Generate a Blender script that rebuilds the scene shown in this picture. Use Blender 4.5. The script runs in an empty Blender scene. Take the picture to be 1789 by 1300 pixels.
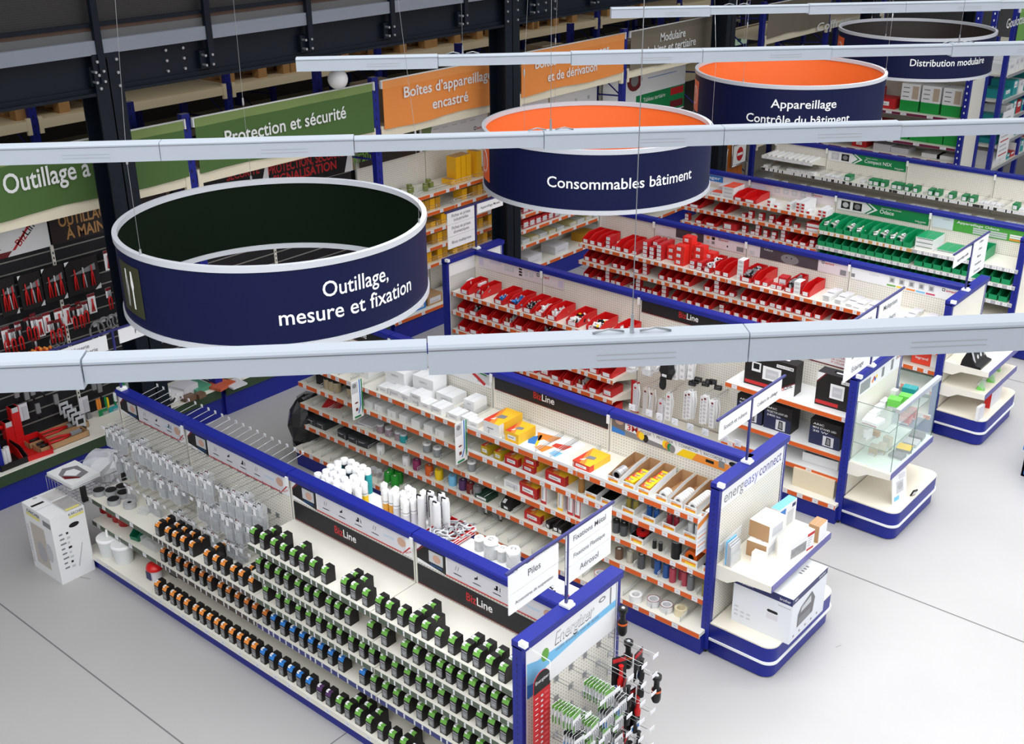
import bpy, math, random
from mathutils import Matrix, Vector
R = random.Random(7)
S = bpy.context.scene
COL = S.collection

# ---------------------------------------------------------------- camera
CM = ((0.762317, 0.647146, -0.008695), (0.260977, -0.31966, -0.910883), (-0.592253, 0.692113, -0.412572))
FPX, CX, CY, CH = 1998.35, 894.5, 650.0, 5.43
cam = bpy.data.cameras.new('camera')
cam.sensor_width = 36.0
cam.lens = 36.0 * FPX / 1789.0
cam.clip_end = 200
camo = bpy.data.objects.new('camera', cam)
COL.objects.link(camo)
camo.matrix_world = Matrix(((CM[0][0], -CM[1][0], -CM[2][0], 0), (CM[0][1], -CM[1][1], -CM[2][1], 0), (CM[0][2], -CM[1][2], -CM[2][2], CH), (0, 0, 0, 1)))
S.camera = camo

# ---------------------------------------------------------------- world, light, exposure
W = bpy.data.worlds.new('world')
S.world = W
W.use_nodes = True
bg = W.node_tree.nodes['Background']
bg.inputs['Color'].default_value = (0.93, 0.96, 1.0, 1)
bg.inputs['Strength'].default_value = 0.48
S.view_settings.view_transform = 'Standard'
S.view_settings.look = 'None'
S.view_settings.exposure = 0.08
S.view_settings.gamma = 1.0
S.view_settings.use_curve_mapping = False
S.cycles.use_denoising = True
S.cycles.max_bounces = 6
S.cycles.diffuse_bounces = 3
S.cycles.glossy_bounces = 3
S.cycles.transparent_max_bounces = 12
S.cycles.caustics_reflective = False
S.cycles.caustics_refractive = False


def area(name, loc, sx, sy, power, rz=0, col=(1, 0.98, 0.95), rx=0):
    l = bpy.data.lights.new(name, 'AREA')
    l.shape = 'RECTANGLE'
    l.size, l.size_y = sx, sy
    l.energy = power
    l.color = col
    o = bpy.data.objects.new(name, l)
    COL.objects.link(o)
    o.location = loc
    o.rotation_euler = (rx, 0, rz)
    return o


# fill panels added high above the shelves, emulating skylight
area('overhead_fill', (-4.5, 7.5, 9.0), 6, 22, 520, 0, (0.97, 0.98, 1.0))
area('overhead_fill', (-0.5, -4.0, 8.6), 9, 6, 170, 0.6, (0.97, 0.98, 1.0), 0.5)  # tilted fill added on the camera side, brightens trunking sides and shelf fronts
# a dim lamp over the stock aisle under the mezzanine
area('stock_lamp', (-11.6, 12.0, 3.9), 0.3, 22, 70, 0, (1, 0.9, 0.75))
# tubes in the suspended trunking (lamps face down); c is x - y of each line
BEAMS = ((-0.45, -1.6, 3.2), (-3.72, -4.4, 4.2), (-7.0, -6.0, 4.8), (-10.05, -5.54, 5.2), (-13.05, -5.45, 6.0), (-16.2, -5.4, 4.0))
BZ = 4.33
for c_, xa_, xb_ in BEAMS:
    xm = (xa_ + xb_) / 2
    area('trunking_lamp', (xm, xm - c_, BZ - 0.085), (xb_ - xa_) * 1.414, 0.05, 18 * (xb_ - xa_), math.pi / 4, (0.96, 0.98, 1.0))


# ---------------------------------------------------------------- a pixel of the photo to a point of the place (build-time lookup)
def ray(px, py):
    a, b = px - CX, py - CY
    return Vector((CM[0][i] * a + CM[1][i] * b + CM[2][i] * FPX for i in range(3)))


def atz(px, py, z):
    d = ray(px, py)
    t = (z - CH) / d.z
    return Vector((d.x * t, d.y * t, z))


def aty(px, py, y):
    d = ray(px, py)
    t = y / d.y
    return Vector((d.x * t, y, CH + d.z * t))


def atx(px, py, x):
    d = ray(px, py)
    t = x / d.x
    return Vector((x, d.y * t, CH + d.z * t))


def colx(px, y, z):
    """X on the line (y, z) that falls on picture column px."""
    a = (px - CX) / FPX
    q = (CM[0][1] * y + CM[0][2] * (z - CH)) - a * (CM[2][1] * y + CM[2][2] * (z - CH))
    return -q / (CM[0][0] - a * CM[2][0])


# ---------------------------------------------------------------- materials
MATS = {}


def mat(name, col, rough=0.5, metal=0.0, alpha=1.0, emit=0.0, vary=0.0, scale=8.0, spec=0.5, bump=0.0):
    if name in MATS:
        return MATS[name]
    m = bpy.data.materials.new(name)
    m.use_nodes = True
    nt = m.node_tree
    b = nt.nodes['Principled BSDF']
    b.inputs['Base Color'].default_value = (*col, 1)
    b.inputs['Roughness'].default_value = rough
    b.inputs['Metallic'].default_value = metal
    b.inputs['Specular IOR Level'].default_value = spec
    if alpha < 1:
        b.inputs['Alpha'].default_value = alpha
    if emit:
        b.inputs['Emission Color'].default_value = (*col, 1)
        b.inputs['Emission Strength'].default_value = emit
    if vary or bump:
        tc = nt.nodes.new('ShaderNodeTexCoord')
        n = nt.nodes.new('ShaderNodeTexNoise')
        n.inputs['Scale'].default_value = scale
        n.inputs['Detail'].default_value = 4
        nt.links.new(tc.outputs['Object'], n.inputs['Vector'])
        if vary:
            mx = nt.nodes.new('ShaderNodeMix')
            mx.data_type = 'RGBA'
            mx.inputs[6].default_value = (*[c * (1 - vary) for c in col], 1)
            mx.inputs[7].default_value = (*[min(1, c * (1 + vary)) for c in col], 1)
            nt.links.new(n.outputs['Fac'], mx.inputs[0])
            nt.links.new(mx.outputs[2], b.inputs['Base Color'])
        if bump:
            bp = nt.nodes.new('ShaderNodeBump')
            bp.inputs['Strength'].default_value = bump
            bp.inputs['Distance'].default_value = 0.01
            nt.links.new(n.outputs['Fac'], bp.inputs['Height'])
            nt.links.new(bp.outputs['Normal'], b.inputs['Normal'])
    MATS[name] = m
    return m


def srgb(r, g, b):
    f = lambda c: (c / 255 / 12.92) if c / 255 <= 0.04045 else ((c / 255 + 0.055) / 1.055) ** 2.4
    return (f(r), f(g), f(b))


def dots(name, base, dark, pitch, rad, square=False):
    """Perforated sheet: a regular grid of holes along x+y and z."""
    m = bpy.data.materials.new(name)
    m.use_nodes = True
    nt = m.node_tree
    L = nt.links.new
    b = nt.nodes['Principled BSDF']
    b.inputs['Roughness'].default_value = 0.5
    tc = nt.nodes.new('ShaderNodeTexCoord')
    sp = nt.nodes.new('ShaderNodeSeparateXYZ')
    L(tc.outputs['Object'], sp.inputs[0])

    def mth(op, a, c=None):
        n = nt.nodes.new('ShaderNodeMath')
        n.operation = op
        for i, v in enumerate((a, c)):
            if v is None:
                continue
            if hasattr(v, 'links'):
                L(v, n.inputs[i])
            else:
                n.inputs[i].default_value = v
        return n.outputs[0]
    u = mth('ADD', sp.outputs[0], sp.outputs[1])
    v = sp.outputs[2]
    fu = mth('SUBTRACT', mth('FRACT', mth('DIVIDE', u, pitch)), 0.5)
    fv = mth('SUBTRACT', mth('FRACT', mth('DIVIDE', v, pitch)), 0.5)
    if square:
        d = mth('MAXIMUM', mth('ABSOLUTE', fu), mth('ABSOLUTE', fv))
    else:
        d = mth('SQRT', mth('ADD', mth('MULTIPLY', fu, fu), mth('MULTIPLY', fv, fv)))
    hole = mth('LESS_THAN', d, rad)
    mx = nt.nodes.new('ShaderNodeMix')
    mx.data_type = 'RGBA'
    mx.inputs[6].default_value = (*base, 1)
    mx.inputs[7].default_value = (*dark, 1)
    L(hole, mx.inputs[0])
    L(mx.outputs[2], b.inputs['Base Color'])
    MATS[name] = m
    return m


CREAM = mat('cream_steel', (0.80, 0.77, 0.68), 0.4, vary=0.03)
WHITE = mat('white_paint', (0.86, 0.86, 0.85), 0.4)
PAPER = mat('white_paper', (0.84, 0.84, 0.85), 0.6)
CARD = mat('white_carton', (0.82, 0.82, 0.82), 0.6, vary=0.03)
BLUE = mat('blue_steel', srgb(25, 36, 134), 0.38, spec=0.35, vary=0.04)
NAVY = mat('navy_print', srgb(9, 16, 56), 0.45, spec=0.2)
ORANGE = mat('orange_strip', srgb(216, 92, 26), 0.5)
TAG = mat('price_tag', (0.78, 0.78, 0.82), 0.45)
BLACK = mat('black_plastic', (0.010, 0.010, 0.011), 0.4, spec=0.3)
CHAR = mat('charcoal_board', (0.017, 0.017, 0.019), 0.5, vary=0.1, spec=0.25)
WOODLAM = mat('pale_laminate', (0.84, 0.78, 0.66), 0.35, vary=0.02, scale=3)
CHROME = mat('zinc_wire', (0.55, 0.56, 0.57), 0.3, 0.8)
GREY = mat('grey_metal', (0.36, 0.37, 0.39), 0.45, 0.3)
LGREY = mat('light_grey', (0.55, 0.56, 0.58), 0.5)
MGREY = mat('mid_grey', (0.22, 0.22, 0.23), 0.5)
RED = mat('red_plastic', srgb(205, 22, 24), 0.35)
REDP = mat('red_print', srgb(190, 26, 32), 0.5)
DKRED = mat('dark_red_print', srgb(110, 20, 26), 0.5)
GREENP = mat('green_plastic', srgb(10, 150, 92), 0.4)
GREENB = mat('green_print', srgb(0, 128, 70), 0.5)
LIME = mat('lime_print', srgb(104, 166, 66), 0.5)
ORP = mat('orange_print', srgb(232, 140, 52), 0.5)
BLP = mat('blue_print', srgb(40, 120, 200), 0.5)
PURP = mat('purple_print', srgb(80, 44, 96), 0.5)
YEL = mat('yellow_print', srgb(245, 205, 20), 0.5)
KRAFT = mat('kraft_board', srgb(176, 138, 98), 0.7, vary=0.05)
TEAL = mat('teal_print', srgb(30, 150, 155), 0.5)
MESHG = dots('pegboard', (0.80, 0.77, 0.69), (0.30, 0.28, 0.24), 0.025, 0.17)
CLEAR = mat('clear_plastic', (0.80, 0.83, 0.86), 0.15, alpha=0.30)
FILM = mat('plastic_film', (0.85, 0.87, 0.9), 0.2, alpha=0.35)
GLASS = mat('showcase_glass', (0.80, 0.93, 0.88), 0.05, alpha=0.13)
GLEDGE = mat('glass_edge', (0.05, 0.14, 0.11), 0.2)


# ---------------------------------------------------------------- mesh builder
TEXTS = {}


def text_mesh(s, bold=0.0):
    k = (s, bold)
    if k not in TEXTS:
        cu = bpy.data.curves.new('lettering', 'FONT')
        cu.body = s
        cu.resolution_u = 3
        cu.offset = bold
        cu.align_x = 'LEFT'
        o = bpy.data.objects.new('lettering', cu)
        COL.objects.link(o)
        dg = bpy.context.evaluated_depsgraph_get()
        me = o.evaluated_get(dg).to_mesh()
        vs = [(v.co.x, v.co.y) for v in me.vertices]
        fs = [tuple(p.vertices) for p in me.polygons]
        o.evaluated_get(dg).to_mesh_clear()
        bpy.data.objects.remove(o)
        bpy.data.curves.remove(cu)
        xs = [v[0] for v in vs] or [0]
        TEXTS[k] = (vs, fs, min(xs), max(xs))
    return TEXTS[k]


class MB:
    def __init__(s):
        s.v, s.f, s.mi, s.mats, s.sm = [], [], [], [], []

    def m(s, mt):
        if mt not in s.mats:
            s.mats.append(mt)
        return s.mats.index(mt)

    def raw(s, vs, fs, mt, smooth=False):
        n = len(s.v)
        i = s.m(mt)
        s.v += [tuple(p) for p in vs]
        for f in fs:
            s.f.append(tuple(a + n for a in f))
            s.mi.append(i)
            s.sm.append(smooth)
        return s

    def box(s, x0, x1, y0, y1, z0, z1, mt):
        return s.raw([(x0, y0, z0), (x1, y0, z0), (x1, y1, z0), (x0, y1, z0), (x0, y0, z1), (x1, y0, z1), (x1, y1, z1), (x0, y1, z1)],
                     [(3, 2, 1, 0), (4, 5, 6, 7), (0, 1, 5, 4), (1, 2, 6, 5), (2, 3, 7, 6), (3, 0, 4, 7)], mt)

    def cbox(s, cx, cy, z0, w, d, h, mt):
        return s.box(cx - w / 2, cx + w / 2, cy - d / 2, cy + d / 2, z0, z0 + h, mt)

    def quad(s, a, b, c, d, mt):
        return s.raw([a, b, c, d], [(0, 1, 2, 3)], mt)

    def poly(s, pts, mt):
        return s.raw(pts, [tuple(range(len(pts)))], mt)

    def prism(s, pts, off, mt, smooth=False):
        """pts: a closed 3D outline, swept by the vector off."""
        n = len(pts)
        o = Vector(off)
        vs = [tuple(p) for p in pts] + [tuple(Vector(p) + o) for p in pts]
        fs = [tuple(range(n - 1, -1, -1)), tuple(range(n, 2 * n))]
        s.raw(vs, fs, mt)
        return s.raw(vs, [(i, (i + 1) % n, (i + 1) % n + n, i + n) for i in range(n)], mt, smooth)

    def lathe(s, cx, cy, prof, mt, n=14, cap=True, axis='z', smooth=True):
        """prof: (radius, height) pairs from the bottom up."""
        vs, fs = [], []
        for r, z in prof:
            for k in range(n):
                a = 2 * math.pi * k / n
                c, q = r * math.cos(a), r * math.sin(a)
                vs.append((cx + c, cy + q, z) if axis == 'z' else ((z, cx + c, cy + q) if axis == 'x' else (cx + c, z, cy + q)))
        for j in range(len(prof) - 1):
            for k in range(n):
                fs.append((j * n + k, j * n + (k + 1) % n, (j + 1) * n + (k + 1) % n, (j + 1) * n + k))
        s.raw(vs, fs, mt, smooth)
        if cap:
            m = len(prof) - 1
            s.raw(vs, [tuple(range(n - 1, -1, -1)), tuple(m * n + k for k in range(n))], mt)
        return s

    def ring(s, cx, cy, z0, h, ro, ri, mt, n=18, axis='z', mi=None):
        s.lathe(cx, cy, [(ro, z0), (ro, z0 + h)], mt, n, False, axis)
        s.lathe(cx, cy, [(ri, z0 + h), (ri, z0)], mi or mt, n, False, axis)
        s.lathe(cx, cy, [(ro, z0 + h), (ri, z0 + h)], mt, n, False, axis, False)
        return s.lathe(cx, cy, [(ri, z0), (ro, z0)], mt, n, False, axis, False)

    def tube(s, pts, r, mt, n=5):
        pts = [Vector(p) for p in pts]
        rings = []
        vs = []
        for i, p in enumerate(pts):
            d = (pts[min(i + 1, len(pts) - 1)] - pts[max(i - 1, 0)])
            d = d.normalized() if d.length > 1e-9 else Vector((0, 0, 1))
            a = d.cross(Vector((0, 0, 1)) if abs(d.z) < 0.9 else Vector((1, 0, 0))).normalized()
            b = d.cross(a)
            for k in range(n):
                t = 2 * math.pi * k / n
                vs.append(p + a * (r * math.cos(t)) + b * (r * math.sin(t)))
        m = len(pts)
        fs = [(i * n + k, i * n + (k + 1) % n, (i + 1) * n + (k + 1) % n, (i + 1) * n + k) for i in range(m - 1) for k in range(n)]
        fs += [tuple(range(n - 1, -1, -1)), tuple((m - 1) * n + k for k in range(n))]
        return s.raw(vs, fs, mt, True)

    def text(s, t, o, u, v, size, mt, align='L', width=None, bold=0.0, off=None):
        vs, fs, x0, x1 = text_mesh(t, bold)
        if not vs:
            return s
        w = (x1 - x0) * size
        kx = size
        if width:
            kx = size * width / w
            w = width
        sh = {'L': 0, 'C': -w / 2, 'R': -w}[align]
        o, u, v = Vector(o), Vector(u).normalized(), Vector(v).normalized()
        nn = u.cross(v) * (0.0012 if off is None else off)
        pts = [o + u * ((a - x0) * kx + sh) + v * (b * size) + nn for a, b in vs]
        return s.raw(pts, fs, mt)

    def rect(s, o, u, v, x0, x1, y0, y1, mt, off=0.0008):
        o, u, v = Vector(o), Vector(u).normalized(), Vector(v).normalized()
        o = o + u.cross(v) * off
        return s.quad(o + u * x0 + v * y0, o + u * x1 + v * y0, o + u * x1 + v * y1, o + u * x0 + v * y1, mt)

    def shape(s, o, u, v, pts, mt, off=0.0009):
        o, u, v = Vector(o), Vector(u).normalized(), Vector(v).normalized()
        o = o + u.cross(v) * off
        return s.poly([o + u * a + v * b for a, b in pts], mt)

    def disc(s, o, u, v, cx, cy, rx, ry, mt, off=0.001, n=14):
        return s.shape(o, u, v, [(cx + rx * math.cos(2 * math.pi * k / n), cy + ry * math.sin(2 * math.pi * k / n)) for k in range(n)], mt, off)

    def xf(s, mtx):
        s.v = [tuple(mtx @ Vector(p)) for p in s.v]
        return s

    def add(s, o, mtx=None):
        n = len(s.v)
        ids = [s.m(x) for x in o.mats]
        s.v += [tuple(mtx @ Vector(p)) for p in o.v] if mtx else o.v
        s.f += [tuple(a + n for a in f) for f in o.f]
        s.mi += [ids[i] for i in o.mi]
        s.sm += o.sm
        return s

    def build(s, name, parent=None, label=None, cat=None, group=None, kind=None, loc=None, rz=0, bevel=0.0):
        me = bpy.data.meshes.new(name)
        me.from_pydata(s.v, [], s.f)
        for x in s.mats:
            me.materials.append(x)
        me.polygons.foreach_set('material_index', s.mi)
        me.polygons.foreach_set('use_smooth', s.sm)
        me.update()
        o = bpy.data.objects.new(name, me)
        COL.objects.link(o)
        if parent is not None:
            o.parent = parent
            KIDS.setdefault(parent.name, []).append(o)
        if loc is not None:
            o.location = loc
        if rz:
            o.rotation_euler = (0, 0, rz)
        if bevel:
            b = o.modifiers.new('edge', 'BEVEL')
            b.width = bevel
            b.segments = 2
            b.limit_method = 'ANGLE'
        tag(o, label, cat, group, kind)
        return o


KIDS = {}


def tag(o, label=None, cat=None, group=None, kind=None):
    if label:
        o['label'] = label
    if cat:
        o['category'] = cat
    if group:
        o['group'] = group
    if kind:
        o['kind'] = kind
    return o


def thing(name, label, cat, loc=(0, 0, 0), rz=0, group=None):
    o = bpy.data.objects.new(name, None)
    COL.objects.link(o)
    o.empty_display_size = 0.05
    o.location = loc
    o.rotation_euler = (0, 0, rz)
    return tag(o, label, cat, group)


def copy_tree(o, parent=None):
    c = o.copy()
    COL.objects.link(c)
    if parent is not None:
        c.parent = parent
        KIDS.setdefault(parent.name, []).append(c)
    for k in KIDS.get(o.name, []):
        copy_tree(k, c)
    return c


PROTO = {}


def put(key, builder, loc, rz=0.0, label=None, cat=None, group=None, scale=None, tilt=None):
    """The first call builds the thing; later calls copy it with its parts."""
    if key not in PROTO:
        o = PROTO[key] = builder()
    else:
        o = copy_tree(PROTO[key])
    for k in ('label', 'category', 'group'):
        if k in o:
            del o[k]
    o.location = loc
    o.rotation_euler = (tilt[0] if tilt else 0, tilt[1] if tilt else 0, rz)
    o.scale = scale if scale else (1, 1, 1)
    return tag(o, label, cat, group)


ONES = 'zeroth first second third fourth fifth sixth seventh eighth ninth tenth eleventh twelfth thirteenth fourteenth fifteenth sixteenth seventeenth eighteenth nineteenth'.split()
TENS = {20: ('twentieth', 'twenty'), 30: ('thirtieth', 'thirty'), 40: ('fortieth', 'forty'), 50: ('fiftieth', 'fifty'), 60: ('sixtieth', 'sixty'), 70: ('seventieth', 'seventy')}


def nth(i):
    if i < 20:
        return ONES[i]
    t = i // 10 * 10
    return TENS[t][0] if i == t else TENS[t][1] + '-' + ONES[i - t]


X3, Y3, Z3 = Vector((1, 0, 0)), Vector((0, 1, 0)), Vector((0, 0, 1))

# ---------------------------------------------------------------- things built in world coordinates
WORLD = {}


def wthing(name, label, cat, loc, group=None):
    o = thing(name, label, cat, loc, 0, group)
    WORLD[o.name] = Vector(loc)
    return o


def wpart(mb, name, parent, **k):
    """Part of a thing whose mesh was laid out in world coordinates."""
    base = WORLD[parent.name]
    o = mb.xf(Matrix.Translation(-base)).build(name, parent, **k)
    WORLD[o.name] = base
    return o


# ---------------------------------------------------------------- setting
def floor_material():
    m = mat('polished_concrete', (0.43, 0.42, 0.415), 0.38, vary=0.09, scale=0.9)
    nt = m.node_tree
    b = nt.nodes['Principled BSDF']
    tc = nt.nodes.new('ShaderNodeTexCoord')
    n = nt.nodes.new('ShaderNodeTexNoise')
    n.inputs['Scale'].default_value = 14
    n.inputs['Detail'].default_value = 6
    nt.links.new(tc.outputs['Object'], n.inputs['Vector'])
    r = nt.nodes.new('ShaderNodeMapRange')
    r.inputs[3].default_value = 0.28
    r.inputs[4].default_value = 0.5
    nt.links.new(n.outputs['Fac'], r.inputs[0])
    nt.links.new(r.outputs[0], b.inputs['Roughness'])
    return m


mb = MB()
mb.box(-20, 8, -4, 36, -0.2, 0, floor_material())
JOINT = mat('floor_joint', (0.16, 0.16, 0.16), 0.8)
for y in (3.09, 7.79, 12.5):
    mb.rect((0, y, 0), X3, Y3, -20, 8, -0.006, 0.006, JOINT, 0.001)
for x in (-4.82, 0.4):
    mb.rect((x, 0, 0), X3, Y3, -0.005, 0.005, -4, 36, JOINT, 0.001)
# scuffs on the floor
Rs = random.Random(3)
SCUFF = mat('floor_scuff', (0.3, 0.3, 0.3), 0.8)
for k in range(60):
    x, y, a = Rs.uniform(-9, 0), Rs.uniform(2.4, 13), Rs.uniform(0, 6.28)
    l, w = Rs.uniform(0.01, 0.05), Rs.uniform(0.003, 0.007)
    mb.rect((x, y, 0), (math.cos(a), math.sin(a), 0), (-math.sin(a), math.cos(a), 0), -l, l, -w, w, SCUFF, 0.0012)
mb.build('floor', kind='structure')
DARKW = mat('dark_cladding', (0.10, 0.095, 0.085), 0.8, vary=0.1, scale=2)
MB().box(-20.3, -20, -4, 36, 0, 9, DARKW).build('wall_left', kind='structure')
MB().box(-20, 8, 36, 36.3, 0, 9, mat('grey_cladding', (0.35, 0.35, 0.35), 0.8)).build('wall_back', kind='structure')

# mezzanine over the stock area
STEEL = mat('dark_blue_grey_steel', srgb(14, 22, 32), 0.45, vary=0.06, spec=0.25)
DECKC = mat('galvanised_channel', srgb(136, 142, 154), 0.42, 0.2, vary=0.05)
MB().box(-20, -9.02, -4, 36, 3.98, 4.12, mat('mezzanine_deck', (0.12, 0.12, 0.12), 0.8)).build('mezzanine_slab', kind='structure')
bx = MB()
XB = -9.0
bx.box(XB - 0.15, XB - 0.03, -4, 36, 3.62, 3.66, STEEL)
bx.box(XB - 0.12, XB + 0.02, -4, 36, 3.60, 3.625, STEEL)
bx.box(XB - 0.075, XB - 0.055, -4, 36, 3.62, 3.95, STEEL)
bx.box(XB - 0.12, XB + 0.02, -4, 36, 3.93, 3.955, STEEL)
BOLT = mat('bolt_zinc', (0.5, 0.52, 0.54), 0.35, 0.8)
for yy in (6.0, 11.35):
    for dy in (-0.09, 0.09):
        for dz in (0.08, 0.17, 0.26):
            bx.lathe(yy + dy, 3.62 + dz, [(0.013, XB - 0.056), (0.013, XB - 0.035)], BOLT, 8, True, 'x')
bx.build('mezzanine_beam', kind='structure')
MB().box(XB - 0.02, XB + 0.03, -4, 36, 3.935, 4.05, DECKC).build('mezzanine_channel', kind='structure')
MB().box(XB - 0.05, XB - 0.03, -4, 36, 4.085, 4.15, mat('brown_toe_board', srgb(98, 74, 62), 0.6, vary=0.1)).build('toe_board', kind='structure')
GUARD = dots('guard_mesh', (0.028, 0.026, 0.026), (0.012, 0.012, 0.012), 0.018, 0.3)
g = MB()
g.box(XB - 0.06, XB - 0.05, -4, 36, 4.17, 5.25, GUARD)
g.box(XB - 0.05, XB + 0.0, -4, 36, 4.155, 4.185, STEEL)
g.box(XB - 0.05, XB + 0.0, -4, 36, 5.22, 5.27, STEEL)
g.build('mezzanine_guard', kind='structure')
for yy in (2.9, 5.23, 6.33, 7.5, 8.62, 9.75, 11.0, 12.2, 13.4, 14.6, 15.8):
    p = MB()
    p.box(XB + 0.0, XB + 0.045, yy - 0.03, yy + 0.03, 3.70, 5.3, STEEL)
    p.box(XB - 0.055, XB + 0.0, yy - 0.10, yy + 0.03, 3.68, 3.84, STEEL)
    for dy in (-0.075, 0.0):
        for dz in (3.715, 3.80):
            p.lathe(yy + dy, dz, [(0.012, XB + 0.0), (0.012, XB + 0.058)], BOLT, 8, True, 'x')
    p.build('guard_post', kind='structure')
for yy in (0.0, 5.28, 10.55, 15.6, 20.8, 26.0):
    p = MB()
    x0, x1, a = XB - 0.27, XB - 0.02, 0.13
    x0, x1 = XB - 0.23, XB + 0.03
    p.box(x1 - 0.016, x1, yy - a, yy + a, 0, 3.94, STEEL)
    p.box(x0, x0 + 0.016, yy - a, yy + a, 0, 3.6, STEEL)
    p.box(x0, x1, yy - 0.006, yy + 0.006, 0, 3.9, STEEL)
    for dz in (3.66, 3.77, 3.88):
        for dy in (-0.09, 0.09):
            p.lathe(yy + dy, dz, [(0.013, x1), (0.013, x1 + 0.014)], BOLT, 8, True, 'x')
    p.build('mezzanine_column', kind='structure')


# ---------------------------------------------------------------- light trunking
ALU = mat('trunking_white', srgb(214, 223, 234), 0.42)
ALU2 = mat('trunking_top', srgb(216, 224, 236), 0.4)
GAP = mat('trunking_gap', (0.2, 0.22, 0.25), 0.6)
LAMP = mat('lamp_diffuser', (1, 0.97, 0.92), 0.4, emit=1.0)
ROWN = ('front', 'second', 'third', 'fourth', 'fifth', 'rear')
BLAB = ('white light trunking passing behind the camera side of the screw shelves', 'white light trunking crossing below the round tools sign',
        'white light trunking crossing the top of the round building supplies sign', 'white light trunking whose free end hangs before the orange banner',
        'white light trunking highest in view, above the brown banners', 'white light trunking farthest away over the tall racks')
for bi, (c, xa, xb) in enumerate(BEAMS):
    if bi in (0, 5):
        continue
    t = wthing('light_trunking', BLAB[bi], 'light', (xa, xa - c, BZ), 'suspended light trunking lines')
    d = Vector((1, 1, 0)).normalized()
    nrm = Vector((1, -1, 0)).normalized()
    L = (xb - xa) * 1.4142
    o0 = Vector((xa, xa - c, 0))
    cuts = [(0, .3, 1.1, 1.93, 2.753, 3.587, 4.395, 5.22, 6.05, 6.9, 7.8, 8.7, 9.6, 10.5, L), (0, .77, 1.6, 2.429, 3.248, 4.069, 4.864, 5.665, 6.5, 7.3, 8.1, 8.9, 9.7, 10.6, L), (0, .85, 1.66, 2.472, 3.28, 4.051, 4.9, 5.7, 6.5, 7.3, 8.1, 9.0, 10, L), (0, .787, 1.58, 2.365, 3.15, 3.95, 4.75, 5.6, 6.4, 7.2, 8.1, 9, 10, 11, L)][bi - 1]
    k = 0
    for s0, s1 in zip(cuts, cuts[1:]):
        if s0 >= L:
            break
        s1 = min(s1, L) - 0.003
        wide = k % 3 != 1
        hw, zb = (0.036, BZ - 0.078) if wide else (0.030, BZ - 0.066)
        zt = BZ if wide else BZ - 0.004
        p = MB()
        p.prism([o0 + d * s0 + nrm * a + Z3 * b for a, b in ((-hw, zb), (hw, zb), (hw, zt - 0.006), (hw - 0.006, zt), (-hw + 0.006, zt), (-hw, zt - 0.006))], d * (s1 - s0), ALU)
        p.prism([o0 + d * s0 + nrm * a + Z3 * b for a, b in ((hw, zt - 0.014), (hw + 0.0015, zt - 0.014), (hw + 0.0015, zt - 0.012), (hw, zt - 0.012))], d * (s1 - s0), GAP)
        if wide:
            f = o0 + d * (s0 + 0.42) + nrm * hw + Z3 * (zb + 0.02)
            for y0, y1 in ((0, 0.002), (0.014, 0.016)):
                p.rect(f, d, Z3, 0, 0.20, y0, y1, LGREY, 0.001)
            p.prism([o0 + d * (s0 + 0.03) + nrm * a + Z3 * b for a, b in ((-0.02, zb - 0.0015), (0.02, zb - 0.0015), (0.02, zb), (-0.02, zb))], d * (s1 - s0 - 0.06), LAMP)
        wpart(p, 'trunking_segment', t)
        k += 1
    s0 = 1.0
    while s0 < L - 0.3:
        q = o0 + d * s0
        w = MB()
        w.tube([q + Z3 * (BZ + 0.02), q + Z3 * 8.9], 0.0014, CHROME, 4)
        w.lathe(q.x, q.y, [(0.006, BZ), (0.004, BZ + 0.05)], CHROME, 6)
        for e in (-1, 1):
            w.tube([q + d * (e * 0.02) + Z3 * (BZ + 0.004), q + d * (e * 0.06) + Z3 * (BZ + 0.012), q + d * (e * 0.1) + Z3 * (BZ + 0.002)], 0.003, CHROME, 4)
        wpart(w, 'suspension_wire', t)
        s0 += 3.1


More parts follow.
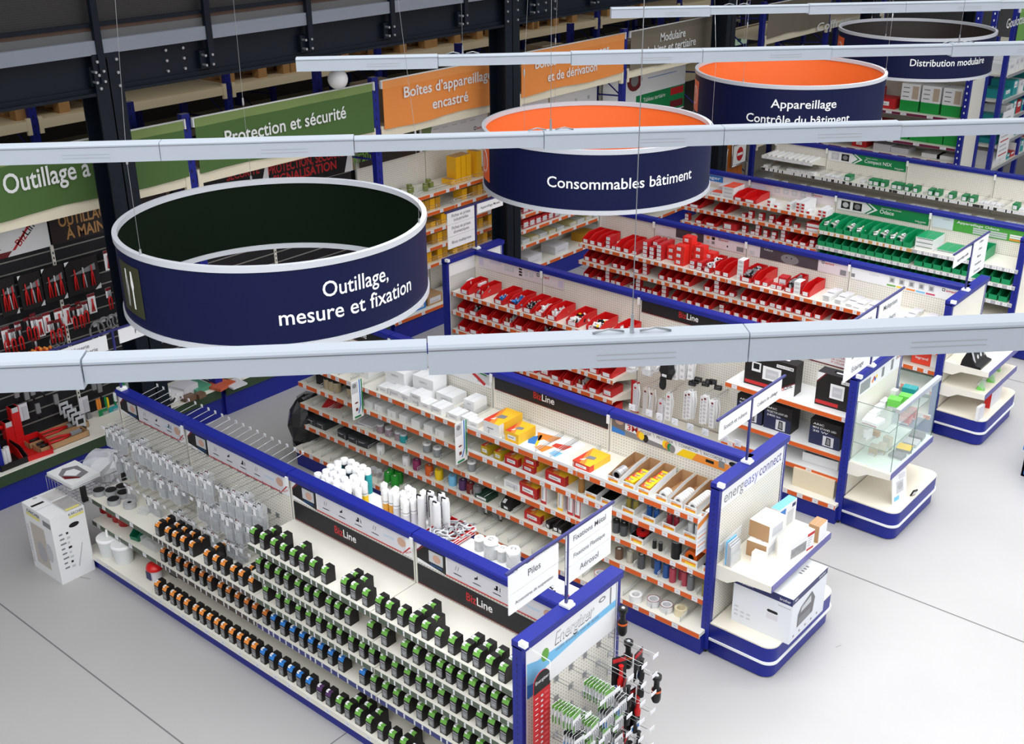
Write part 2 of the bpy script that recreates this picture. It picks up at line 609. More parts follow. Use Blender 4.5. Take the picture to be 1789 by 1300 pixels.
# ---------------------------------------------------------------- round hanging signs
def drum(cx, cy, zt, r, h, inner, lines, icon, label, a_icon, tools):
    t = wthing('round_sign', label, 'sign', (cx, cy, zt - h), 'round hanging signs')
    RIM = mat('silver_rim', srgb(196, 198, 204), 0.35, 0.15)
    b = MB()
    n = 96
    b.lathe(cx, cy, [(r, zt - h + 0.03), (r, zt - 0.03)], NAVY, n, False)
    b.lathe(cx, cy, [(r - 0.012, zt - 0.03), (r - 0.012, zt - h + 0.03)], inner, n, False)
    wpart(b, 'drum_band', t)
    for z in (zt - 0.036, zt - h):
        q = MB()
        q.ring(cx, cy, z, 0.036, r + 0.009, r - 0.022, RIM, n)
        wpart(q, 'rim', t)

    def wrap(mb_):
        vs = []
        for x, y, z in mb_.v:
            a = x / r
            vs.append((cx + (r + 0.0025) * math.cos(a), cy + (r + 0.0025) * math.sin(a), z))
        mb_.v = vs
        return mb_
    for s, a0, a1, z, size in lines:
        q = MB()
        q.text(s, (math.radians(a0) * r, 0, z), X3, Z3, size, WHITE, 'L', (a1 - a0) * math.pi / 180 * r, 0.008, 0.0)
        wpart(wrap(q), 'lettering', t)
    q = MB()
    a0 = math.radians(a_icon) * r
    zc = zt - h / 2
    for k in range(10):
        q.quad(*[(a0 - 0.15 + 0.03 * (k + i), 0, zc + s * 0.16) for i, s in ((0, -1), (1, -1), (1, 1), (0, 1))], icon)
    if tools:
        for pts in ([(-.06, -.12), (-.03, -.12), (-.02, 0), (-.03, .12), (-.05, .12), (-.06, 0)], [(.03, -.12), (.05, -.12), (.05, 0), (.06, .03), (.05, .12), (.03, .12), (.02, .03), (.03, 0)]):
            q.poly([(a0 + x, 0, zc + y) for x, y in pts], WHITE)
    else:
        m = 20
        for k in range(m):
            A, B = 2 * math.pi * k / m, 2 * math.pi * (k + 1) / m
            q.quad(*[(a0 + rr * math.cos(a), 0, zc + rr * math.sin(a)) for rr, a in ((.085, A), (.085, B), (.105, B), (.105, A))], WHITE)
        q.quad((a0 - .02, 0, zc - .05), (a0 + .02, 0, zc - .05), (a0 + .02, 0, zc + .05), (a0 - .02, 0, zc + .05), WHITE)
    wpart(wrap(q), 'pictogram', t)
    for a in (150, 270, 30):
        ca, sa = math.cos(math.radians(a)), math.sin(math.radians(a))
        x, y = cx + (r - 0.008) * ca, cy + (r - 0.008) * sa
        w = MB()
        w.tube([(x, y, zt - 0.01), (x, y, zt + 0.55), (cx + 0.55 * r * ca, cy + 0.55 * r * sa, 8.9)], 0.0016, CHROME, 4)
        w.lathe(x, y, [(0.007, zt - 0.02), (0.007, zt + 0.03)], CHROME, 6)
        w.lathe(x, y, [(0.006, zt + 0.53), (0.008, zt + 0.55), (0.006, zt + 0.58)], CHROME, 6)
        wpart(w, 'suspension_wire', t)
    return t


ZD, HD = 3.33, 0.52
drum(-5.76, 4.39, ZD, 0.975, HD, mat('dark_green_lining', srgb(4, 18, 6), 0.6, spec=0.1), [('Outillage,', -23, 4, ZD - 0.225, 0.135), ('mesure et fixation', -38.5, 17.5, ZD - 0.365, 0.135)], mat('olive_panel', srgb(52, 54, 30), 0.4),
     'navy round hanging sign lettered Outillage, mesure et fixation, with dark green lining', -101, True)
drum(-5.78, 7.9, ZD, 0.975, HD, mat('orange_lining', srgb(236, 106, 40), 0.5), [('Consommables bâtiment', -77, -1.5, ZD - 0.31, 0.125)], mat('orange_panel', srgb(226, 92, 34), 0.4),
     'navy round hanging sign lettered Consommables bâtiment, with orange lining', -128, False)
drum(-5.77, 11.32, ZD, 0.985, HD, MATS['orange_lining'], [('Appareillage', -72, -34, ZD - 0.22, 0.12), ('Contrôle du bâtiment', -86, -24, ZD - 0.375, 0.12)], MATS['orange_panel'],
     'navy round hanging sign lettered Appareillage, Contrôle du bâtiment, with orange lining', -140, False)
drum(-5.95, 15.1, ZD, 0.975, HD, mat('dark_brown_lining', srgb(44, 36, 32), 0.5), [('Distribution modulaire', -70, -9, ZD - 0.33, 0.12)], MATS['orange_panel'],
     'navy round hanging sign lettered Distribution modulaire, with dark brown lining', -140, False)


# ---------------------------------------------------------------- shelving
STRIP = {'orange': (ORANGE, TAG), 'dark': (mat('dark_strip', srgb(70, 62, 58), 0.5), TAG), 'green': (mat('grey_green_strip', srgb(78, 90, 74), 0.5), TAG), 'white': (PAPER, TAG), 'plum': (mat('plum_strip', srgb(110, 32, 66), 0.5), TAG),
         'grey': (mat('grey_strip', srgb(176, 176, 184), 0.5), PAPER), 'blue': (mat('navy_strip', srgb(60, 66, 120), 0.5), TAG), 'cream': (CREAM, TAG), 'black': (mat('black_strip', (0.03, 0.03, 0.03), 0.6), PAPER), 'tan': (mat('tan_strip', srgb(196, 150, 90), 0.5), PAPER)}


def divider(depth, h=0.045):
    b = MB()
    for z in (0.012, 0.028, h):
        b.tube([(0, -depth + 0.01, z), (0, -0.02, z)], 0.0024, CHROME, 4)
    b.tube([(0, -depth + 0.01, 0), (0, -depth + 0.01, h)], 0.003, CHROME, 4)
    return b


def shelf(parent, yc, x0, x1, z, depth, strip='orange', pitch=0.13, tagw=0.055, div=(), name='shelf', top=CREAM, back=0.03, seed=0, topic=False, thick=0.03, axis='x', side=-1):
    """Shelf board with a price rail (a sub-part) and wire dividers (sub-parts). axis 'x': runs along X, front towards side*Y; axis 'y': runs along Y, front towards +X."""
    rr = random.Random(int(abs(x0) * 97 + z * 31 + yc * 7 + seed))

    def put_axis(m_):
        if axis == 'y':
            m_.v = [(yc - (b - yc), a, c) for a, b, c in m_.v]
            m_.f = [tuple(reversed(f)) for f in m_.f]
        elif side > 0:
            m_.v = [(a, 2 * yc - b, c) for a, b, c in m_.v]
            m_.f = [tuple(reversed(f)) for f in m_.f]
        return m_
    yf = yc - back - depth
    b = MB()
    b.box(x0, x1, yf, yc - back, z - thick, z, top)
    for e in (x0 + 0.002, x1 - 0.006):
        b.prism([(e, yc - back, z - 0.13), (e, yf + 0.06, z - thick), (e, yc - back, z - thick)], (0.004, 0, 0), CREAM)
    k = 0
    # punched slots along the front edge
    s = wpart(put_axis(b), name, parent)
    c0, c1 = STRIP[strip]
    r = MB()
    r.box(x0, x1, yf - 0.006, yf - 0.0005, z - 0.044, z + 0.003, CREAM)
    o = (0, yf - 0.006, z - 0.042)
    r.rect(o, X3, Z3, x0 + 0.002, x1 - 0.002, 0, 0.040, c0, 0.001)
    x = x0 + rr.uniform(0.01, 0.08)
    while x < x1 - tagw:
        r.rect(o, X3, Z3, x, x + tagw, 0.002, 0.039, c1, 0.0016)
        r.rect(o, X3, Z3, x + tagw * 0.3, x + tagw * 0.7, 0.016, 0.026, LGREY, 0.002)
        x += pitch * rr.choice((0.75, 1, 1, 1.35))
    if topic:
        r.box(x0 + 0.005, x1 - 0.005, yf - 0.008, yf - 0.004, z + 0.003, z + 0.028, PAPER)
    wpart(put_axis(r), 'price_rail', s)
    for i, dx in enumerate(div):
        key = ('div', round(depth, 2), axis)
        if key not in PROTO:
            dm = divider(depth - 0.02)
            if axis == 'y':
                dm.v = [(-q[1], q[0], q[2]) for q in dm.v]
            PROTO[key] = dm.build('wire_divider', s)
            q = PROTO[key]
        else:
            q = PROTO[key].copy()
            COL.objects.link(q)
            q.parent = s
            KIDS.setdefault(s.name, []).append(q)
        q.location = (Vector((dx, yc - back, z)) if axis == 'x' else Vector((yc + back, dx, z))) - WORLD[s.name]
    return s


def gondola(label, yc, posts, base_z, base_front, panels=None, base_strip='orange', mirror=True, base_div=()):
    x0, x1 = posts[0], posts[-1]
    t = wthing('gondola_shelving', label, 'shelving unit', ((x0 + x1) / 2, yc, 0))
    b = MB()
    b.box(x0, x1, base_front + 0.02, 2 * yc - base_front - 0.02, 0.0, base_z - 0.045, BLUE)
    wpart(b, 'base_plinth', t)
    shelf(t, yc, x0, x1, base_z, yc - 0.03 - base_front, base_strip, 0.15, name='base_shelf', seed=3, div=base_div)
    shelf(t, yc, x0, x1, base_z, yc - 0.03 - base_front, base_strip, 0.3, name='base_shelf', seed=4, side=1)
    for i in range(len(posts) - 1):
        a, c = posts[i], posts[i + 1]
        p = MB()
        p.box(a + 0.015, c - 0.015, yc - 0.022, yc + 0.022, base_z, 1.40, (panels or {}).get(i, MESHG))
        wpart(p, 'back_panel', t)
        r = MB()
        e = 0.004 if i else 0
        prof = [(-0.05, 1.385), (0.05, 1.385), (0.05, 1.425), (0.042, 1.436), (-0.042, 1.436), (-0.05, 1.425)]
        r.prism([(a + e, yc + q, z) for q, z in prof], (c - a - e - 0.004, 0, 0), BLUE)
        wpart(r, 'top_rail', t)
    for a in posts:
        p = MB()
        p.box(a - 0.015, a + 0.015, yc - 0.03, yc + 0.03, 0.05, 1.405, CREAM)
        p.rect((a, yc - 0.03, 0), X3, Z3, -0.004, 0.004, 0.3, 1.38, MGREY, 0.001)
        p.box(a - 0.014, a + 0.014, yc - 0.06, yc - 0.05, 1.33, 1.405, WHITE)
        wpart(p, 'upright', t)
    return t


def end_display(label, xp, yc, hw=0.475, base=True, panel=None, h=1.43, group=None, dep=0.5):
    """Gondola end: upright frame across the end with a panel facing +X and a rounded base."""
    t = wthing('end_display', label, 'display', (xp, yc, 0), group)
    p = MB()
    p.box(xp - 0.01, xp + 0.02, yc - hw + 0.035, yc + hw - 0.035, 0.05, h - 0.04, panel or MESHG)
    wpart(p, 'panel', t)
    for s in (-1, 1):
        q = MB()
        y0 = yc + s * (hw - 0.02)
        q.box(xp - 0.045, xp + 0.025, y0 - 0.02, y0 + 0.02, 0.03, h - 0.03, BLUE)
        q.rect((xp + 0.025, y0 - s * 0.018, 0), Y3, Z3, -0.004, 0.004, 0.05, h - 0.05, WHITE, 0.002)
        for k in range(28):
            q.rect((xp + 0.025, y0, 0.1 + k * 0.045), Y3, Z3, -0.003, 0.003, 0, 0.016, BLACK, 0.001)
            if s < 0:
                q.rect((xp - 0.01, y0 - 0.02, 0.1 + k * 0.045), X3, Z3, -0.003, 0.003, 0, 0.016, BLACK, 0.001)
        wpart(q, 'side_post', t)
        q = MB()
        q.lathe(xp - 0.01, y0, [(0.018, 0), (0.02, 0.012), (0.007, 0.02), (0.007, 0.05)], BLACK, 10)
        wpart(q, 'levelling_foot', t)
    r = MB()
    r.box(xp - 0.05, xp + 0.045, yc - hw, yc + hw, h - 0.04, h + 0.006, BLUE)
    r.box(xp + 0.0, xp + 0.05, yc - hw - 0.001, yc - hw + 0.03, h - 0.015, h + 0.014, WHITE)
    wpart(r, 'top_rail', t)
    if base:
        def rounded(x1, w, rad=0.09, n=6):
            pts = [(xp + 0.03, yc - w), (x1 - rad, yc - w)]
            pts += [(x1 - rad + rad * math.sin(a), yc - w + rad - rad * math.cos(a)) for a in [math.pi / 2 * i / n for i in range(1, n + 1)]]
            pts += [(x1 - rad + rad * math.cos(a), yc + w - rad + rad * math.sin(a)) for a in [math.pi / 2 * i / n for i in range(0, n + 1)]]
            pts += [(xp + 0.03, yc + w)]
            return pts
        q = MB()
        q.prism([(x, y, 0.01) for x, y in rounded(xp + dep, hw - 0.01)], (0, 0, 0.125), BLUE, True)
        q.prism([(x, y, 0.15) for x, y in rounded(xp + dep + 0.012, hw)], (0, 0, 0.12), BLUE, True)
        wpart(q, 'base_plinth', t)
        q = MB()
        q.prism([(x, y, 0.132) for x, y in rounded(xp + dep + 0.022, hw + 0.008)], (0, 0, 0.02), WHITE, True)
        wpart(q, 'bumper_strip', t)
        q = MB()
        q.prism([(x, y, 0.268) for x, y in rounded(xp + dep + 0.012, hw)], (0, 0, 0.014), WOODLAM, True)
        wpart(q, 'base_top', t)
    return t


def end_shelf(t, xp, yc, z, depth, hw=0.45, front=None):
    b = MB()
    x1 = xp + 0.025 + depth
    b.prism([(xp + 0.025, yc - hw, z), (x1, yc - hw, z), (x1, yc + hw, z), (xp + 0.025, yc + hw, z)], (0, 0, -0.025), WOODLAM)
    s = wpart(b, 'shelf', t)
    q = MB()
    q.box(x1, x1 + 0.006, yc - hw, yc + hw, z - 0.05, z + 0.004, front or mat('violet_edge', srgb(86, 84, 150), 0.4))
    wpart(q, 'front_edge', s)
    for sgn in (-1, 1):
        q = MB()
        y = yc + sgn * hw
        q.prism([(xp + 0.025, y, z - 0.12), (xp + 0.12, y, z - 0.12), (xp + 0.2, y, z - 0.07), (x1, y, z - 0.055), (x1, y, z), (xp + 0.025, y, z)], (0, sgn * 0.004, 0), CREAM)
        wpart(q, 'bracket', s)
    return s


P1 = (-8.05, -7.11, -5.85, -4.60, -3.36)
P2 = (-8.0, -7.13, -5.89, -4.66, -3.42)
P3 = (-8.18, -7.21, -5.96, -4.71, -3.47)
P4 = (-8.1, -7.28, -6.03, -4.78, -3.52)
P5 = (-8.15, -7.35, -6.1, -4.86, -3.62)
P6 = (-8.2, -7.36, -6.12, -4.89, -3.66)
Y1, Y2, Y3_, Y4, Y5, Y6 = 4.41, 6.66, 8.97, 11.2, 13.6, 15.9
G1 = gondola('long blue and cream gondola stocked with black screw boxes on its long side', Y1, P1, 0.14, 3.85, base_strip='cream')
G2 = gondola('blue and cream gondola with orange price rails, stocked with tapes and junction boxes', Y2, P2, 0.2, 6.09, base_div=[-7.9 + .13 * k for k in range(34)])
G3 = gondola('blue and cream gondola with red bins at one end and work lights at the other', Y3_, P3, 0.2, 8.40)
G4 = gondola('blue and cream gondola of red bins and white switch plates', Y4, P4, 0.2, 10.63)
G5 = gondola('blue and cream gondola holding the row of open green bins', Y5, P5, 0.2, 13.03)
G6 = gondola('blue and cream gondola with white price rails and small white cartons, farthest row', Y6, P6, 0.2, 15.33, base_strip='white')
SH = {}
# screw gondola: front side
for i, (a, c) in enumerate(((P1[0], P1[1]), (P1[1], P1[2]))):
    for z, st in ((0.60, 'green'), (0.37, 'green')):
        shelf(G1, Y1, a + 0.003, c - 0.003, z, 0.41, 'green' if i == 0 else 'dark', 0.2 if i == 0 else 0.07, 0.05 if i == 0 else 0.014, top=CREAM)
for a, c in ((P1[2], P1[3]), (P1[3], P1[4])):
    for z in (1.045, 0.81, 0.60, 0.37):
        shelf(G1, Y1, a + 0.003, c - 0.003, z, 0.41, 'green' if z > 0.4 else 'blue', 0.07, 0.014)
# and its rear: one high shelf carrying sealant tubes, hooks in the first two bays
for a, c in ((P1[2], P1[3]), (P1[3], P1[4])):
    shelf(G1, Y1, a + 0.003, c - 0.003, 1.12, 0.48, 'orange', side=1, top=WHITE, div=())
# tape gondola
D2 = {1.075: [-7.95 + .17 * k for k in range(13)] + [-5.6, -5.45, -5.1, -4.95, -4.72], 0.86: [-7.9 + .19 * k for k in range(16)], 0.635: [-7.85 + .21 * k for k in range(15)] + [-4.42, -4.25, -4.1, -3.85, -3.7], 0.41: [-7.9 + .16 * k for k in range(20)] + [-4.3, -4.12, -3.9, -3.7, -3.55]}
for i in range(4):
    a, c = P2[i], P2[i + 1]
    for z in (1.075, 0.86, 0.635, 0.41):
        shelf(G2, Y2, a + 0.003, c - 0.003, z, 0.42, 'orange', 0.15, 0.05, div=[x for x in D2[z] if a < x < c], topic=(i >= 2 and z > 0.8))
for a, c in ((P2[0], P2[2]), (P2[2], P2[4])):
    shelf(G2, Y2, a, c, 0.62, 0.4, 'orange', side=1)
# bins gondola: bins side by side in two bays, hooks in the third, lamps in the last
for a, c in ((P3[0] + 0.03, P3[1]), (P3[1], P3[2])):
    for z in (1.075, 0.855, 0.635, 0.415):
        shelf(G3, Y3_, a + 0.003, c - 0.003, z, 0.42, 'orange', 0.12, 0.045)
for z in (0.995, 0.62, 0.405):
    shelf(G3, Y3_, P3[3] + 0.003, P3[4] - 0.003, z, 0.42, 'orange', 0.8, 0.055, top=WHITE)
shelf(G3, Y3_, P3[0], P3[2], 0.62, 0.4, 'orange', side=1)
for i in range(4):
    a, c = P4[i], P4[i + 1]
    for z in (1.075, 0.855, 0.635, 0.415):
        shelf(G4, Y4, a + 0.003, c - 0.003, z, 0.42, 'orange', 0.11, 0.045)
for i in range(2):
    a, c = P5[i], P5[i + 1]
    for z in (1.215, 1.0, 0.79, 0.58):
        shelf(G5, Y5, a + 0.003, c - 0.003, z, 0.43, 'orange', 0.11, 0.045)
for i in (2, 3):
    a, c = P5[i], P5[i + 1]
    for z, st in ((1.06, 'tan' if i == 2 else 'grey'), (0.86, 'grey'), (0.65, 'grey'), (0.44, 'grey')):
        shelf(G5, Y5, a + 0.003, c - 0.003, z, 0.46, st, 0.08, 0.05)
shelf(G6, Y6, P6[0], P6[1] - 0.01, 1.26, 0.44, 'white', 0.3)
for i in range(4):
    a, c = P6[i], P6[i + 1]
    for z in (1.08, 0.86, 0.64, 0.42):
        shelf(G6, Y6, a + 0.003, c - 0.003, z, 0.44, 'black', 0.075, 0.055, div=[a + 0.12 + k * 0.155 for k in range(8) if a + 0.12 + k * 0.155 < c - 0.02] if z > 1 else ())

# ---------------------------------------------------------------- pallet rack along the stock side
RX = -9.47
RY = (1.5, 3.9, 6.31, 8.78, 11.19, 13.57, 15.93)
RY2 = (17.52, 19.9, 22.3)
TIMBER = mat('pallet_timber', srgb(176, 136, 90), 0.8, vary=0.15, scale=5)
DECKW = mat('cream_beam', srgb(236, 226, 200), 0.5, vary=0.03)


def rack(label, xf, depth, ys, ztop, levels, deck_levels, back=True):
    t = wthing('pallet_rack', label, 'rack', (xf, (ys[0] + ys[-1]) / 2, 0))
    for y in ys:
        for x in ((xf - 0.03, xf - depth + 0.03) if back else (xf - 0.03,)):
            p = MB()
            p.box(x - 0.035, x + 0.035, y - 0.045, y + 0.045, 0.006, ztop, BLUE)
            p.box(x - 0.06, x + 0.05, y - 0.06, y + 0.06, 0, 0.006, BLUE)
            for k in range(int(ztop / 0.1)):
                p.rect((x + 0.035, y, k * 0.1), Y3, Z3, -0.012, 0.0, 0.03, 0.07, BLACK, 0.0012)
            wpart(p, 'upright', t)
        if back:
            p = MB()
            z = 0.3
            while z < ztop - 0.7:
                p.tube([(xf - 0.06, y, z), (xf - depth + 0.06, y, z + 0.6)], 0.012, BLUE, 4)
                p.tube([(xf - depth + 0.06, y, z + 0.6), (xf - 0.06, y, z + 0.65)], 0.012, BLUE, 4)
                z += 0.66
            wpart(p, 'lattice', t)
    for a, c in zip(ys, ys[1:]):
        for z in levels:
            p = MB()
            p.box(xf - 0.04, xf + 0.012, a + 0.046, c - 0.046, z - 0.11, z, DECKW)
            for yy, s in ((a + 0.046, 1), (c - 0.046, -1)):
                p.box(xf - 0.02, xf + 0.022, min(yy, yy + s * 0.05), max(yy, yy + s * 0.05), z - 0.16, z + 0.03, DECKW)
            if back:
                p.box(xf - depth + 0.01, xf - depth + 0.06, a + 0.046, c - 0.046, z - 0.11, z, DECKW)
            wpart(p, 'beam', t)
        for z in deck_levels:
            p = MB()
            p.box(xf - depth + 0.06, xf - 0.05, a + 0.05, c - 0.05, z - 0.03, z, DECKW)
            wpart(p, 'deck', t)
    return t


RACK = rack('blue pallet rack whose bays carry the hanging fabric banners', RX, 1.0, RY, 3.2, (2.62,), (2.60,))
rack('blue pallet rack beyond the orange door, carrying the Coffrets banner', RX, 1.0, RY2, 3.2, (0.9, 1.7, 2.62), (0.9, 1.7, 2.60))
rack('second blue pallet rack, dim, behind the banner rack under the mezzanine', -12.6, 1.1, (1.0, 3.7, 6.4, 9.1, 11.8, 14.5, 17.2, 19.9, 22.6, 25.3), 3.9, (1.3, 2.72), (1.3, 2.72))
rack('farthest blue pallet rack in the dark at the end of the stock area', -16.4, 1.1, (2.0, 4.7, 7.4, 10.1, 12.8, 15.5, 18.2, 20.9, 23.6, 26.3, 29.0), 3.9, (1.3, 2.9), (1.3, 2.9))


def pallet():
    t = thing('pallet', 'x', 'pallet')
    b = MB()
    for k in range(6):
        b.box(-0.4, 0.4, -0.6 + k * 0.205, -0.6 + k * 0.205 + 0.15, 0.122, 0.144, TIMBER)
    b.build('top_boards', t)
    for y in (-0.6, -0.07, 0.46):
        b = MB()
        for x in (-0.4, -0.07, 0.26):
            b.box(x, x + 0.14, y, y + 0.14, 0.022, 0.1, TIMBER)
        b.box(-0.4, 0.4, y, y + 0.14, 0.1, 0.122, TIMBER)
        b.box(-0.4, 0.4, y, y + 0.14, 0, 0.022, TIMBER)
        b.build('stringer', t)
    return t


DIMBOX = mat('grey_brown_carton', srgb(150, 132, 112), 0.8, vary=0.08)
def stock_carton(w, d, h, m_):
    def f():
        t = thing('carton', 'x', 'box')
        b = MB().cbox(0, 0, 0, w, d, h, m_)
        b.build('carton_body', t)
        MB().box(-0.03, 0.03, -d / 2 - 0.001, d / 2 + 0.001, h - 0.06, h + 0.001, mat('parcel_tape', srgb(190, 160, 110), 0.35)).build('tape', t)
        return t
    return f


PP = [(4.2, 0), (5.15, 0), (6.85, 0), (9.75, 0), (10.7, 0), (12.4, 1), (13.6, 0), (15.0, 1), (16.1, 0), (18.2, 0)]
for i, (y, k) in enumerate(PP):
    put('pallet', pallet, (-13.1, y, 2.72), 0, 'wooden pallet on the upper deck of the second rack, %s from the beam bolts end' % nth(i + 1), 'pallet', 'pallets on the second rack')
for i, (y, w, h) in enumerate([(4.2, 0.7, 0.5), (5.15, 0.7, 0.2), (6.8, 0.6, 0.55), (9.75, 0.75, 0.35), (10.7, 0.6, 0.5), (12.4, 0.7, 0.4), (15.0, 0.6, 0.5), (16.1, 0.7, 0.3)]):
    put(('pc', i), stock_carton(0.7, w, h, DIMBOX), (-13.1, y, 2.865), 0, 'brown carton on a pallet of the second rack, %s along it' % nth(i + 1), 'box', 'cartons on pallets')
for i, (y, z, w, h) in enumerate([(8.2, 1.3, 0.5, 0.6), (9.6, 1.3, 0.7, 0.5), (10.9, 1.3, 0.6, 0.8), (12.6, 1.3, 0.8, 0.6), (14.0, 1.3, 0.6, 0.5), (15.6, 1.3, 0.7, 0.7), (17.9, 1.3, 0.7, 0.6)]):
    put(('pd', i), stock_carton(0.7, w, h, DIMBOX), (-13.1, y, z), 0, 'dim brown carton on the lower deck of the second rack, %s along it' % nth(i + 1), 'box', 'cartons on the lower deck')
for i, (y, w, h) in enumerate([(6.9, 0.7, 0.12), (9.4, 0.5, 0.4), (11.9, 0.6, 0.25), (12.6, 0.4, 0.45), (14.4, 0.6, 0.3), (16.6, 0.7, 0.4)]):
    put(('pe', i), stock_carton(0.6, w, h, DIMBOX), (-10.0, y, 2.60), 0, 'brown carton lying on the rack deck behind the banners, %s along it' % nth(i + 1), 'box', 'cartons behind the banners')


# ---------------------------------------------------------------- fabric banners
def banner(y0, y1, colr, hem, lines, label, x=-9.435, z0=2.61, z1=3.15, sag=0.02, up=(0, 1, 0)):
    t = wthing('fabric_banner', label, 'banner', (x, (y0 + y1) / 2, z0))
    b = MB()
    n = 24

    def pt(i, zz):
        f = i / n
        wob = 0.006 * math.sin(f * 17 + y0) + 0.004 * math.sin(f * 41)
        return (x + wob * (1 if zz < z1 - 0.01 else 0.2), y0 + (y1 - y0) * f, zz + (0.012 * math.sin(f * 9 + y0) if zz < z0 + 0.01 else 0))
    rows = [z0, z0 + 0.18, z0 + 0.36, z1 - 0.085, z1]
    for j in range(4):
        vs = [pt(i, rows[j]) for i in range(n + 1)] + [pt(i, rows[j + 1]) for i in range(n + 1)]
        b.raw(vs, [(i, i + 1, i + n + 2, i + n + 1) for i in range(n)], hem if j == 3 else colr, True)
        b.raw([(p[0] - 0.004, p[1], p[2]) for p in vs], [(i + n + 1, i + n + 2, i + 1, i) for i in range(n)], hem if j == 3 else colr, True)
    wpart(b, 'cloth', t)
    b = MB()
    b.tube([(x - 0.003, y0 - 0.03, z1 + 0.006), (x - 0.003, y1 + 0.03, z1 + 0.006)], 0.009, WHITE, 6)
    for y in (y0 - 0.025, y1 + 0.01):
        b.box(x - 0.02, x + 0.012, y, y + 0.015, z1 - 0.08, z1 + 0.012, WHITE)
    wpart(b, 'hanging_bar', t)
    for s, p0, p1, size in lines:
        a, c = atx(*p0, x + 0.014), atx(*p1, x + 0.014)
        q = MB()
        zb = (a.z + c.z) / 2
        q.text(s, (x + 0.014, a.y, zb), Y3, Z3, size, WHITE, 'L', c.y - a.y, 0.014)
        wpart(q, 'lettering', t)
    return t


GB, GH = mat('green_cloth', srgb(76, 108, 52), 0.75), mat('green_hem', srgb(128, 150, 86), 0.75)
OB, OH = mat('orange_cloth', srgb(240, 146, 68), 0.75), mat('orange_hem', srgb(244, 156, 84), 0.75)
BB, BH = mat('brown_cloth', srgb(122, 113, 98), 0.75), mat('brown_hem', srgb(116, 108, 94), 0.75)
banner(3.97, 6.25, GB, GH, [('Outillage à main', (8, 338), (228, 293), 0.24)], 'green fabric banner lettered Outillage à main')
banner(6.38, 8.71, GB, GH, [('Protection et sécurité', (394, 250), (605, 208), 0.19)], 'green fabric banner lettered Protection et sécurité')
banner(8.86, 11.12, OB, OH, [('Boîtes d’appareillage', (706, 169.7), (860, 138.5), 0.17), ('encastré', (756, 189), (818, 177.4), 0.17)], 'orange fabric banner lettered Boîtes d’appareillage encastré')
banner(11.27, 13.5, OB, OH, [('Boîtes d’encastrement', (935, 120.9), (1064, 92.6), 0.17), ('et de dérivation', (957, 142.7), (1043, 123), 0.17)], 'orange fabric banner lettered Boîtes d’encastrement et de dérivation')
banner(13.65, 15.86, BB, BH, [('Modulaire', (1153.6, 73.3), (1197.3, 63), 0.17), ('habitat et tertiaire', (1131.7, 92.6), (1215, 81.8), 0.17)], 'grey brown fabric banner lettered Modulaire habitat et tertiaire')
banner(17.6, 19.85, BB, BH, [('Coffrets', (1427, 54), (1486, 42), 0.2)], 'grey brown fabric banner lettered Coffrets, partly behind the farthest round sign')

# ---------------------------------------------------------------- low fixtures under the banners
SLAT = mat('slat_insert', srgb(150, 148, 144), 0.4, 0.4)


def wall_base(t, y0, y1, strip, zt=0.35, xf=-9.41):
    b = MB()
    b.box(-9.95, xf - 0.02, y0, y1, 0, zt - 0.1, BLUE)
    wpart(b, 'base_plinth', t)
    b = MB()
    b.box(-9.95, xf, y0, y1, zt - 0.03, zt, CREAM)
    s = wpart(b, 'base_shelf', t)
    b = MB()
    b.box(xf, xf + 0.006, y0, y1, zt - 0.12, zt - 0.012, strip)
    b.box(xf - 0.01, xf + 0.007, y0, y1, zt - 0.012, zt + 0.002, CREAM)
    wpart(b, 'front_edge', s)


def slatwall(y0, y1, posts, label):
    t = wthing('slatwall_display', label, 'display', (-9.9, (y0 + y1) / 2, 0))
    b = MB()
    b.box(-9.96, -9.93, y0, y1, 0.35, 2.5, CHAR)
    z = 0.47
    while z < 2.1:
        b.box(-9.931, -9.924, y0, y1, z, z + 0.012, SLAT)
        z += 0.115
    wpart(b, 'slat_panel', t)
    for y in posts:
        b = MB()
        b.box(-9.93, -9.915, y - 0.015, y + 0.015, 0.36, 2.14, CREAM)
        for k in range(34):
            b.rect((-9.915, y, 0.4 + k * 0.05), Y3, Z3, -0.006, 0.006, 0, 0.024, BLACK, 0.001)
        wpart(b, 'slotted_upright', t)
    wall_base(t, y0, y1, mat('dark_green_edge', srgb(44, 66, 40), 0.5))
    return t


slatwall(1.55, 6.28, (2.5, 3.75, 4.99), 'charcoal slatwall display of hand tools below the first green banner')
slatwall(6.34, 8.75, (7.55,), 'charcoal slatwall display of safety gear below the second green banner')


def board(name, label, cat, x, y0, y1, z0, z1, colr, draw):
    """Printed board facing +X; draw(mesh, origin) adds the print."""
    t = wthing(name, label, cat, (x, (y0 + y1) / 2, z0))
    b = MB()
    b.box(x - 0.006, x, y0, y1, z0, z1, colr)
    draw(b, lambda y, z: (x, y, z))
    wpart(b, 'board', t)
    return t


GOLD = mat('gold_lettering', srgb(190, 142, 84), 0.5)
DBRN = mat('dark_brown_print', srgb(38, 26, 22), 0.5)


def d1(b, P):
    for s, p0, p1, size in (('OUTILLAGE', (103, 396.5), (194, 375), 0.15), ('À MAIN', (117, 418), (184, 401), 0.15)):
        a, c = atx(*p0, -9.89), atx(*p1, -9.89)
        b.text(s, (-9.89, a.y, (a.z + c.z) / 2), Y3, Z3, size, GOLD, 'L', c.y - a.y, 0.022)


board('header_board', 'dark header board with gold lettering OUTILLAGE À MAIN', 'sign', -9.89, 4.99, 6.25, 2.14, 2.5, DBRN, d1)


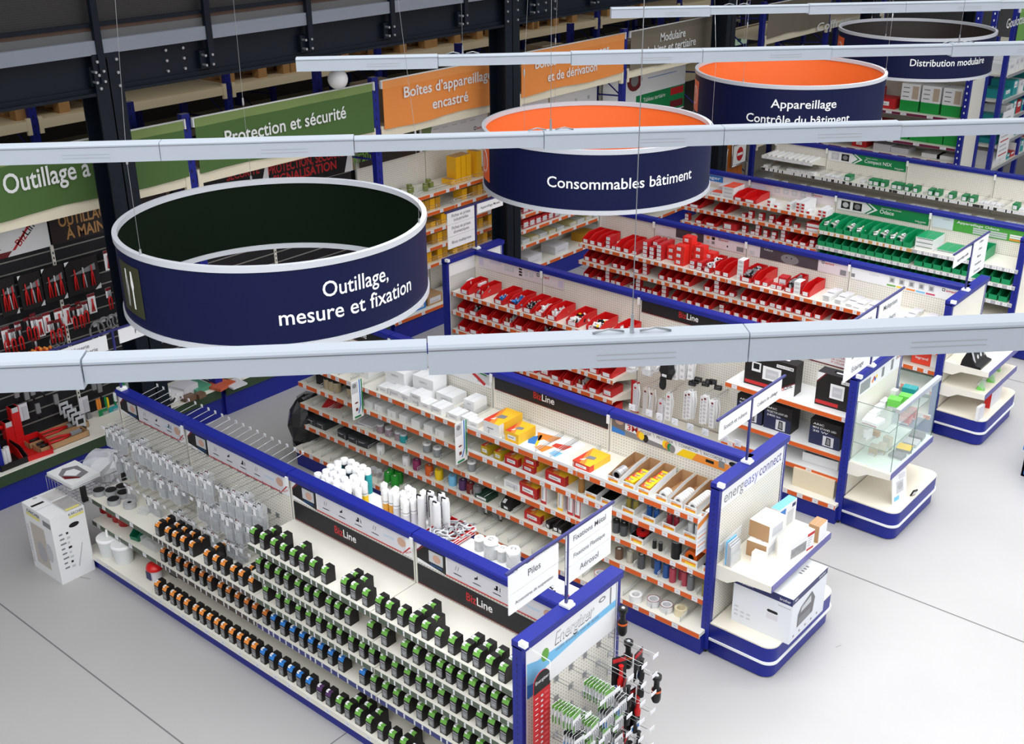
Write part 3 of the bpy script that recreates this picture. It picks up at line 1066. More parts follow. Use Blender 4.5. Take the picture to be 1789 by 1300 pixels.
def d2(b, P):
    y0, y1, z0, z1 = 3.74, 4.97, 2.14, 2.5
    b.shape((-9.89, 0, 0), Y3, Z3, [(y0, z0), (4.55, z0), (4.6, z0 + 0.05), (y0, z0 + 0.05)], DKRED)
    b.shape((-9.89, 0, 0), Y3, Z3, [(4.6, z0 + 0.05), (4.63, z0 + 0.05), (4.92, z1), (4.89, z1)], REDP, 0.0012)
    b.shape((-9.89, 0, 0), Y3, Z3, [(4.86, z1), (4.97, z1), (4.97, z1 - 0.06)], DKRED, 0.001)
    b.text('Biz', (-9.89, 4.68, z0 + 0.07), Vector((0, .75, .66)), Vector((0, -.66, .75)), 0.10, REDP, bold=0.01)
    b.text('Line', (-9.89, 4.77, z0 + 0.15), Vector((0, .75, .66)), Vector((0, -.66, .75)), 0.10, BLACK, bold=0.01)
    for z in (2.42, 2.30, 2.22):
        b.rect((-9.89, 0, z), Y3, Z3, 4.2, 4.5, 0, 0.008, MGREY)
        b.rect((-9.89, 0, z - 0.022), Y3, Z3, 4.2, 4.42, 0, 0.008, MGREY)
    b.disc((-9.89, 0, 0), Y3, Z3, 4.08, 2.26, 0.06, 0.05, MGREY)


board('header_board', 'white header board with red edge and slanted BizLine lettering', 'sign', -9.89, 3.74, 4.97, 2.14, 2.5, PAPER, d2)


def d3(b, P):
    for s, p0, p1, size in (('PROTECTION, SÉCURITÉ', (469, 304), (601, 274), 0.14), ('SIGNALISATION', (478, 323), (588, 294), 0.14)):
        a, c = atx(*p0, -9.89), atx(*p1, -9.89)
        b.text(s, (-9.89, a.y, (a.z + c.z) / 2), Y3, Z3, size, REDP, 'L', c.y - a.y, 0.02)
    b.shape((-9.89, 0, 0), Y3, Z3, [(8.62, 2.1), (8.75, 2.1), (8.75, 2.5)], PAPER)


board('header_board', 'black header board with red lettering PROTECTION, SÉCURITÉ', 'sign', -9.89, 7.56, 8.75, 2.1, 2.5, BLACK, d3)


def d4(b, P):
    a, c = atx(396, 313, -9.89), atx(454, 305, -9.89)
    b.text('SÉCURITÉ', (-9.89, a.y, (a.z + c.z) / 2), Y3, Z3, 0.12, REDP, 'L', c.y - a.y, 0.02)
    b.shape((-9.89, 0, 0), Y3, Z3, [(7.4, 2.1), (7.54, 2.1), (7.54, 2.5)], PAPER)


board('header_board', 'black header board with red lettering SÉCURITÉ beside the longer one', 'sign', -9.89, 6.34, 7.54, 2.1, 2.5, BLACK, d4)


def d5(b, P):
    a, c = atx(618, 285, -9.89), atx(656, 277, -9.89)
    b.text('RT2012', (-9.89, a.y, (a.z + c.z) / 2), Y3, Z3, 0.14, LIME, 'L', c.y - a.y, 0.02)
    a, c = atx(705, 234, -9.89), atx(732, 229, -9.89)
    b.text('PRISES', (-9.89, a.y, a.z), Y3, Z3, 0.13, LIME, 'L', c.y - a.y, 0.02)


board('header_board', 'dark brown header board with green lettering RT2012', 'sign', -9.89, 8.86, 9.85, 2.1, 2.5, DBRN, d5)


def logo(b, o, u, v, x, y, h, colr=REDP):
    """square mark and red word"""
    w = h * 0.9
    for a0, a1, b0, b1 in ((0, .2, 0, 1), (.8, 1, 0, 1), (0, 1, 0, .2), (0, 1, .8, 1)):
        b.rect(o, u, v, x + a0 * w, x + a1 * w, y + b0 * w, y + b1 * w, BLACK, 0.0012)
    oo = Vector(o) + Vector(u).normalized() * (x + w * 1.3) + Vector(v).normalized() * y
    b.text('legrand', oo, u, v, h * 1.05, colr, 'L', None, 0.02)


def d6(b, P):
    o = (-9.89, 0, 0)
    b.shape(o, Y3, Z3, [(9.9, 2.1), (10.0, 2.1), (10.12, 2.5), (9.9, 2.5)], mat('sage_green_print', srgb(120, 140, 90), 0.5))  # sage green slanted block at the end of the board
    for k, cc in enumerate((ORP, REDP, REDP, DKRED, MGREY)):
        b.disc(o, Y3, Z3, 10.14 + k * 0.17, 2.42, 0.055, 0.04, cc)
        b.rect(o, Y3, Z3, 10.1 + k * 0.17, 10.2 + k * 0.17, 2.33, 2.34, LGREY)
    logo(b, o, Y3, Z3, 10.85, 2.2, 0.05)


board('header_board', 'pale header board with a row of orange and red box pictures', 'sign', -9.89, 9.87, 11.12, 2.1, 2.5, PAPER, d6)


def d7(b, P):
    o = (-9.89, 0, 0)
    for k in range(3):
        b.rect(o, Y3, Z3, 11.45 + k * 0.09, 11.5 + k * 0.13, 2.38 + k * 0.02, 2.41 + k * 0.02, BLACK)
    b.rect(o, Y3, Z3, 11.9, 12.2, 2.3, 2.31, LGREY)
    b.rect(o, Y3, Z3, 12.38, 12.41, 2.1, 2.5, mat('khaki_print', srgb(150, 130, 90), 0.5))
    b.disc(o, Y3, Z3, 12.3, 2.18, 0.03, 0.03, BLP)
    for y in (12.65, 12.95, 13.25):
        b.rect(o, Y3, Z3, y, y + 0.08, 2.38, 2.40, MGREY)
        b.disc(o, Y3, Z3, y + 0.05, 2.25, 0.03, 0.03, LGREY)


board('header_board', 'pale header board with small black drawings above the red boxes', 'sign', -9.89, 11.27, 13.5, 2.1, 2.5, PAPER, d7)


def d8(b, P):
    o = (-9.89, 0, 0)
    b.disc(o, Y3, Z3, 14.45, 2.32, 0.2, 0.16, DKRED)
    b.disc(o, Y3, Z3, 14.45, 2.32, 0.1, 0.09, MGREY, 0.0014)
    b.rect(o, Y3, Z3, 14.8, 15.6, 2.3, 2.31, BLP)
    b.rect(o, Y3, Z3, 15.5, 15.8, 2.42, 2.44, BLACK)
    b.rect(o, Y3, Z3, 14.5, 15.86, 1.72, 2.08, GREENB)
    b.text('Tableau tertiaire', (-9.89, 14.7, 1.96), Y3, Z3, 0.09, WHITE)
    for z, cc in ((1.95, REDP), (1.75, DKRED)):
        b.rect(o, Y3, Z3, 15.45, 15.82, z, z + 0.11, cc, 0.0014)
    b.rect(o, Y3, Z3, 13.75, 14.4, 1.86, 1.98, LIME, 0.0014)


board('header_board', 'pale and green header board with dark red picture below the brown banner', 'sign', -9.89, 13.65, 15.86, 1.7, 2.5, PAPER, d8)


def wall_bay(y0, y1, levels, label, strip='orange', mesh=True):
    t = wthing('wall_shelving', label, 'shelving unit', (-9.9, (y0 + y1) / 2, 0))
    ym = (y0 + y1) / 2
    for a, c in ((y0, ym), (ym, y1)):
        b = MB()
        b.box(-9.96, -9.93, a + 0.006, c - 0.006, 0.25, 2.5, MESHG)
        wpart(b, 'back_panel', t)
        for z in levels:
            s = shelf(t, -9.9, a + 0.003, c - 0.003, z, 0.42, strip, 0.28, 0.06, axis='y')
            q = MB()
            for dz in (0.035, 0.065):
                q.tube([(-9.475, a + 0.01, z + dz), (-9.475, c - 0.01, z + dz)], 0.003, CHROME, 4)
            for k in range(5):
                yy = a + 0.02 + (c - a - 0.04) * k / 4
                q.tube([(-9.475, yy, z), (-9.475, yy, z + 0.065)], 0.003, CHROME, 4)
            wpart(q, 'wire_fence', s)
    b = MB()
    b.box(-9.95, -9.43, y0, y1, 0, 0.22, BLUE)
    wpart(b, 'base_plinth', t)
    shelf(t, -9.9, y0, y1, 0.28, 0.45, strip, 0.3, 0.06, axis='y', name='base_shelf')
    return t


WL = (1.715, 1.49, 1.265, 1.045, 0.83)
wall_bay(8.84, 11.13, WL, 'wall shelving with orange rails and yellow mounting boxes below the first orange banner')
wall_bay(11.26, 13.51, WL + (0.62,), 'wall shelving with orange rails and red cartons below the second orange banner')
wall_bay(13.64, 15.87, (1.55, 1.265, 1.045, 0.83, 0.62), 'dim wall shelving below the grey brown banner')

# globe lamp under the mezzanine edge
t = wthing('globe_lamp', 'white round globe lamp hanging under the mezzanine beam', 'lamp', (-9.3, 8.12, 3.2))
b = MB()
prof = [(0.003 + 0.105 * math.sin(a), 3.29 - 0.105 * math.cos(a)) for a in [math.pi * k / 10 for k in range(11)]]
b.lathe(-9.32, 8.12, prof, mat('opal_glass', (0.85, 0.83, 0.83), 0.25), 20)
wpart(b, 'globe', t)
b = MB()
b.tube([(-9.32, 8.12, 3.39), (-9.32, 8.12, 3.975)], 0.008, BLACK, 6)
b.lathe(-9.32, 8.12, [(0.03, 3.385), (0.02, 3.42)], BLACK, 10)
wpart(b, 'stem', t)

# emergency lights in the dark stock area, exit sign on the far side
for i, (px_, py_) in enumerate(((315, 159), (324, 158))):
    p = atx(px_, py_, -15.2)
    t = wthing('emergency_light', 'tiny green emergency light in the dark behind the banners, %s of the pair' % nth(i + 1), 'light', p, 'green emergency lights')
    b = MB()
    b.box(p.x - 0.04, p.x, p.y - 0.03, p.y + 0.03, p.z - 0.03, p.z + 0.03, WHITE)
    wpart(b, 'housing', t)
    b = MB()
    b.lathe(p.y, p.z, [(0.028, p.x), (0.01, p.x + 0.02)], mat('green_led', (0.25, 1.0, 0.45), 0.3, emit=6), 10, True, 'x')
    wpart(b, 'lens', t)
p = atx(1296, 66, -11.0)
t = wthing('exit_sign', 'small pale green exit sign hanging in the stock area', 'sign', p)
b = MB()
b.box(p.x - 0.02, p.x, p.y - 0.2, p.y + 0.2, p.z - 0.12, p.z + 0.12, mat('exit_panel', srgb(170, 200, 180), 0.4, emit=0.3))
b.rect((p.x, p.y, p.z), Y3, Z3, -0.15, -0.02, -0.06, 0.06, GREENB)
b.shape((p.x, p.y, p.z), Y3, Z3, [(0.02, 0), (0.1, 0.06), (0.1, 0.02), (0.16, 0.02), (0.16, -0.02), (0.1, -0.02), (0.1, -0.06)], GREENB)
wpart(b, 'panel', t)
b = MB()
for dy in (-0.15, 0.15):
    b.tube([(p.x - 0.01, p.y + dy, p.z + 0.12), (p.x - 0.01, p.y + dy, 3.98)], 0.004, CHROME, 4)
wpart(b, 'suspension_wire', t)

# orange swing doors with a no entry plate
t = wthing('swing_door', 'orange strip door with white no entry plate beyond the bins gondolas', 'door', (-9.5, 16.95, 0))
for k in range(5):
    b = MB()
    b.box(-9.56, -9.53, 16.42 + k * 0.17, 16.58 + k * 0.17, 0.02, 2.3, mat('orange_leaf', srgb(180, 96, 24), 0.35, vary=0.1))
    wpart(b, 'strip', t)
b = MB()
b.box(-9.57, -9.51, 16.37, 17.3, 2.3, 2.38, GREY)
b.tube([(-9.5, 17.36, 0), (-9.5, 17.36, 2.3)], 0.03, CHROME, 8)
wpart(b, 'frame', t)
b = MB()
xx = -9.48
b.tube([(xx, 16.62, 0.55), (xx, 16.62, 0.9), (xx + 0.01, 16.65, 0.93)], 0.018, CHROME, 6)
b.tube([(xx, 16.8, 0.6), (xx, 17.34, 0.6), (xx, 17.34, 0.96), (xx, 16.8, 0.96), (xx, 16.8, 0.6)], 0.015, CHROME, 6)
wpart(b, 'push_bar', t)
b = MB()
b.box(xx - 0.005, xx + 0.005, 16.84, 17.25, 0.62, 0.94, WHITE)
b.disc((xx + 0.005, 0, 0), Y3, Z3, 17.05, 0.78, 0.11, 0.12, REDP)
b.rect((xx + 0.005, 17.05, 0.78), Y3, Z3, -0.09, 0.09, -0.022, 0.022, WHITE, 0.0018)
wpart(b, 'no_entry_plate', t)

# ---------------------------------------------------------------- gondola ends
LAVE = mat('lavender_print', srgb(206, 196, 216), 0.5)
SKYB = mat('sky_blue_print', srgb(120, 190, 232), 0.5)
E1 = end_display('blue end display of hanging battery cards, lettered Energizer, at the end of the screw gondola', -3.345, 4.415, 0.475, False)
E2 = end_display('blue end display lettered energeasyconnect carrying cartons and a printer box', -3.41, 6.65, 0.49, dep=0.53)
E3 = end_display('blue end display that carries the glass showcase', -3.46, 8.93, 0.47, dep=0.5, panel=CREAM)
E4 = end_display('blue end display with plain cream header and a tablet stand on its upper shelf', -3.51, 11.14, 0.48, dep=0.5, panel=CREAM)
E5 = end_display('blue end display at the end of the green bins gondola, cut by the photo edge', -3.61, 13.6, 0.48, dep=0.5, panel=CREAM)
L3 = end_display('blue framed cream end panel at the stock end of the red bins gondola', -8.2, 8.95, 0.47, False, panel=dots('fine_grey_mesh', (0.62, 0.61, 0.58), (0.42, 0.41, 0.39), 0.03, 0.15))
S_E2 = end_shelf(E2, -3.41, 6.65, 0.77, 0.44)
end_shelf(E3, -3.46, 8.93, 0.625, 0.38)
end_shelf(E4, -3.51, 11.14, 0.80, 0.44)
end_shelf(E4, -3.51, 11.14, 0.555, 0.44)


def eposter(label, x, y0, y1, z0, z1, base, draw, name='header_poster', th=0.004):
    t = wthing(name, label, 'sign', (x, (y0 + y1) / 2, z0))
    b = MB()
    b.box(x - th, x, y0, y1, z0, z1, base)
    draw(b, (x, y0, z0))
    wpart(b, 'board', t)
    return t


def e1(b, o):
    w, h = 0.865, 0.37
    b.shape(o, Y3, Z3, [(0, 0), (0.18, 0.13), (0.5, 0.16), (w, 0.17), (w, 0.22), (0.4, 0.2), (0.1, 0.22), (0, 0.25)], SKYB)
    b.shape(o, Y3, Z3, [(0, 0), (0.17, 0.0), (0.13, 0.06), (0, 0.1)], BLP, 0.0012)
    b.disc(o, Y3, Z3, 0.17, 0.22, 0.035, 0.045, LIME, 0.0014)
    b.text('Energizer', Vector(o) + Y3 * 0.26 + Z3 * 0.23, Y3, Z3 + Y3 * 0.2, 0.125, BLACK, 'L', 0.37, 0.012)
    b.text('Energizer', Vector(o) + Y3 * 0.263 + Z3 * 0.236, Y3, Z3 + Y3 * 0.2, 0.115, PAPER, 'L', 0.362, 0.0, off=0.002)
    b.text('moins d’énergie, plus de durée', Vector(o) + Y3 * 0.27 + Z3 * 0.185, Y3, Z3, 0.032, MGREY, 'L', 0.42, 0, 0.002)
    b.rect(o, Y3, Z3, 0.80, 0.815, 0.2, 0.34, MGREY)
    b.disc(o, Y3, Z3, 0.72, 0.3, 0.035, 0.018, MGREY)
    b.disc(o, Y3, Z3, 0.72, 0.3, 0.02, 0.009, PAPER, 0.0014)


eposter('white header with a blue swoosh, lettered Energizer, above the hanging battery cards', -3.322, 3.98, 4.85, 1.02, 1.385, PAPER, e1)
eposter('white header strip lettered energeasyconnect in thin grey type', -3.387, 6.205, 7.095, 1.22, 1.385, PAPER,
        lambda b, o: (b.text('energ', Vector(o) + Y3 * 0.03 + Z3 * 0.035, Y3, Z3, 0.13, MGREY, 'L', 0.27), b.text('easy', Vector(o) + Y3 * 0.31 + Z3 * 0.035, Y3, Z3, 0.13, mat('pale_blue_print', srgb(128, 130, 190), 0.5), 'L', 0.2),
                      b.text('connect', Vector(o) + Y3 * 0.53 + Z3 * 0.035, Y3, Z3, 0.13, mat('indigo_print', srgb(84, 84, 150), 0.5), 'L', 0.33)))


def e3(b, o):
    b.rect(o, Y3, Z3, 0.02, 0.22, 0.02, 0.12, GREY)
    for k, cc in enumerate((ORP, REDP, BLP, YEL)):
        b.disc(o, Y3, Z3, 0.27 + k * 0.025, 0.06 + 0.02 * (k % 2), 0.018, 0.018, cc)
    b.rect(o, Y3, Z3, 0.45, 0.5, 0.03, 0.12, MGREY)
    b.rect(o, Y3, Z3, 0.64, 0.69, 0.03, 0.13, MGREY)
    logo(b, o, Y3, Z3, 0.74, 0.1, 0.03)


eposter('pale header poster with small product pictures above the glass showcase', -3.437, 8.51, 9.35, 1.22, 1.385, PAPER, e3)
eposter('plain cream header plate above the tablet stand display', -3.487, 10.71, 11.57, 1.2, 1.385, CREAM, lambda b, o: None)
eposter('plain cream header plate on the stock end panel of the red bins gondola', -8.177, 8.53, 9.37, 1.24, 1.385, WHITE, lambda b, o: None)


# ---------------------------------------------------------------- header posters along the gondolas
def poster(label, yc, x0, x1, z0, z1, base, draw):
    y = yc - 0.0245
    t = wthing('header_poster', label, 'sign', ((x0 + x1) / 2, y, z0))
    b = MB()
    b.box(x0, x1, y - 0.004, y, z0, z1, base)
    draw(b, (x0, y - 0.004, z0), x1 - x0, z1 - z0)
    wpart(b, 'board', t)
    return t


def icons(b, o, x0, dx, n, zi, zt):
    for k in range(n):
        x = x0 + dx * k
        j = k % 4
        if j in (0, 3):
            for q in (0, 0.02):
                b.shape(o, X3, Z3, [(x + q, zi), (x + q + 0.006, zi), (x + q + 0.016, zi + 0.035), (x + q + 0.01, zi + 0.035)], MGREY)
        elif j == 1:
            b.shape(o, X3, Z3, [(x, zi), (x + 0.03, zi + 0.012), (x + 0.028, zi + 0.04), (x + 0.016, zi + 0.02), (x + 0.004, zi + 0.02)], BLACK)
        else:
            b.rect(o, X3, Z3, x, x + 0.03, zi, zi + 0.012, BLACK)
            b.rect(o, X3, Z3, x + 0.015, x + 0.03, zi, zi + 0.035, BLACK)
            b.rect(o, X3, Z3, x + 0.045, x + 0.052, zi, zi + 0.03, MGREY)
        b.rect(o, X3, Z3, x - 0.012, x + 0.055, zt, zt + 0.007, MGREY)


SKIN = mat('skin_tone_print', srgb(200, 160, 140), 0.5)
PRN = mat('pale_lilac_grey', srgb(212, 210, 216), 0.5)


def fix_header(b, o, w, h):
    b.rect(o, X3, Z3, 0, w, h - 0.018, h - 0.008, BLACK)
    b.shape(o, X3, Z3, [(0.0, 0.09), (0.05, h - 0.018), (0.26, h - 0.018), (0.26, 0.0), (0.0, 0.03)], BLACK)
    b.shape(o, X3, Z3, [(0.0, 0.09), (0.05, h - 0.018), (0.075, h - 0.018), (0.0, 0.075)], DKRED, 0.0012)
    b.rect(o, X3, Z3, 0.11, 0.235, 0.045, h - 0.03, LGREY, 0.0012)
    b.disc(o, X3, Z3, 0.18, 0.085, 0.035, 0.03, SKIN, 0.0016)
    b.text('FIXATIONS', Vector(o) + X3 * 0.125 + Z3 * 0.02, X3, Z3, 0.022, BLP, 'L', 0.1, 0, 0.0016)
    b.rect(o, X3, Z3, 0.27, w - 0.06, 0.012, h - 0.018, PRN, 0.0008)
    icons(b, o, 0.34, 0.165, 4, 0.075, 0.045)
    b.text('FIXATIONS', Vector(o) + X3 * (w - 0.27) + Z3 * 0.07, X3, Z3, 0.022, SKYB, 'L', 0.1)
    b.disc(o, X3, Z3, w - 0.10, 0.085, 0.04, 0.035, SKIN)
    b.rect(o, X3, Z3, 0.26, w - 0.1, 0.0, 0.01, REDP, 0.0012)
    b.shape(o, X3, Z3, [(w - 0.1, 0.0), (w - 0.09, 0.0), (w, 0.09), (w, 0.105)], REDP, 0.0012)
    b.text('BizLine', Vector(o) + X3 * (w - 0.06) + Z3 * 0.012, X3 + Z3 * 0.6, Z3 - X3 * 0.6, 0.024, REDP, 'L', 0.06)


def biz_header(b, o, w, h):
    b.rect(o, X3, Z3, 0, w, 0, 0.008, DKRED)
    b.text('Biz', Vector(o) + X3 * (w * 0.36) + Z3 * (h * 0.4), X3, Z3, 0.085, REDP, 'L', 0.085, 0.012)
    b.text('Line', Vector(o) + X3 * (w * 0.36 + 0.09) + Z3 * (h * 0.4), X3, Z3, 0.085, WHITE, 'L', 0.13, 0.012)
    b.rect(o, X3, Z3, w * 0.36, w * 0.36 + 0.22, h * 0.34, h * 0.355, DKRED)


for i, s in enumerate(('first bay from the slatwall', 'second bay from the slatwall', 'bay with sealant tubes behind', 'bay next to the Energizer end')):
    a, c = P1[i] + 0.02, P1[i + 1] - 0.02
    poster('fixings header with icons and red underline, ' + s, Y1, a, c, 1.225, 1.385, PAPER, fix_header)
for i, s in ((2, 'farther from the Energizer end'), (3, 'next to the Energizer end')):
    poster('black BizLine panel below the fixings header, ' + s, Y1, P1[i] + 0.02, P1[i + 1] - 0.02, 1.055, 1.205, CHAR, biz_header)


def g2w(b, o, w, h):
    b.shape(o, X3, Z3, [(w - 0.42, h), (w - 0.30, h), (w - 0.05, h - 0.02), (w - 0.05, h - 0.035)], GREENB)
    b.rect(o, X3, Z3, w - 0.16, w - 0.02, h - 0.11, h - 0.02, LGREY)
    b.shape(o, X3, Z3, [(w - 0.22, 0.08), (w - 0.19, 0.1), (w - 0.06, 0.03), (w - 0.08, 0.005)], REDP, 0.0014)
    for k in range(4):
        b.disc(o, X3, Z3, 0.2 + 0.16 * k, 0.08, 0.02, 0.025, MGREY)
        b.rect(o, X3, Z3, 0.16 + 0.16 * k, 0.26 + 0.16 * k, 0.03, 0.037, GREENB)


def g3m(b, o, w, h):
    b.rect(o, X3, Z3, 0, 0.125, 0, h, mat('brown_photo_print', srgb(110, 98, 92), 0.5))
    b.shape(o, X3, Z3, [(0, 0), (0.125, 0), (0.125, 0.035), (0, 0.05)], BLP, 0.0014)
    b.disc(o, X3, Z3, 0.07, 0.11, 0.04, 0.03, SKIN, 0.0014)
    b.text('3M', Vector(o) + X3 * 0.145 + Z3 * 0.06, X3, Z3, 0.068, REDP, 'L', 0.10, 0.02)
    b.shape(o, X3, Z3, [(0.125, 0), (w - 0.6, 0), (w - 0.6, 0.03), (0.125, 0.055)], MGREY)
    for s, x, ww in (('ISOLER', 0.27, 0.1), ('PROTÉGER', 0.42, 0.15), ('CONNECTER', 0.62, 0.17), ('RACCORDER', 0.84, 0.16)):
        b.text(s, Vector(o) + X3 * x + Z3 * 0.075, X3, Z3, 0.034, BLACK, 'L', ww)
        b.shape(o, X3, Z3, [(x + ww + 0.014, 0.11), (x + ww + 0.018, 0.11), (x + ww + 0.032, 0.07), (x + ww + 0.028, 0.07)], MGREY)
    b.shape(o, X3, Z3, [(0.6, 0), (w, 0), (w, 0.065), (0.7, 0.065)], ORP)
    b.shape(o, X3, Z3, [(0.6, 0.0), (0.74, 0), (0.78, 0.065), (0.66, 0.065)], YEL, 0.0014)
    for x, z, cs in ((0.26, 0.055, (ORP, YEL)), (0.32, 0.04, (BLACK,)), (0.5, 0.05, (YEL, ORP, GREENB, MGREY))):
        for k, cc in enumerate(cs):
            b.disc(o, X3, Z3, x + 0.022 * k, z - 0.006 * k, 0.026, 0.034, cc, 0.0018 + 0.0003 * k)
    b.rect(o, X3, Z3, 0.86, 0.93, 0.025, 0.05, BLACK, 0.0016)
    b.rect(o, X3, Z3, w - 0.17, w - 0.12, 0.02, 0.075, MGREY, 0.0016)
    b.disc(o, X3, Z3, w - 0.05, 0.055, 0.035, 0.04, SKIN, 0.0018)
    b.disc(o, X3, Z3, w - 0.05, 0.08, 0.036, 0.02, BLACK, 0.002)


poster('black header panel at the stock end of the tape gondola', Y2, P2[0] + 0.02, P2[1] - 0.02, 1.25, 1.385, CHAR, biz_header)
poster('white header with green curve and red tool picture on the tape gondola', Y2, P2[1] + 0.02, P2[2] - 0.02, 1.25, 1.385, PAPER, g2w)
poster('black BizLine header above the yellow and orange cartons of the tape gondola', Y2, P2[2] + 0.02, P2[3] - 0.02, 1.26, 1.385, CHAR, biz_header)
poster('white 3M header lettered ISOLER, PROTÉGER, CONNECTER above the tape trays', Y2, P2[3] + 0.02, P2[4] - 0.08, 1.26, 1.385, PAPER, g3m)
PALE = mat('pale_pink_print', srgb(224, 214, 218), 0.5)


def leg1(b, o, w, h):
    b.rect(o, X3, Z3, 0, 0.07, 0.03, 0.12, LAVE)
    b.rect(o, X3, Z3, 0.16, 0.33, 0.085, h, LAVE)
    for x, ww in ((0.38, 0.07), (0.45, 0.07), (0.66, 0.05), (0.73, 0.06)):
        b.rect(o, X3, Z3, x, x + ww * 0.85, 0.045, 0.1, LGREY)
        b.rect(o, X3, Z3, x + 0.01, x + ww * 0.6, 0.06, 0.09, PRN, 0.0012)
    for k in range(3):
        b.rect(o, X3, Z3, 0.58, 0.625, 0.03 + 0.032 * k, 0.05 + 0.032 * k, BLACK)
    logo(b, o, X3, Z3, 0.83, 0.075, 0.04)
    b.rect(o, X3, Z3, w - 0.08, w - 0.01, 0.02, 0.1, LAVE)


poster('pale pink header with grey socket pictures above the first red bins', Y3_, P3[0] + 0.06, -6.92, 1.25, 1.385, PALE, leg1)
poster('black BizLine header on the red bins gondola above the hanging power strips', Y3_, P3[2] + 0.02, P3[3] - 0.02, 1.25, 1.385, CHAR, biz_header)


def lamp_header(b, o, w, h):
    b.rect(o, X3, Z3, 0, w, 0, 0.012, DKRED)
    icons(b, o, 0.2, 0.2, 3, 0.07, 0.04)
    for k, s in enumerate(('LUMINAIRE', 'DE CHANTIER', 'ET D’ÉCLAIRAGE')):
        b.text(s, Vector(o) + X3 * (w - 0.4) + Z3 * (0.09 - 0.028 * k), X3, Z3, 0.026, REDP, 'L', 0.17, 0.01)
    b.rect(o, X3, Z3, w - 0.15, w, 0.012, h, LGREY)
    b.disc(o, X3, Z3, w - 0.08, 0.06, 0.04, 0.045, SKIN, 0.0014)
    b.rect(o, X3, Z3, 0, w, h - 0.016, h - 0.006, BLACK)


poster('white header with red lettering LUMINAIRE DE CHANTIER above the work lights', Y3_, P3[3] + 0.02, P3[4] - 0.03, 1.235, 1.385, PAPER, lamp_header)
PHOTO = mat('dark_plum_photo', srgb(74, 66, 74), 0.45, vary=0.3, scale=6)


def cel1(b, o, w, h):
    b.text('Céliane', Vector(o) + X3 * 0.1 + Z3 * 0.10, X3, Z3, 0.032, LGREY)
    b.rect(o, X3, Z3, 0.28, 0.66, 0.02, h - 0.005, PHOTO)
    b.disc(o, X3, Z3, 0.53, 0.08, 0.05, 0.035, LGREY, 0.0012)
    for x, z, cc in ((0.70, 0.085, ORP), (0.77, 0.085, BLACK), (0.70, 0.035, LGREY), (0.77, 0.035, MGREY)):
        b.rect(o, X3, Z3, x, x + 0.04, z, z + 0.035, cc)
    logo(b, o, X3, Z3, 0.86, 0.095, 0.03)
    b.disc(o, X3, Z3, 0.98, 0.045, 0.01, 0.012, BLACK)
    b.rect(o, X3, Z3, w - 0.11, w - 0.02, 0.015, 0.07, MGREY)


def cel2(b, o, w, h):
    b.rect(o, X3, Z3, 0.02, 0.08, 0.01, 0.06, LGREY)
    b.rect(o, X3, Z3, 0.15, 0.86, 0.0, h - 0.004, PHOTO)
    b.text('Céliane', Vector(o) + X3 * 0.2 + Z3 * 0.10, X3, Z3, 0.036, PAPER, off=0.0014)
    b.disc(o, X3, Z3, 0.52, 0.055, 0.11, 0.055, MGREY, 0.0012, 20)
    b.disc(o, X3, Z3, 0.48, 0.07, 0.008, 0.008, BLACK, 0.0016)
    b.disc(o, X3, Z3, 0.54, 0.07, 0.008, 0.008, BLACK, 0.0016)
    logo(b, o, X3, Z3, 0.9, 0.095, 0.034)
    b.rect(o, X3, Z3, w - 0.09, w - 0.02, 0.01, 0.07, MGREY)


def cel3(b, o, w, h):
    b.rect(o, X3, Z3, 0.0, 0.04, 0.02, 0.06, MGREY)
    b.text('Céliane', Vector(o) + X3 * 0.2 + Z3 * 0.085, X3, Z3, 0.036, LGREY)
    for k, cc in enumerate((LIME, YEL, ORP, SKYB, mat('pink_print', srgb(200, 60, 100), 0.5))):
        x = 0.42 + 0.105 * k
        b.rect(o, X3, Z3, x, x + 0.06, 0.05, 0.115, LGREY)
        b.rect(o, X3, Z3, x + 0.012, x + 0.046, 0.062, 0.1, MGREY, 0.0012)
        b.rect(o, X3, Z3, x - 0.02, x + 0.075, 0.012, 0.03, cc)
    logo(b, o, X3, Z3, 0.98, 0.085, 0.034)


poster('pale header with dark lamp photo and four colour squares on the switch gondola', Y4, P4[1] + 0.02, P4[2] - 0.02, 1.25, 1.385, PALE, cel1)
poster('dark plum header lettered Céliane with a large socket photo on the switch gondola', Y4, P4[2] + 0.02, P4[3] - 0.02, 1.25, 1.385, PALE, cel2)
poster('white header lettered Céliane with five switch pictures over coloured bars', Y4, P4[3] + 0.02, P4[4] - 0.06, 1.25, 1.385, PAPER, cel3)


def hag(b, o, w, h):
    b.rect(o, X3, Z3, 0.05, 0.36, 0.035, h - 0.01, BLP)
    b.text('hager', Vector(o) + X3 * 0.08 + Z3 * 0.065, X3, Z3, 0.06, PAPER, 'L', 0.24, 0.008, 0.0016)


def leg5(b, o, w, h):
    b.rect(o, X3, Z3, 0.0, 0.22, 0.02, 0.11, mat('pale_blue_panel', srgb(206, 210, 230), 0.5))
    for k in range(4):
        x = 0.35 + 0.125 * k
        b.rect(o, X3, Z3, x, x + 0.075, 0.04, 0.11, LGREY)
        b.rect(o, X3, Z3, x + 0.015, x + 0.06, 0.055, 0.095, PRN, 0.0012)
    logo(b, o, X3, Z3, 0.88, 0.085, 0.036)


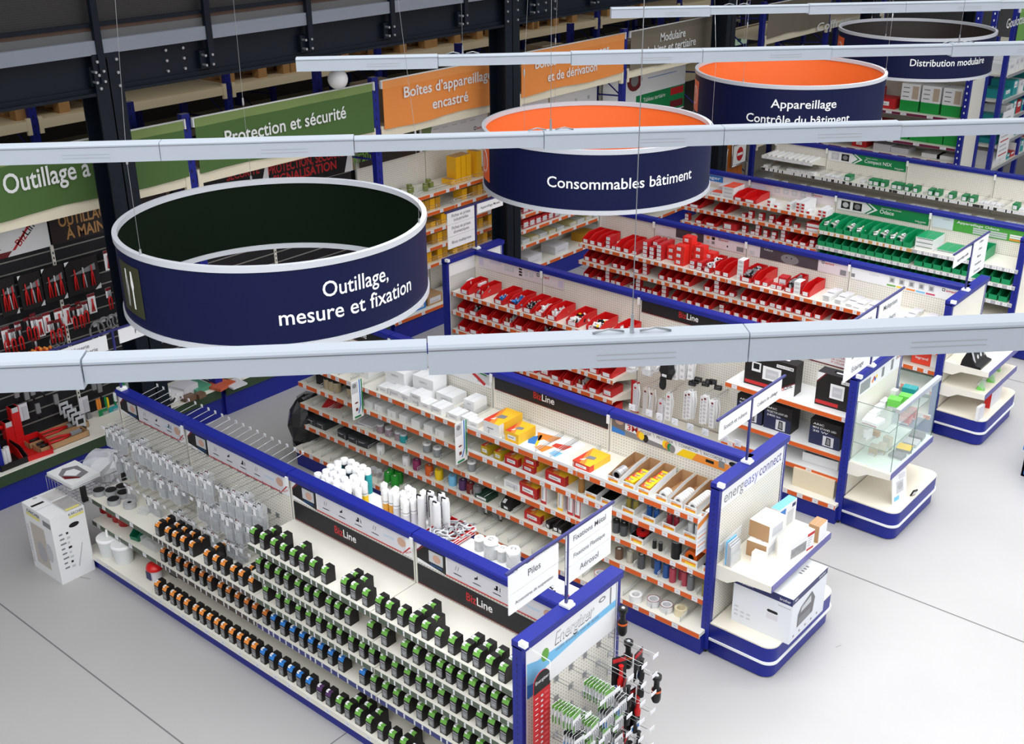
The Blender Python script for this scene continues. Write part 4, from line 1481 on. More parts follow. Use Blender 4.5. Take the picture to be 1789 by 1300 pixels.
def green_head(top, main, pics):
    def f(b, o, w, h):
        b.shape(o, X3, Z3, [(0.42, 0), (w, 0), (w, h), (0.42, h), (0.5, h / 2)], GREENB)
        b.shape(o, X3, Z3, [(0.40, 0.01), (0.43, 0.01), (0.54, h / 2), (0.43, h - 0.01), (0.40, h - 0.01), (0.50, h / 2)], PAPER, 0.0014)
        b.shape(o, X3, Z3, [(0.37, 0.005), (0.405, 0.005), (0.505, h / 2), (0.405, h - 0.005), (0.37, h - 0.005), (0.465, h / 2)], GREENB, 0.0012)
        for k, (c1, c2) in enumerate(pics):
            x = 0.05 + 0.16 * k
            b.rect(o, X3, Z3, x, x + 0.12, 0.02, 0.12, c1)
            b.disc(o, X3, Z3, x + 0.06, 0.07, 0.04, 0.035, c2, 0.0014)
        b.text(top, Vector(o) + X3 * 0.58 + Z3 * (h - 0.045), X3, Z3, 0.028, PAPER, 'L', None, 0, 0.0014)
        b.text(main, Vector(o) + X3 * 0.57 + Z3 * (h - 0.105), X3, Z3, 0.07, PAPER, 'L', None, 0.012, 0.0014)
        b.text('Schneider', Vector(o) + X3 * (w - 0.17) + Z3 * 0.022, X3, Z3, 0.03, PAPER, 'L', 0.14, 0.006, 0.0014)
        b.text('Electric', Vector(o) + X3 * (w - 0.13) + Z3 * 0.008, X3, Z3, 0.016, PAPER, 'L', None, 0, 0.0014)
    return f


def oda(b, o, w, h):
    b.text('Schneider', Vector(o) + X3 * 0.13 + Z3 * 0.11, X3, Z3, 0.022, MGREY)
    b.rect(o, X3, Z3, 0.26, w, 0, h, mat('leaf_green_print', srgb(70, 160, 60), 0.5))
    b.text('Appareillage Odace', Vector(o) + X3 * 0.3 + Z3 * 0.10, X3, Z3, 0.042, PAPER, 'L', 0.5, 0.01, 0.0014)
    for k in range(3):
        b.rect(o, X3, Z3, 0.5, 0.9, 0.012 + 0.026 * k, 0.032 + 0.026 * k, LGREY, 0.0014)
        b.rect(o, X3, Z3, 0.93, w, 0.012 + 0.026 * k, 0.032 + 0.026 * k, (ORP, PAPER, PAPER)[k], 0.0014)


poster('pale header with a light blue block at the stock end of the green bins gondola', Y5, P5[0] + 0.02, P5[1] - 0.02, 1.255, 1.385, PALE, hag)
poster('pale header with four grey switch plates above red and white cartons', Y5, P5[1] + 0.02, P5[2] - 0.02, 1.255, 1.385, PALE, leg5)
poster('green and white header lettered Odace above the open green bins', Y5, P5[2] + 0.02, P5[3] - 0.02, 1.235, 1.385, PAPER, green_head('Appareillage résidentiel', 'Odace', ((BLACK, LGREY), (BLACK, MGREY))))
poster('leaf green header lettered Appareillage Odace with grey and orange bars', Y5, P5[3] + 0.02, P5[4] - 0.02, 1.235, 1.385, mat('pale_blue_grey', srgb(214, 222, 230), 0.5), oda)
poster('green and white header lettered Compact NSX in the farthest row', Y6, P6[1] + 0.02, P6[2] - 0.02, 1.235, 1.385, PAPER, green_head('Tableau tertiaire', 'Compact NSX', ((LGREY, PRN), (BLACK, MGREY))))


# ---------------------------------------------------------------- category signs on posts over the gondola ends
BAR = mat('sign_bar_blue', srgb(44, 46, 110), 0.4)


def sign_post(x, y, z0, zt, ya, yc_, label):
    t = wthing('sign_holder', label, 'sign holder', (x, y, z0), 'sign holders over the gondola ends')
    b = MB()
    b.box(x - 0.012, x + 0.004, y - 0.008, y + 0.008, z0 + 0.012, zt, BAR)
    wpart(b, 'post', t)
    b = MB()
    b.box(x - 0.035, x + 0.04, y - 0.03, y + 0.03, z0 + 0.003, z0 + 0.018, WHITE)
    b.lathe(x + 0.01, y + 0.02, [(0.02, z0 + 0.018), (0.018, z0 + 0.024)], WHITE, 10)
    wpart(b, 'clamp', t)
    b = MB()
    b.box(x - 0.01, x + 0.006, ya, yc_, zt, zt + 0.014, BAR)
    for yy in (ya + 0.07, y - 0.05, y + 0.07, yc_ - 0.07):
        b.tube([(x - 0.004, yy, zt), (x - 0.004, yy, zt - 0.012)], 0.002, CHROME, 4)
    wpart(b, 'crossbar', t)
    return t


def sign_boards(x, y0, y1, ztop, hh, texts, where):
    for k, s in enumerate(texts):
        z1 = ztop - 0.004 - k * hh
        t = wthing('category_sign', 'white hanging sign lettered %s' % s.replace('|', ' ') + where, 'sign', (x, (y0 + y1) / 2, z1 - hh))
        b = MB()
        b.box(x - 0.006, x + 0.002, y0, y1, z1 - hh + 0.004, z1, PAPER)
        for yy in (y0 + 0.06, y1 - 0.06):
            b.box(x - 0.004, x, yy - 0.004, yy + 0.004, z1, z1 + 0.006, WHITE)
        wpart(b, 'board', t)
        ln = s.split('|')
        sz = min(hh * 0.5, (y1 - y0) * 1.8 / max(len(q) for q in ln)) if len(ln) == 1 else hh * 0.36
        for j, q in enumerate(ln):
            zb = z1 - hh * 0.6 if len(ln) == 1 else z1 - hh * (0.42 + 0.36 * j)
            b = MB()
            b.text(q, (x + 0.002, (y0 + y1) / 2, zb), Y3, Z3, sz, mat('grey_lettering', (0.07, 0.07, 0.08), 0.5), 'C', None, 0.004)
            wpart(b, 'lettering', t)


sign_post(-3.35, 4.386, 1.436, 1.925, 3.85, 4.83, 'blue post with crossbar over the Energizer end display')
sign_boards(-3.35, 3.87, 4.30, 1.912, 0.128, ('Piles', 'Accessoires de suspension'), '')
sign_boards(-3.35, 4.375, 4.81, 1.925, 0.114, ('Fixations Métal', 'Fixations Plastique', 'Aérosol'), '')
sign_post(-3.41, 6.57, 1.436, 1.945, 6.1, 7.05, 'blue post with crossbar over the energeasyconnect end display')
sign_boards(-3.41, 6.14, 6.555, 1.945, 0.155, ('Scotch et rubans',), '')
sign_boards(-3.41, 6.59, 7.0, 1.945, 0.155, ('Colliers de câblage',), '')
sign_post(-3.45, 8.72, 1.436, 1.99, 8.15, 9.25, 'blue post with crossbar over the glass showcase end')
sign_boards(-3.45, 8.19, 8.69, 1.985, 0.13, ('Prises et fiches', 'Projecteurs', 'Baladeuses', 'Éclairage'), '')
sign_boards(-3.45, 8.75, 9.2, 1.985, 0.13, ('Multiprises', 'Enrouleurs', 'Minuteries', 'Sonnettes'), '')
sign_post(-3.51, 11.05, 1.436, 1.93, 10.55, 11.5, 'blue post with crossbar over the tablet stand end')
sign_boards(-3.51, 10.58, 11.02, 1.915, 0.12, ('Appareillage saillie',), '')
sign_boards(-3.51, 11.08, 11.48, 1.93, 0.075, ('Céliane', 'Odace', 'Mosaic', 'Interphonie', 'Domotique'), '')
sign_post(-8.0, 4.40, 1.436, 1.955, 3.85, 4.95, 'blue post with crossbar at the slatwall end of the screw gondola')
sign_boards(-8.0, 3.87, 4.34, 1.945, 0.135, ('Visserie|et boulonnerie',), '')
sign_boards(-8.0, 4.45, 4.9, 1.955, 0.125, ('Forets',), '')
sign_post(-8.19, 8.985, 1.436, 1.945, 8.5, 9.47, 'blue post with crossbar at the stock end of the red bins gondola')
sign_boards(-8.19, 8.53, 8.96, 1.945, 0.135, ('Fiches et prises|industrielles', 'Fiches et prises|domestiques', 'Blocs multiprises'), '')
sign_boards(-8.19, 9.01, 9.44, 1.945, 0.115, ('Appareillage Mosaic',), '')


# shelf flags standing out from the front edge of the tape gondola
def shelf_flag(x, y0, y1, z0, z1, label, third=False):
    t = wthing('shelf_flag', label, 'sign', (x, y1, z0))
    b = MB()
    b.box(x - 0.003, x, y0, y1, z0, z1, PAPER)
    o = (x, y0, z0)
    w, h = y1 - y0, z1 - z0
    if third:
        b.shape(o, Y3, Z3, [(0, h * .72), (w, h * .86), (w, h), (0, h * .88)], ORP)
        for k in range(5):
            b.rect(o, Y3, Z3, 0.01, w * 0.8, h * (0.1 + 0.12 * k), h * (0.13 + 0.12 * k), ORP if k % 2 else LGREY)
    else:
        b.shape(o, Y3, Z3, [(w * .72, h * .3), (w * .82, h * .3), (w * .82, h), (w * .72, h)], BLP)
        b.shape(o, Y3, Z3, [(w * .86, h * .06), (w, h * .2), (w, h), (w * .9, h)], GREENB)
        b.shape(o, Y3, Z3, [(w * .5, h * .12), (w * .6, h * .12), (w * .82, h * .32), (w * .72, h * .32)], BLP)
        b.rect(o, Y3, Z3, 0.005, w * .6, h * .68, h * .97, LGREY)
        b.disc(o, Y3, Z3, w * .3, h * .88, w * .18, h * .06, MGREY, 0.0012)
        b.disc(o, Y3, Z3, w * .4, h * .42, w * .16, h * .022, DKRED)
        b.rect(o, Y3, Z3, w * .3, w * .52, h * .2, h * .28, mat('brick_print', srgb(120, 60, 50), 0.5))
        b.rect(o, Y3, Z3, w * .15, w * .75, h * .02, h * .07, GREENB)
    wpart(b, 'card', t)
    b = MB()
    b.box(x - 0.004, x + 0.002, y1 - 0.01, y1 + 0.03, z1 - 0.12, z1 - 0.09, CLEAR)
    wpart(b, 'clip', t)


p = atz(626, 719, 0.79)
shelf_flag(-7.07, 6.06, 6.19, 0.80, 1.17, 'tall white shelf flag with blue and green edges, the one farther along the tape gondola')
shelf_flag(-5.80, 6.05, 6.19, 0.79, 1.17, 'tall white shelf flag with blue and green edges beside the yellow cartons')
shelf_flag(-3.47, 6.04, 6.19, 0.88, 1.18, 'white and orange shelf flag at the end of the tape trays', True)

# ---------------------------------------------------------------- glass showcase
t = wthing('glass_showcase', 'glass showcase with grey top rail full of small packets', 'display case', (-3.25, 8.93, 0.625))
gx0, gx1, gy0, gy1, gz0, gz1 = -3.43, -3.07, 8.50, 9.37, 0.629, 1.19
for nm, bx_ in (('side_glass', (gx0, gx1, gy0, gy0 + 0.005, gz0, gz1)), ('side_glass', (gx0, gx1, gy1 - 0.005, gy1, gz0, gz1)), ('front_glass', (gx1 - 0.005, gx1, gy0 + 0.005, 8.93, gz0, gz1)), ('front_glass', (gx1 - 0.005, gx1, 8.932, gy1 - 0.005, gz0, gz1))):
    b = MB()
    b.box(*bx_, GLASS)
    g_ = wpart(b, nm, t)
    x0, x1, y0, y1, z0, z1 = bx_
    b = MB()
    e = 0.0025
    if x1 - x0 > 0.1:
        for pa, pb in (((x0, z0), (x1, z0)), ((x1, z0), (x1, z1)), ((x0, z1), (x1, z1)), ((x0, z0), (x0, z1))):
            b.tube([(pa[0], (y0 + y1) / 2, pa[1]), (pb[0], (y0 + y1) / 2, pb[1])], e, GLEDGE, 4)
    else:
        for pa, pb in (((y0, z0), (y1, z0)), ((y1, z0), (y1, z1)), ((y0, z0), (y0, z1))):
            b.tube([(x1, pa[0], pa[1]), (x1, pb[0], pb[1])], e, GLEDGE, 4)
    wpart(b, 'edge', g_)
for z in (0.80, 0.98):
    b = MB()
    b.box(gx0 + 0.01, gx1 - 0.06, gy0 + 0.012, gy1 - 0.012, z, z + 0.006, GLASS)
    g_ = wpart(b, 'glass_shelf', t)
    b = MB()
    for q in (((gx0, gy0 + 0.012), (gx1 - 0.06, gy0 + 0.012)), ((gx1 - 0.06, gy0 + 0.012), (gx1 - 0.06, gy1 - 0.012))):
        b.tube([(*q[0], z + 0.003), (*q[1], z + 0.003)], 0.0028, GLEDGE, 4)
    wpart(b, 'edge', g_)
b = MB()
b.box(gx1 - 0.03, gx1 + 0.012, gy0 - 0.005, gy1 + 0.005, gz1, gz1 + 0.035, mat('silver_rail', (0.6, 0.62, 0.64), 0.35, 0.5))
wpart(b, 'top_rail', t)
b = MB()
b.box(gx0 - 0.005, gx1 + 0.012, gy0 - 0.006, gy1 + 0.006, 0.6255, 0.634, mat('showcase_floor', (0.72, 0.84, 0.76), 0.3))
wpart(b, 'floor_panel', t)
for dy in (0.03, 0.83):
    for dx in (0.03, 0.33):
        pass

# ---------------------------------------------------------------- goods: builders (front towards -Y, origin at the middle of the base)
PRINT = mat('print_grey', (0.42, 0.42, 0.44), 0.5)
WIN = mat('window_grey', (0.20, 0.21, 0.22), 0.3)
BOXB = mat('black_carton', (0.013, 0.011, 0.011), 0.45, spec=0.3)
CAPW = mat('white_cap', (0.87, 0.87, 0.87), 0.35)


def screw_box(colr, band):
    def f():
        t = thing('screw_box', 'x', 'box')
        w, d, h = 0.056, 0.078, 0.114
        b = MB()
        b.prism([(-w / 2, -d / 2, 0), (-w / 2, d / 2, 0), (-w / 2, d / 2, h), (-w / 2, -d / 2 + 0.016, h), (-w / 2, -d / 2, h - 0.028)], (w, 0, 0), BOXB)
        b.build('box_body', t)
        b = MB()
        o = (0, -d / 2, h - 0.028)
        up = Vector((0, 0.016, 0.028))
        b.rect(o, X3, up, -w / 2 + 0.003, w / 2 - 0.003, 0.0, 0.031, colr, 0.0008)
        b.rect(o, X3, up, -w / 2 + 0.003, -0.004, 0.021, 0.031, PAPER, 0.0012)
        b.rect((0, -d / 2 + 0.016, h), X3, Y3, -w / 2 + 0.003, w / 2 - 0.003, 0.0, 0.02, colr, 0.0008)
        b.rect((0, -d / 2 + 0.016, h), X3, Y3, -w / 2 + 0.003, -0.006, 0.0, 0.02, PAPER, 0.0012)
        b.rect((0, d / 2 - 0.03, h), X3, Y3, -w / 2 + 0.003, w / 2 - 0.003, 0.0, 0.012, BOXB, 0.001)
        b.build('top_label', t)
        b = MB()
        b.shape((0, -d / 2, 0), X3, Z3, [(-0.012, 0.008), (0.012, 0.008), (0.022, 0.02), (0.022, 0.06), (-0.022, 0.06), (-0.022, 0.02)], WIN, 0.0012)
        b.rect((0, -d / 2, 0), X3, Z3, -0.022, 0.022, 0.066, 0.074, PRINT, 0.0012)
        b.text(band, (0, -d / 2, 0.026), X3, Z3, 0.022, LGREY, 'C', None, 0.0, 0.0018)
        b.build('window', t)
        return t
    return f


def carton(name, w, d, h, body, label=None, side=None, top=None, lab=(0.12, 0.88, 0.2, 0.8), flap=True):
    """Closed carton; label: printed patch on the front, top: strip on the lid."""
    def f():
        t = thing(name, 'x', 'box')
        b = MB()
        b.cbox(0, 0, 0, w, d, h, body)
        if side:
            b.rect((w / 2, 0, 0), Y3, Z3, -d / 2, d / 2, 0, h, side, 0.0006)
        if top:
            b.rect((0, 0, h), X3, Y3, -w / 2, w / 2, -d / 2, d / 2, top, 0.0006)
        b.rect((0, 0, h), X3, Y3, -0.001, 0.001, -d / 2, d / 2, PRINT, 0.001)
        b.build('carton_body', t)
        if label:
            b = MB()
            b.rect((-w / 2, -d / 2, 0), X3, Z3, w * lab[0], w * lab[1], h * lab[2], h * lab[3], label, 0.001)
            b.rect((-w / 2, -d / 2, 0), X3, Z3, w * (lab[0] + 0.08), w * (lab[1] - 0.12), h * (lab[2] + 0.12), h * (lab[2] + 0.2), PRINT, 0.0016)
            b.build('front_label', t)
        return t
    return f


def tiny(name, w, d, h, body, lab=None, topc=None, big=False):
    def f():
        b = MB()
        b.cbox(0, 0, 0, w, d, h, body)
        if lab:
            b.rect((0, -d / 2, 0), X3, Z3, -w * (.46 if big else .36), w * (.46 if big else .36), h * .12, h * (.9 if big else .75), lab, 0.001)
            if big:
                b.rect((0, -d / 2, 0), X3, Z3, -w * .3, w * .25, h * .45, h * .58, PRINT, 0.0014)
        if topc:
            b.rect((0, 0, h), X3, Y3, -w * .46, w * .46, -d * .46, d * .46, topc, 0.001)
        b.rect((0, 0, h), X3, Y3, -0.0008, 0.0008, -d / 2, d / 2, PRINT, 0.0012)
        return b.build(name)
    return f


def bin_(w, d, h, body, card=True, fill=None):
    """Open-fronted storage bin: low front lip, sloping side walls; its card is a part."""
    def f():
        t = thing('storage_bin', 'x', 'bin')
        b = MB()
        e = 0.003
        hf = h * 0.5
        prof = [(-d / 2, 0), (d / 2, 0), (d / 2, h), (-d / 2 + 0.10 * d / 0.3, h), (-d / 2 - 0.008, hf)]
        for x in (-w / 2, w / 2 - e):
            b.prism([(x, y, z) for y, z in prof], (e, 0, 0), body)
        b.box(-w / 2, w / 2, -d / 2, d / 2, 0, e, body)
        b.box(-w / 2, w / 2, d / 2 - e, d / 2, 0, h, body)
        b.prism([(-w / 2, -d / 2, 0), (-w / 2, -d / 2 + e, 0), (-w / 2, -d / 2 - 0.008 + e, hf), (-w / 2, -d / 2 - 0.008, hf)], (w, 0, 0), body)
        b.tube([(-w / 2, -d / 2 - 0.008, hf), (-w / 2, -d / 2 + 0.1 * d / 0.3, h), (-w / 2, d / 2, h), (w / 2, d / 2, h), (w / 2, -d / 2 + 0.1 * d / 0.3, h), (w / 2, -d / 2 - 0.008, hf)], 0.003, body, 4)
        b.build('bin_body', t)
        if card:
            b = MB()
            b.box(-w * .3, w * .3, -d / 2 - 0.011, -d / 2 - 0.0085, hf * .2, hf * .95, TAG)
            b.build('label_card', t)
        return t
    return f


def heap(kind, w, d, h, colrs, n, seed, name='heap'):
    """Loose small goods filling a bin: one stuff object."""
    def f():
        r = random.Random(seed)
        b = MB()
        for k in range(n):
            p = MB()
            c = r.choice(colrs)
            s = r.uniform(0.75, 1.25)
            if kind == 'plug':
                p.lathe(0, 0, [(0.008 * s, -0.02 * s), (0.013 * s, 0), (0.013 * s, 0.02 * s)], c, 7)
                p.box(-.003, .003, -.005, .005, .02 * s, .034 * s, LGREY)
            elif kind == 'bag':
                p.box(-.03 * s, .03 * s, -.022 * s, .022 * s, -.008, .008, c)
                p.box(-.012 * s, .012 * s, -.01 * s, .01 * s, .008, .014, r.choice((BLACK, YEL, MGREY)))
            elif kind == 'strap':
                p.tube([(-.07 * s, 0, 0), (-.03, .02 * s, .012), (.03, -.01, .012), (.07 * s, .01, 0)], 0.006, c, 5)
            else:
                p.box(-.012 * s, .012 * s, -.012 * s, .012 * s, -.01 * s, .01 * s, c)
                p.lathe(0, 0, [(.007 * s, .01 * s), (.006 * s, .018 * s)], c, 6)
            x, y = r.uniform(-.5, .5) * w, r.uniform(-.5, .5) * d
            z = 0.012 + h * r.uniform(0.2, 1) * (1 - (2 * x / w) ** 2 * .4)
            b.add(p, Matrix.Translation((x, y, z)) @ Matrix.Rotation(r.uniform(0, 6.28), 4, 'Z') @ Matrix.Rotation(r.uniform(-1.2, 1.2), 4, 'X'))
        return b.build(name)
    return f


def stuff(key, builder, loc, label, cat='parts', rz=0):
    o = put(key, builder, loc, rz, label, cat)
    o['kind'] = 'stuff'
    return o


def spool(r, h, colr, hole=0.4, card=None, lid=None):
    def f():
        t = thing('tape_roll', 'x', 'tape')
        b = MB()
        b.ring(0, 0, 0, h, r, r * hole, colr, 20)
        b.build('tape_band', t)
        b = MB()
        b.ring(0, 0, 0.001, h - 0.002, r * hole, r * hole - 0.004, card or KRAFT, 16)
        b.build('core', t)
        if lid:
            b = MB()
            b.lathe(0, 0, [(r * .92, h), (r * .92, h + .002)], lid, 18)
            b.disc((0, 0, h + .002), X3, Y3, r * .2, 0, r * .16, r * .16, BLACK)
            b.build('disc_label', t)
        return t
    return f


def cartridge(col_body, band, neck=True, h=0.215, r=0.025):
    def f():
        t = thing('sealant_cartridge', 'x', 'cartridge')
        b = MB()
        b.lathe(0, 0, [(r, 0), (r, h * .8), (r, h * .86)], col_body, 14)
        if band:
            b.lathe(0, 0, [(r + .0006, h * .08), (r + .0006, h * .5)], band, 14, False)
        b.lathe(0, 0, [(r + .0007, h * .56), (r + .0007, h * .6)], PRINT, 14, False)
        b.build('tube_body', t)
        b = MB()
        b.lathe(0, 0, [(r + .001, h * .86), (r + .001, h * .97), (r * .8, h)] + ([(r * .3, h), (r * .26, h + .012)] if neck else []), CAPW, 14)
        b.build('cap', t)
        return t
    return f


def spray_can(colr, h=0.2, r=0.031):
    def f():
        t = thing('aerosol_can', 'x', 'can')
        b = MB()
        b.lathe(0, 0, [(r, 0), (r, h * .76), (r * .86, h * .81)], colr, 14)
        b.lathe(0, 0, [(r + .0006, h * .3), (r + .0006, h * .5)], TEAL, 14, False)
        b.build('can_body', t)
        b = MB()
        b.lathe(0, 0, [(r * .94, h * .79), (r * .94, h * .97), (r * .82, h)], CAPW, 14)
        b.ring(0, 0, h, 0.0015, r * .6, r * .5, PRN, 12)
        b.build('cap', t)
        return t
    return f


def jar(r, h, body, fill, lidc=CAPW):
    def f():
        t = thing('screw_jar', 'x', 'jar')
        b = MB()
        b.lathe(0, 0, [(r * .94, 0), (r, .006), (r, h * .78), (r * .86, h * .84)], body, 16)
        b.build('jar_body', t)
        b = MB()
        b.lathe(0, 0, [(r * .9, .003), (r * .9, h * .62)], fill, 12)
        b.build('contents', t)
        b = MB()
        b.lathe(0, 0, [(r * .95, h * .82), (r * .95, h * .97), (r * .88, h)], lidc, 16)
        b.shape((0, 0, h), X3, Y3, [(-r * .4, -r * .1), (r * .35, -r * .35), (r * .45, r * .2), (-r * .2, r * .4)], MGREY)
        b.disc((0, 0, h), X3, Y3, r * .05, 0, r * .2, r * .2, CAPW, 0.0014, 8)
        b.build('lid', t)
        return t
    return f


def blister(card, tall=0.15):
    def f():
        t = thing('blister_pack', 'x', 'packet')
        w, d, h = 0.080, 0.038, tall
        b = MB()
        b.prism([(-w / 2, y, z) for y, z in ((-d / 2, -h), (d / 2, -h), (d / 2, -.01), (-d * .1, .004), (-d / 2, -.012))], (w, 0, 0), CLEAR)
        b.build('clear_case', t)
        b = MB()
        b.rect((0, -d / 2 - .0006, -.012), X3, Vector((0, .36, .93)), -.026, .026, 0, .02, PAPER, .0008)
        for q in ((-.02, -.012), (-.012, .012), (.012, .02)):
            b.rect((0, -d / 2 - .0006, -.012), X3, Vector((0, .36, .93)), q[0], q[1], .006 if q[0] != -.012 else .013, .02, card, .0014)
        b.rect((0, -d / 2 - .0004, 0), X3, Z3, -.03, .012, -.075, -.018, PAPER, .0005)
        b.rect((0, -d / 2 - .0004, 0), X3, Z3, -.03, -.022, -.075, -.03, BLACK, .001)
        b.build('card', t)
        b = MB()
        b.box(-w * .4, w * .4, -d * .3, d * .3, -h + .003, -h * .55, mat('zinc_parts', (0.42, 0.43, 0.44), 0.4, 0.3, vary=.3, scale=60, bump=.6))
        b.build('contents', t)
        return t
    return f


# ---------------------------------------------------------------- the screw gondola, long side
def c5(v):
    return 140 + v / 3.889


def c6(v):
    return 500 + v / 3.889


R1 = [(c5(v), 'l', 1 + (v in (1237, 1310, 1440))) for v in (1170, 1237, 1310, 1375, 1440, 1505, 1575, 1655)] + [(c6(v), 'l', n) for v, n in ((390, 2), (455, 2), (535, 1), (625, 1), (695, 1), (775, 1), (855, 3), (940, 2), (1030, 1), (1120, 1), (1210, 2), (1290, 2), (1375, 2), (1465, 2))]
R2 = [(c6(v), 'l', 1) for v in (-190, -130, -62, 0, 75, 140, 205, 285, 345, 415, 570, 665, 800, 880, 965, 1040, 1105, 1180, 1260, 1335, 1410, 1485)]
R3 = [(c6(v), 'l', 1) for v in (-140, -55, 5, 80, 150, 220, 295, 360, 440, 515, 580, 655, 735, 820, 900, 970, 1050, 1135, 1215, 1310, 1390, 1475)]
R4 = [(c6(v), 'b', 1) for v in (-90, -25, 40, 105, 165, 230, 300, 370, 515)] + [(c6(v), 'l', 1) for v in (590, 670, 745, 820, 905, 985, 1065, 1150, 1225, 1310, 1395, 1480)]
R5 = [(c5(v), 'o', 1) for v in (520, 575, 625, 670, 720, 780, 825, 875, 925, 970, 1025, 1080, 1130, 1180)] + [(c5(v), 'b', 1) for v in (1240, 1300, 1365, 1425, 1485, 1550)] + [(c5(v), 'p', 1) for v in (1625, 1685)] + [(c6(v), 'l', n) for v, n in ((355, 1), (415, 2), (485, 2), (560, 2), (640, 1), (715, 1), (790, 2), (865, 1), (940, 1), (1015, 1))]
RA = [(c5(v), 'o', n) for v, n in ((525, 2), (590, 2), (640, 2), (695, 2), (755, 2), (855, 4), (915, 1), (970, 1), (1035, 1), (1090, 2), (1160, 1))]
RB = [(c5(v), 'n', 1) for v in (560, 610, 665, 720, 770, 825, 880, 950, 1005, 1065, 1130, 1185, 1255)]
BC = {'l': ('green', LIME, '20'), 'b': ('blue', BLP, '50'), 'p': ('purple', PURP, '12'), 'o': ('orange', ORP, '30'), 'n': ('amber', mat('amber_print', srgb(196, 108, 36), 0.5), '25')}
for row, z, yf, where in ((R1, 1.045, 3.985, 'top shelf'), (R2, 0.81, 3.985, 'second shelf'), (R3, 0.60, 3.985, 'third shelf'), (R4, 0.37, 3.985, 'fourth shelf'), (R5, 0.14, 3.865, 'bottom shelf'), (RA, 0.60, 3.985, 'upper low bay shelf'), (RB, 0.37, 3.985, 'lower low bay shelf')):
    cnt = {}
    lastx = -99
    for px_, kc, n in row:
        x = colx(px_, yf, z + 0.035)
        x = max(x, lastx + 0.0585)
        if x > -3.42:
            continue
        lastx = x
        nm, cc, num = BC[kc]
        cnt[kc] = cnt.get(kc, 0) + 1
        for k in range(n):
            dep = ('', ', behind', ', third deep', ', fourth deep')[k]
            put(('screw', kc), screw_box(cc, num), (x + R.uniform(-.001, .001), yf + 0.04 + 0.0795 * k, z), R.uniform(-0.05, 0.02),
                'black screw box with %s top, %s from stock side, %s%s' % (nm, nth(cnt[kc]), where, dep),
                'box', 'screw boxes on the %s' % where)

# hooks and clear packets on the low bays
HK = MB()
HK.tube([(0, 0, 0), (0, -0.25, 0), (0, -0.262, 0.012)], 0.0022, CHROME, 4)
HK.tube([(0, 0, 0.028), (0, -0.27, 0.028)], 0.0018, CHROME, 4)
HK.box(-0.018, 0.018, -0.004, 0, -0.006, 0.034, CHROME)
HK.box(-0.017, 0.017, -0.274, -0.270, 0.008, 0.032, TAG)
HOOK = None
hooks_r = random.Random(11)
CARDS = (DKRED, BLACK)
for ri, (z, x0, x1, dens, rn) in enumerate(((1.215, -7.88, -5.95, 0.86, 'top'), (0.985, -7.85, -5.95, 0.8, 'middle'), (0.755, -7.78, -5.98, 0.55, 'lowest'))):
    x, i = x0, 0
    while x < x1:
        i += 1
        if HOOK is None:
            HOOK = HK.build('peg_hook', G1)
            h_ = HOOK
        else:
            h_ = HOOK.copy()
            COL.objects.link(h_)
            KIDS.setdefault(G1.name, []).append(h_)
        h_.location = Vector((x, Y1 - 0.022, z)) - WORLD[G1.name]
        if hooks_r.random() < dens:
            n = hooks_r.choice((1, 2, 2, 3)) if ri < 2 else hooks_r.choice((1, 2))
            tall = 0.165 if x < -6.9 else 0.2
            for k in range(n):
                y = Y1 - 0.022 - 0.245 + 0.02 + k * 0.042 + (hooks_r.uniform(0, .05) if ri == 1 else 0)
                put(('blister', tall, i % 2), blister(CARDS[i % 2], tall), (x, y, z - 0.006), hooks_r.uniform(-.12, .12),
                    'clear packet%s on %s hook from the stock side, %s hook row' % ((' in front', ' second back', ' third back')[k], nth(i), rn), 'packet', 'clear packets on hooks')
        x += 0.093 if x < -6.9 else 0.098

# goods at the stock end of the low bays
REEL = mat('grey_reel', (0.36, 0.37, 0.38), 0.4)
for i, (px_, py_, r, h, m_) in enumerate(((165, 868, .052, .05, 0), (186, 868, .05, .035, 0), (205, 861, .05, .03, 0), (190, 884, .058, .05, 0), (207, 872, .05, .045, 0), (218, 890, .052, .042, 1))):
    p = atz(px_, py_, 0.60)
    q = p.y + 0.03
    put(('reel', m_), spool(.052, .045, REEL if m_ == 0 else mat('duct_grey', (0.42, 0.42, 0.43), 0.5), 0.35, BLACK, BLACK if m_ == 0 else None), (p.x, q + .02, 0.601), 0,
        'grey cable reel lying %s from the stock end beside the clear packets' % nth(i + 1) if not m_ else 'plain grey tape roll lying flat nearest the clear packets', 'reel', 'grey reels on the low bay')
p = atz(245, 900, 0.6)
put('ccase', carton('plastic_case', .085, .06, .04, CLEAR, None), (p.x, p.y + .04, .601), 0.3, 'small clear plastic case lying between the grey reels and orange topped screw boxes', 'case')
for i, (px_, py_) in enumerate(((168, 898), (180, 905), (190, 914), (201, 921))):
    p = atz(px_, py_, 0.37)
    put('redspool', spool(.058, .085, mat('deep_red_film', srgb(150, 14, 20), 0.25), 0.3, BLACK), (p.x + 0.02, p.y + .09, .371), 0, 'red film roll standing %s from the stock end under the grey reels' % nth(i + 1), 'roll', 'red rolls')


def bucket():
    t = thing('bucket', 'x', 'bucket')
    b = MB()
    b.lathe(0, 0, [(.072, 0), (.088, .15), (.088, .152)], mat('milky_plastic', (0.72, 0.74, 0.74), 0.35), 22)
    b.build('pail', t)
    b = MB()
    b.lathe(0, 0, [(.094, .148), (.094, .166), (.086, .172)], CAPW, 22)
    b.build('lid', t)
    b = MB()
    b.lathe(0, 0, [(.012, .172), (.01, .23), (.007, .235)], CAPW, 10)
    b.build('spout', t)
    return t


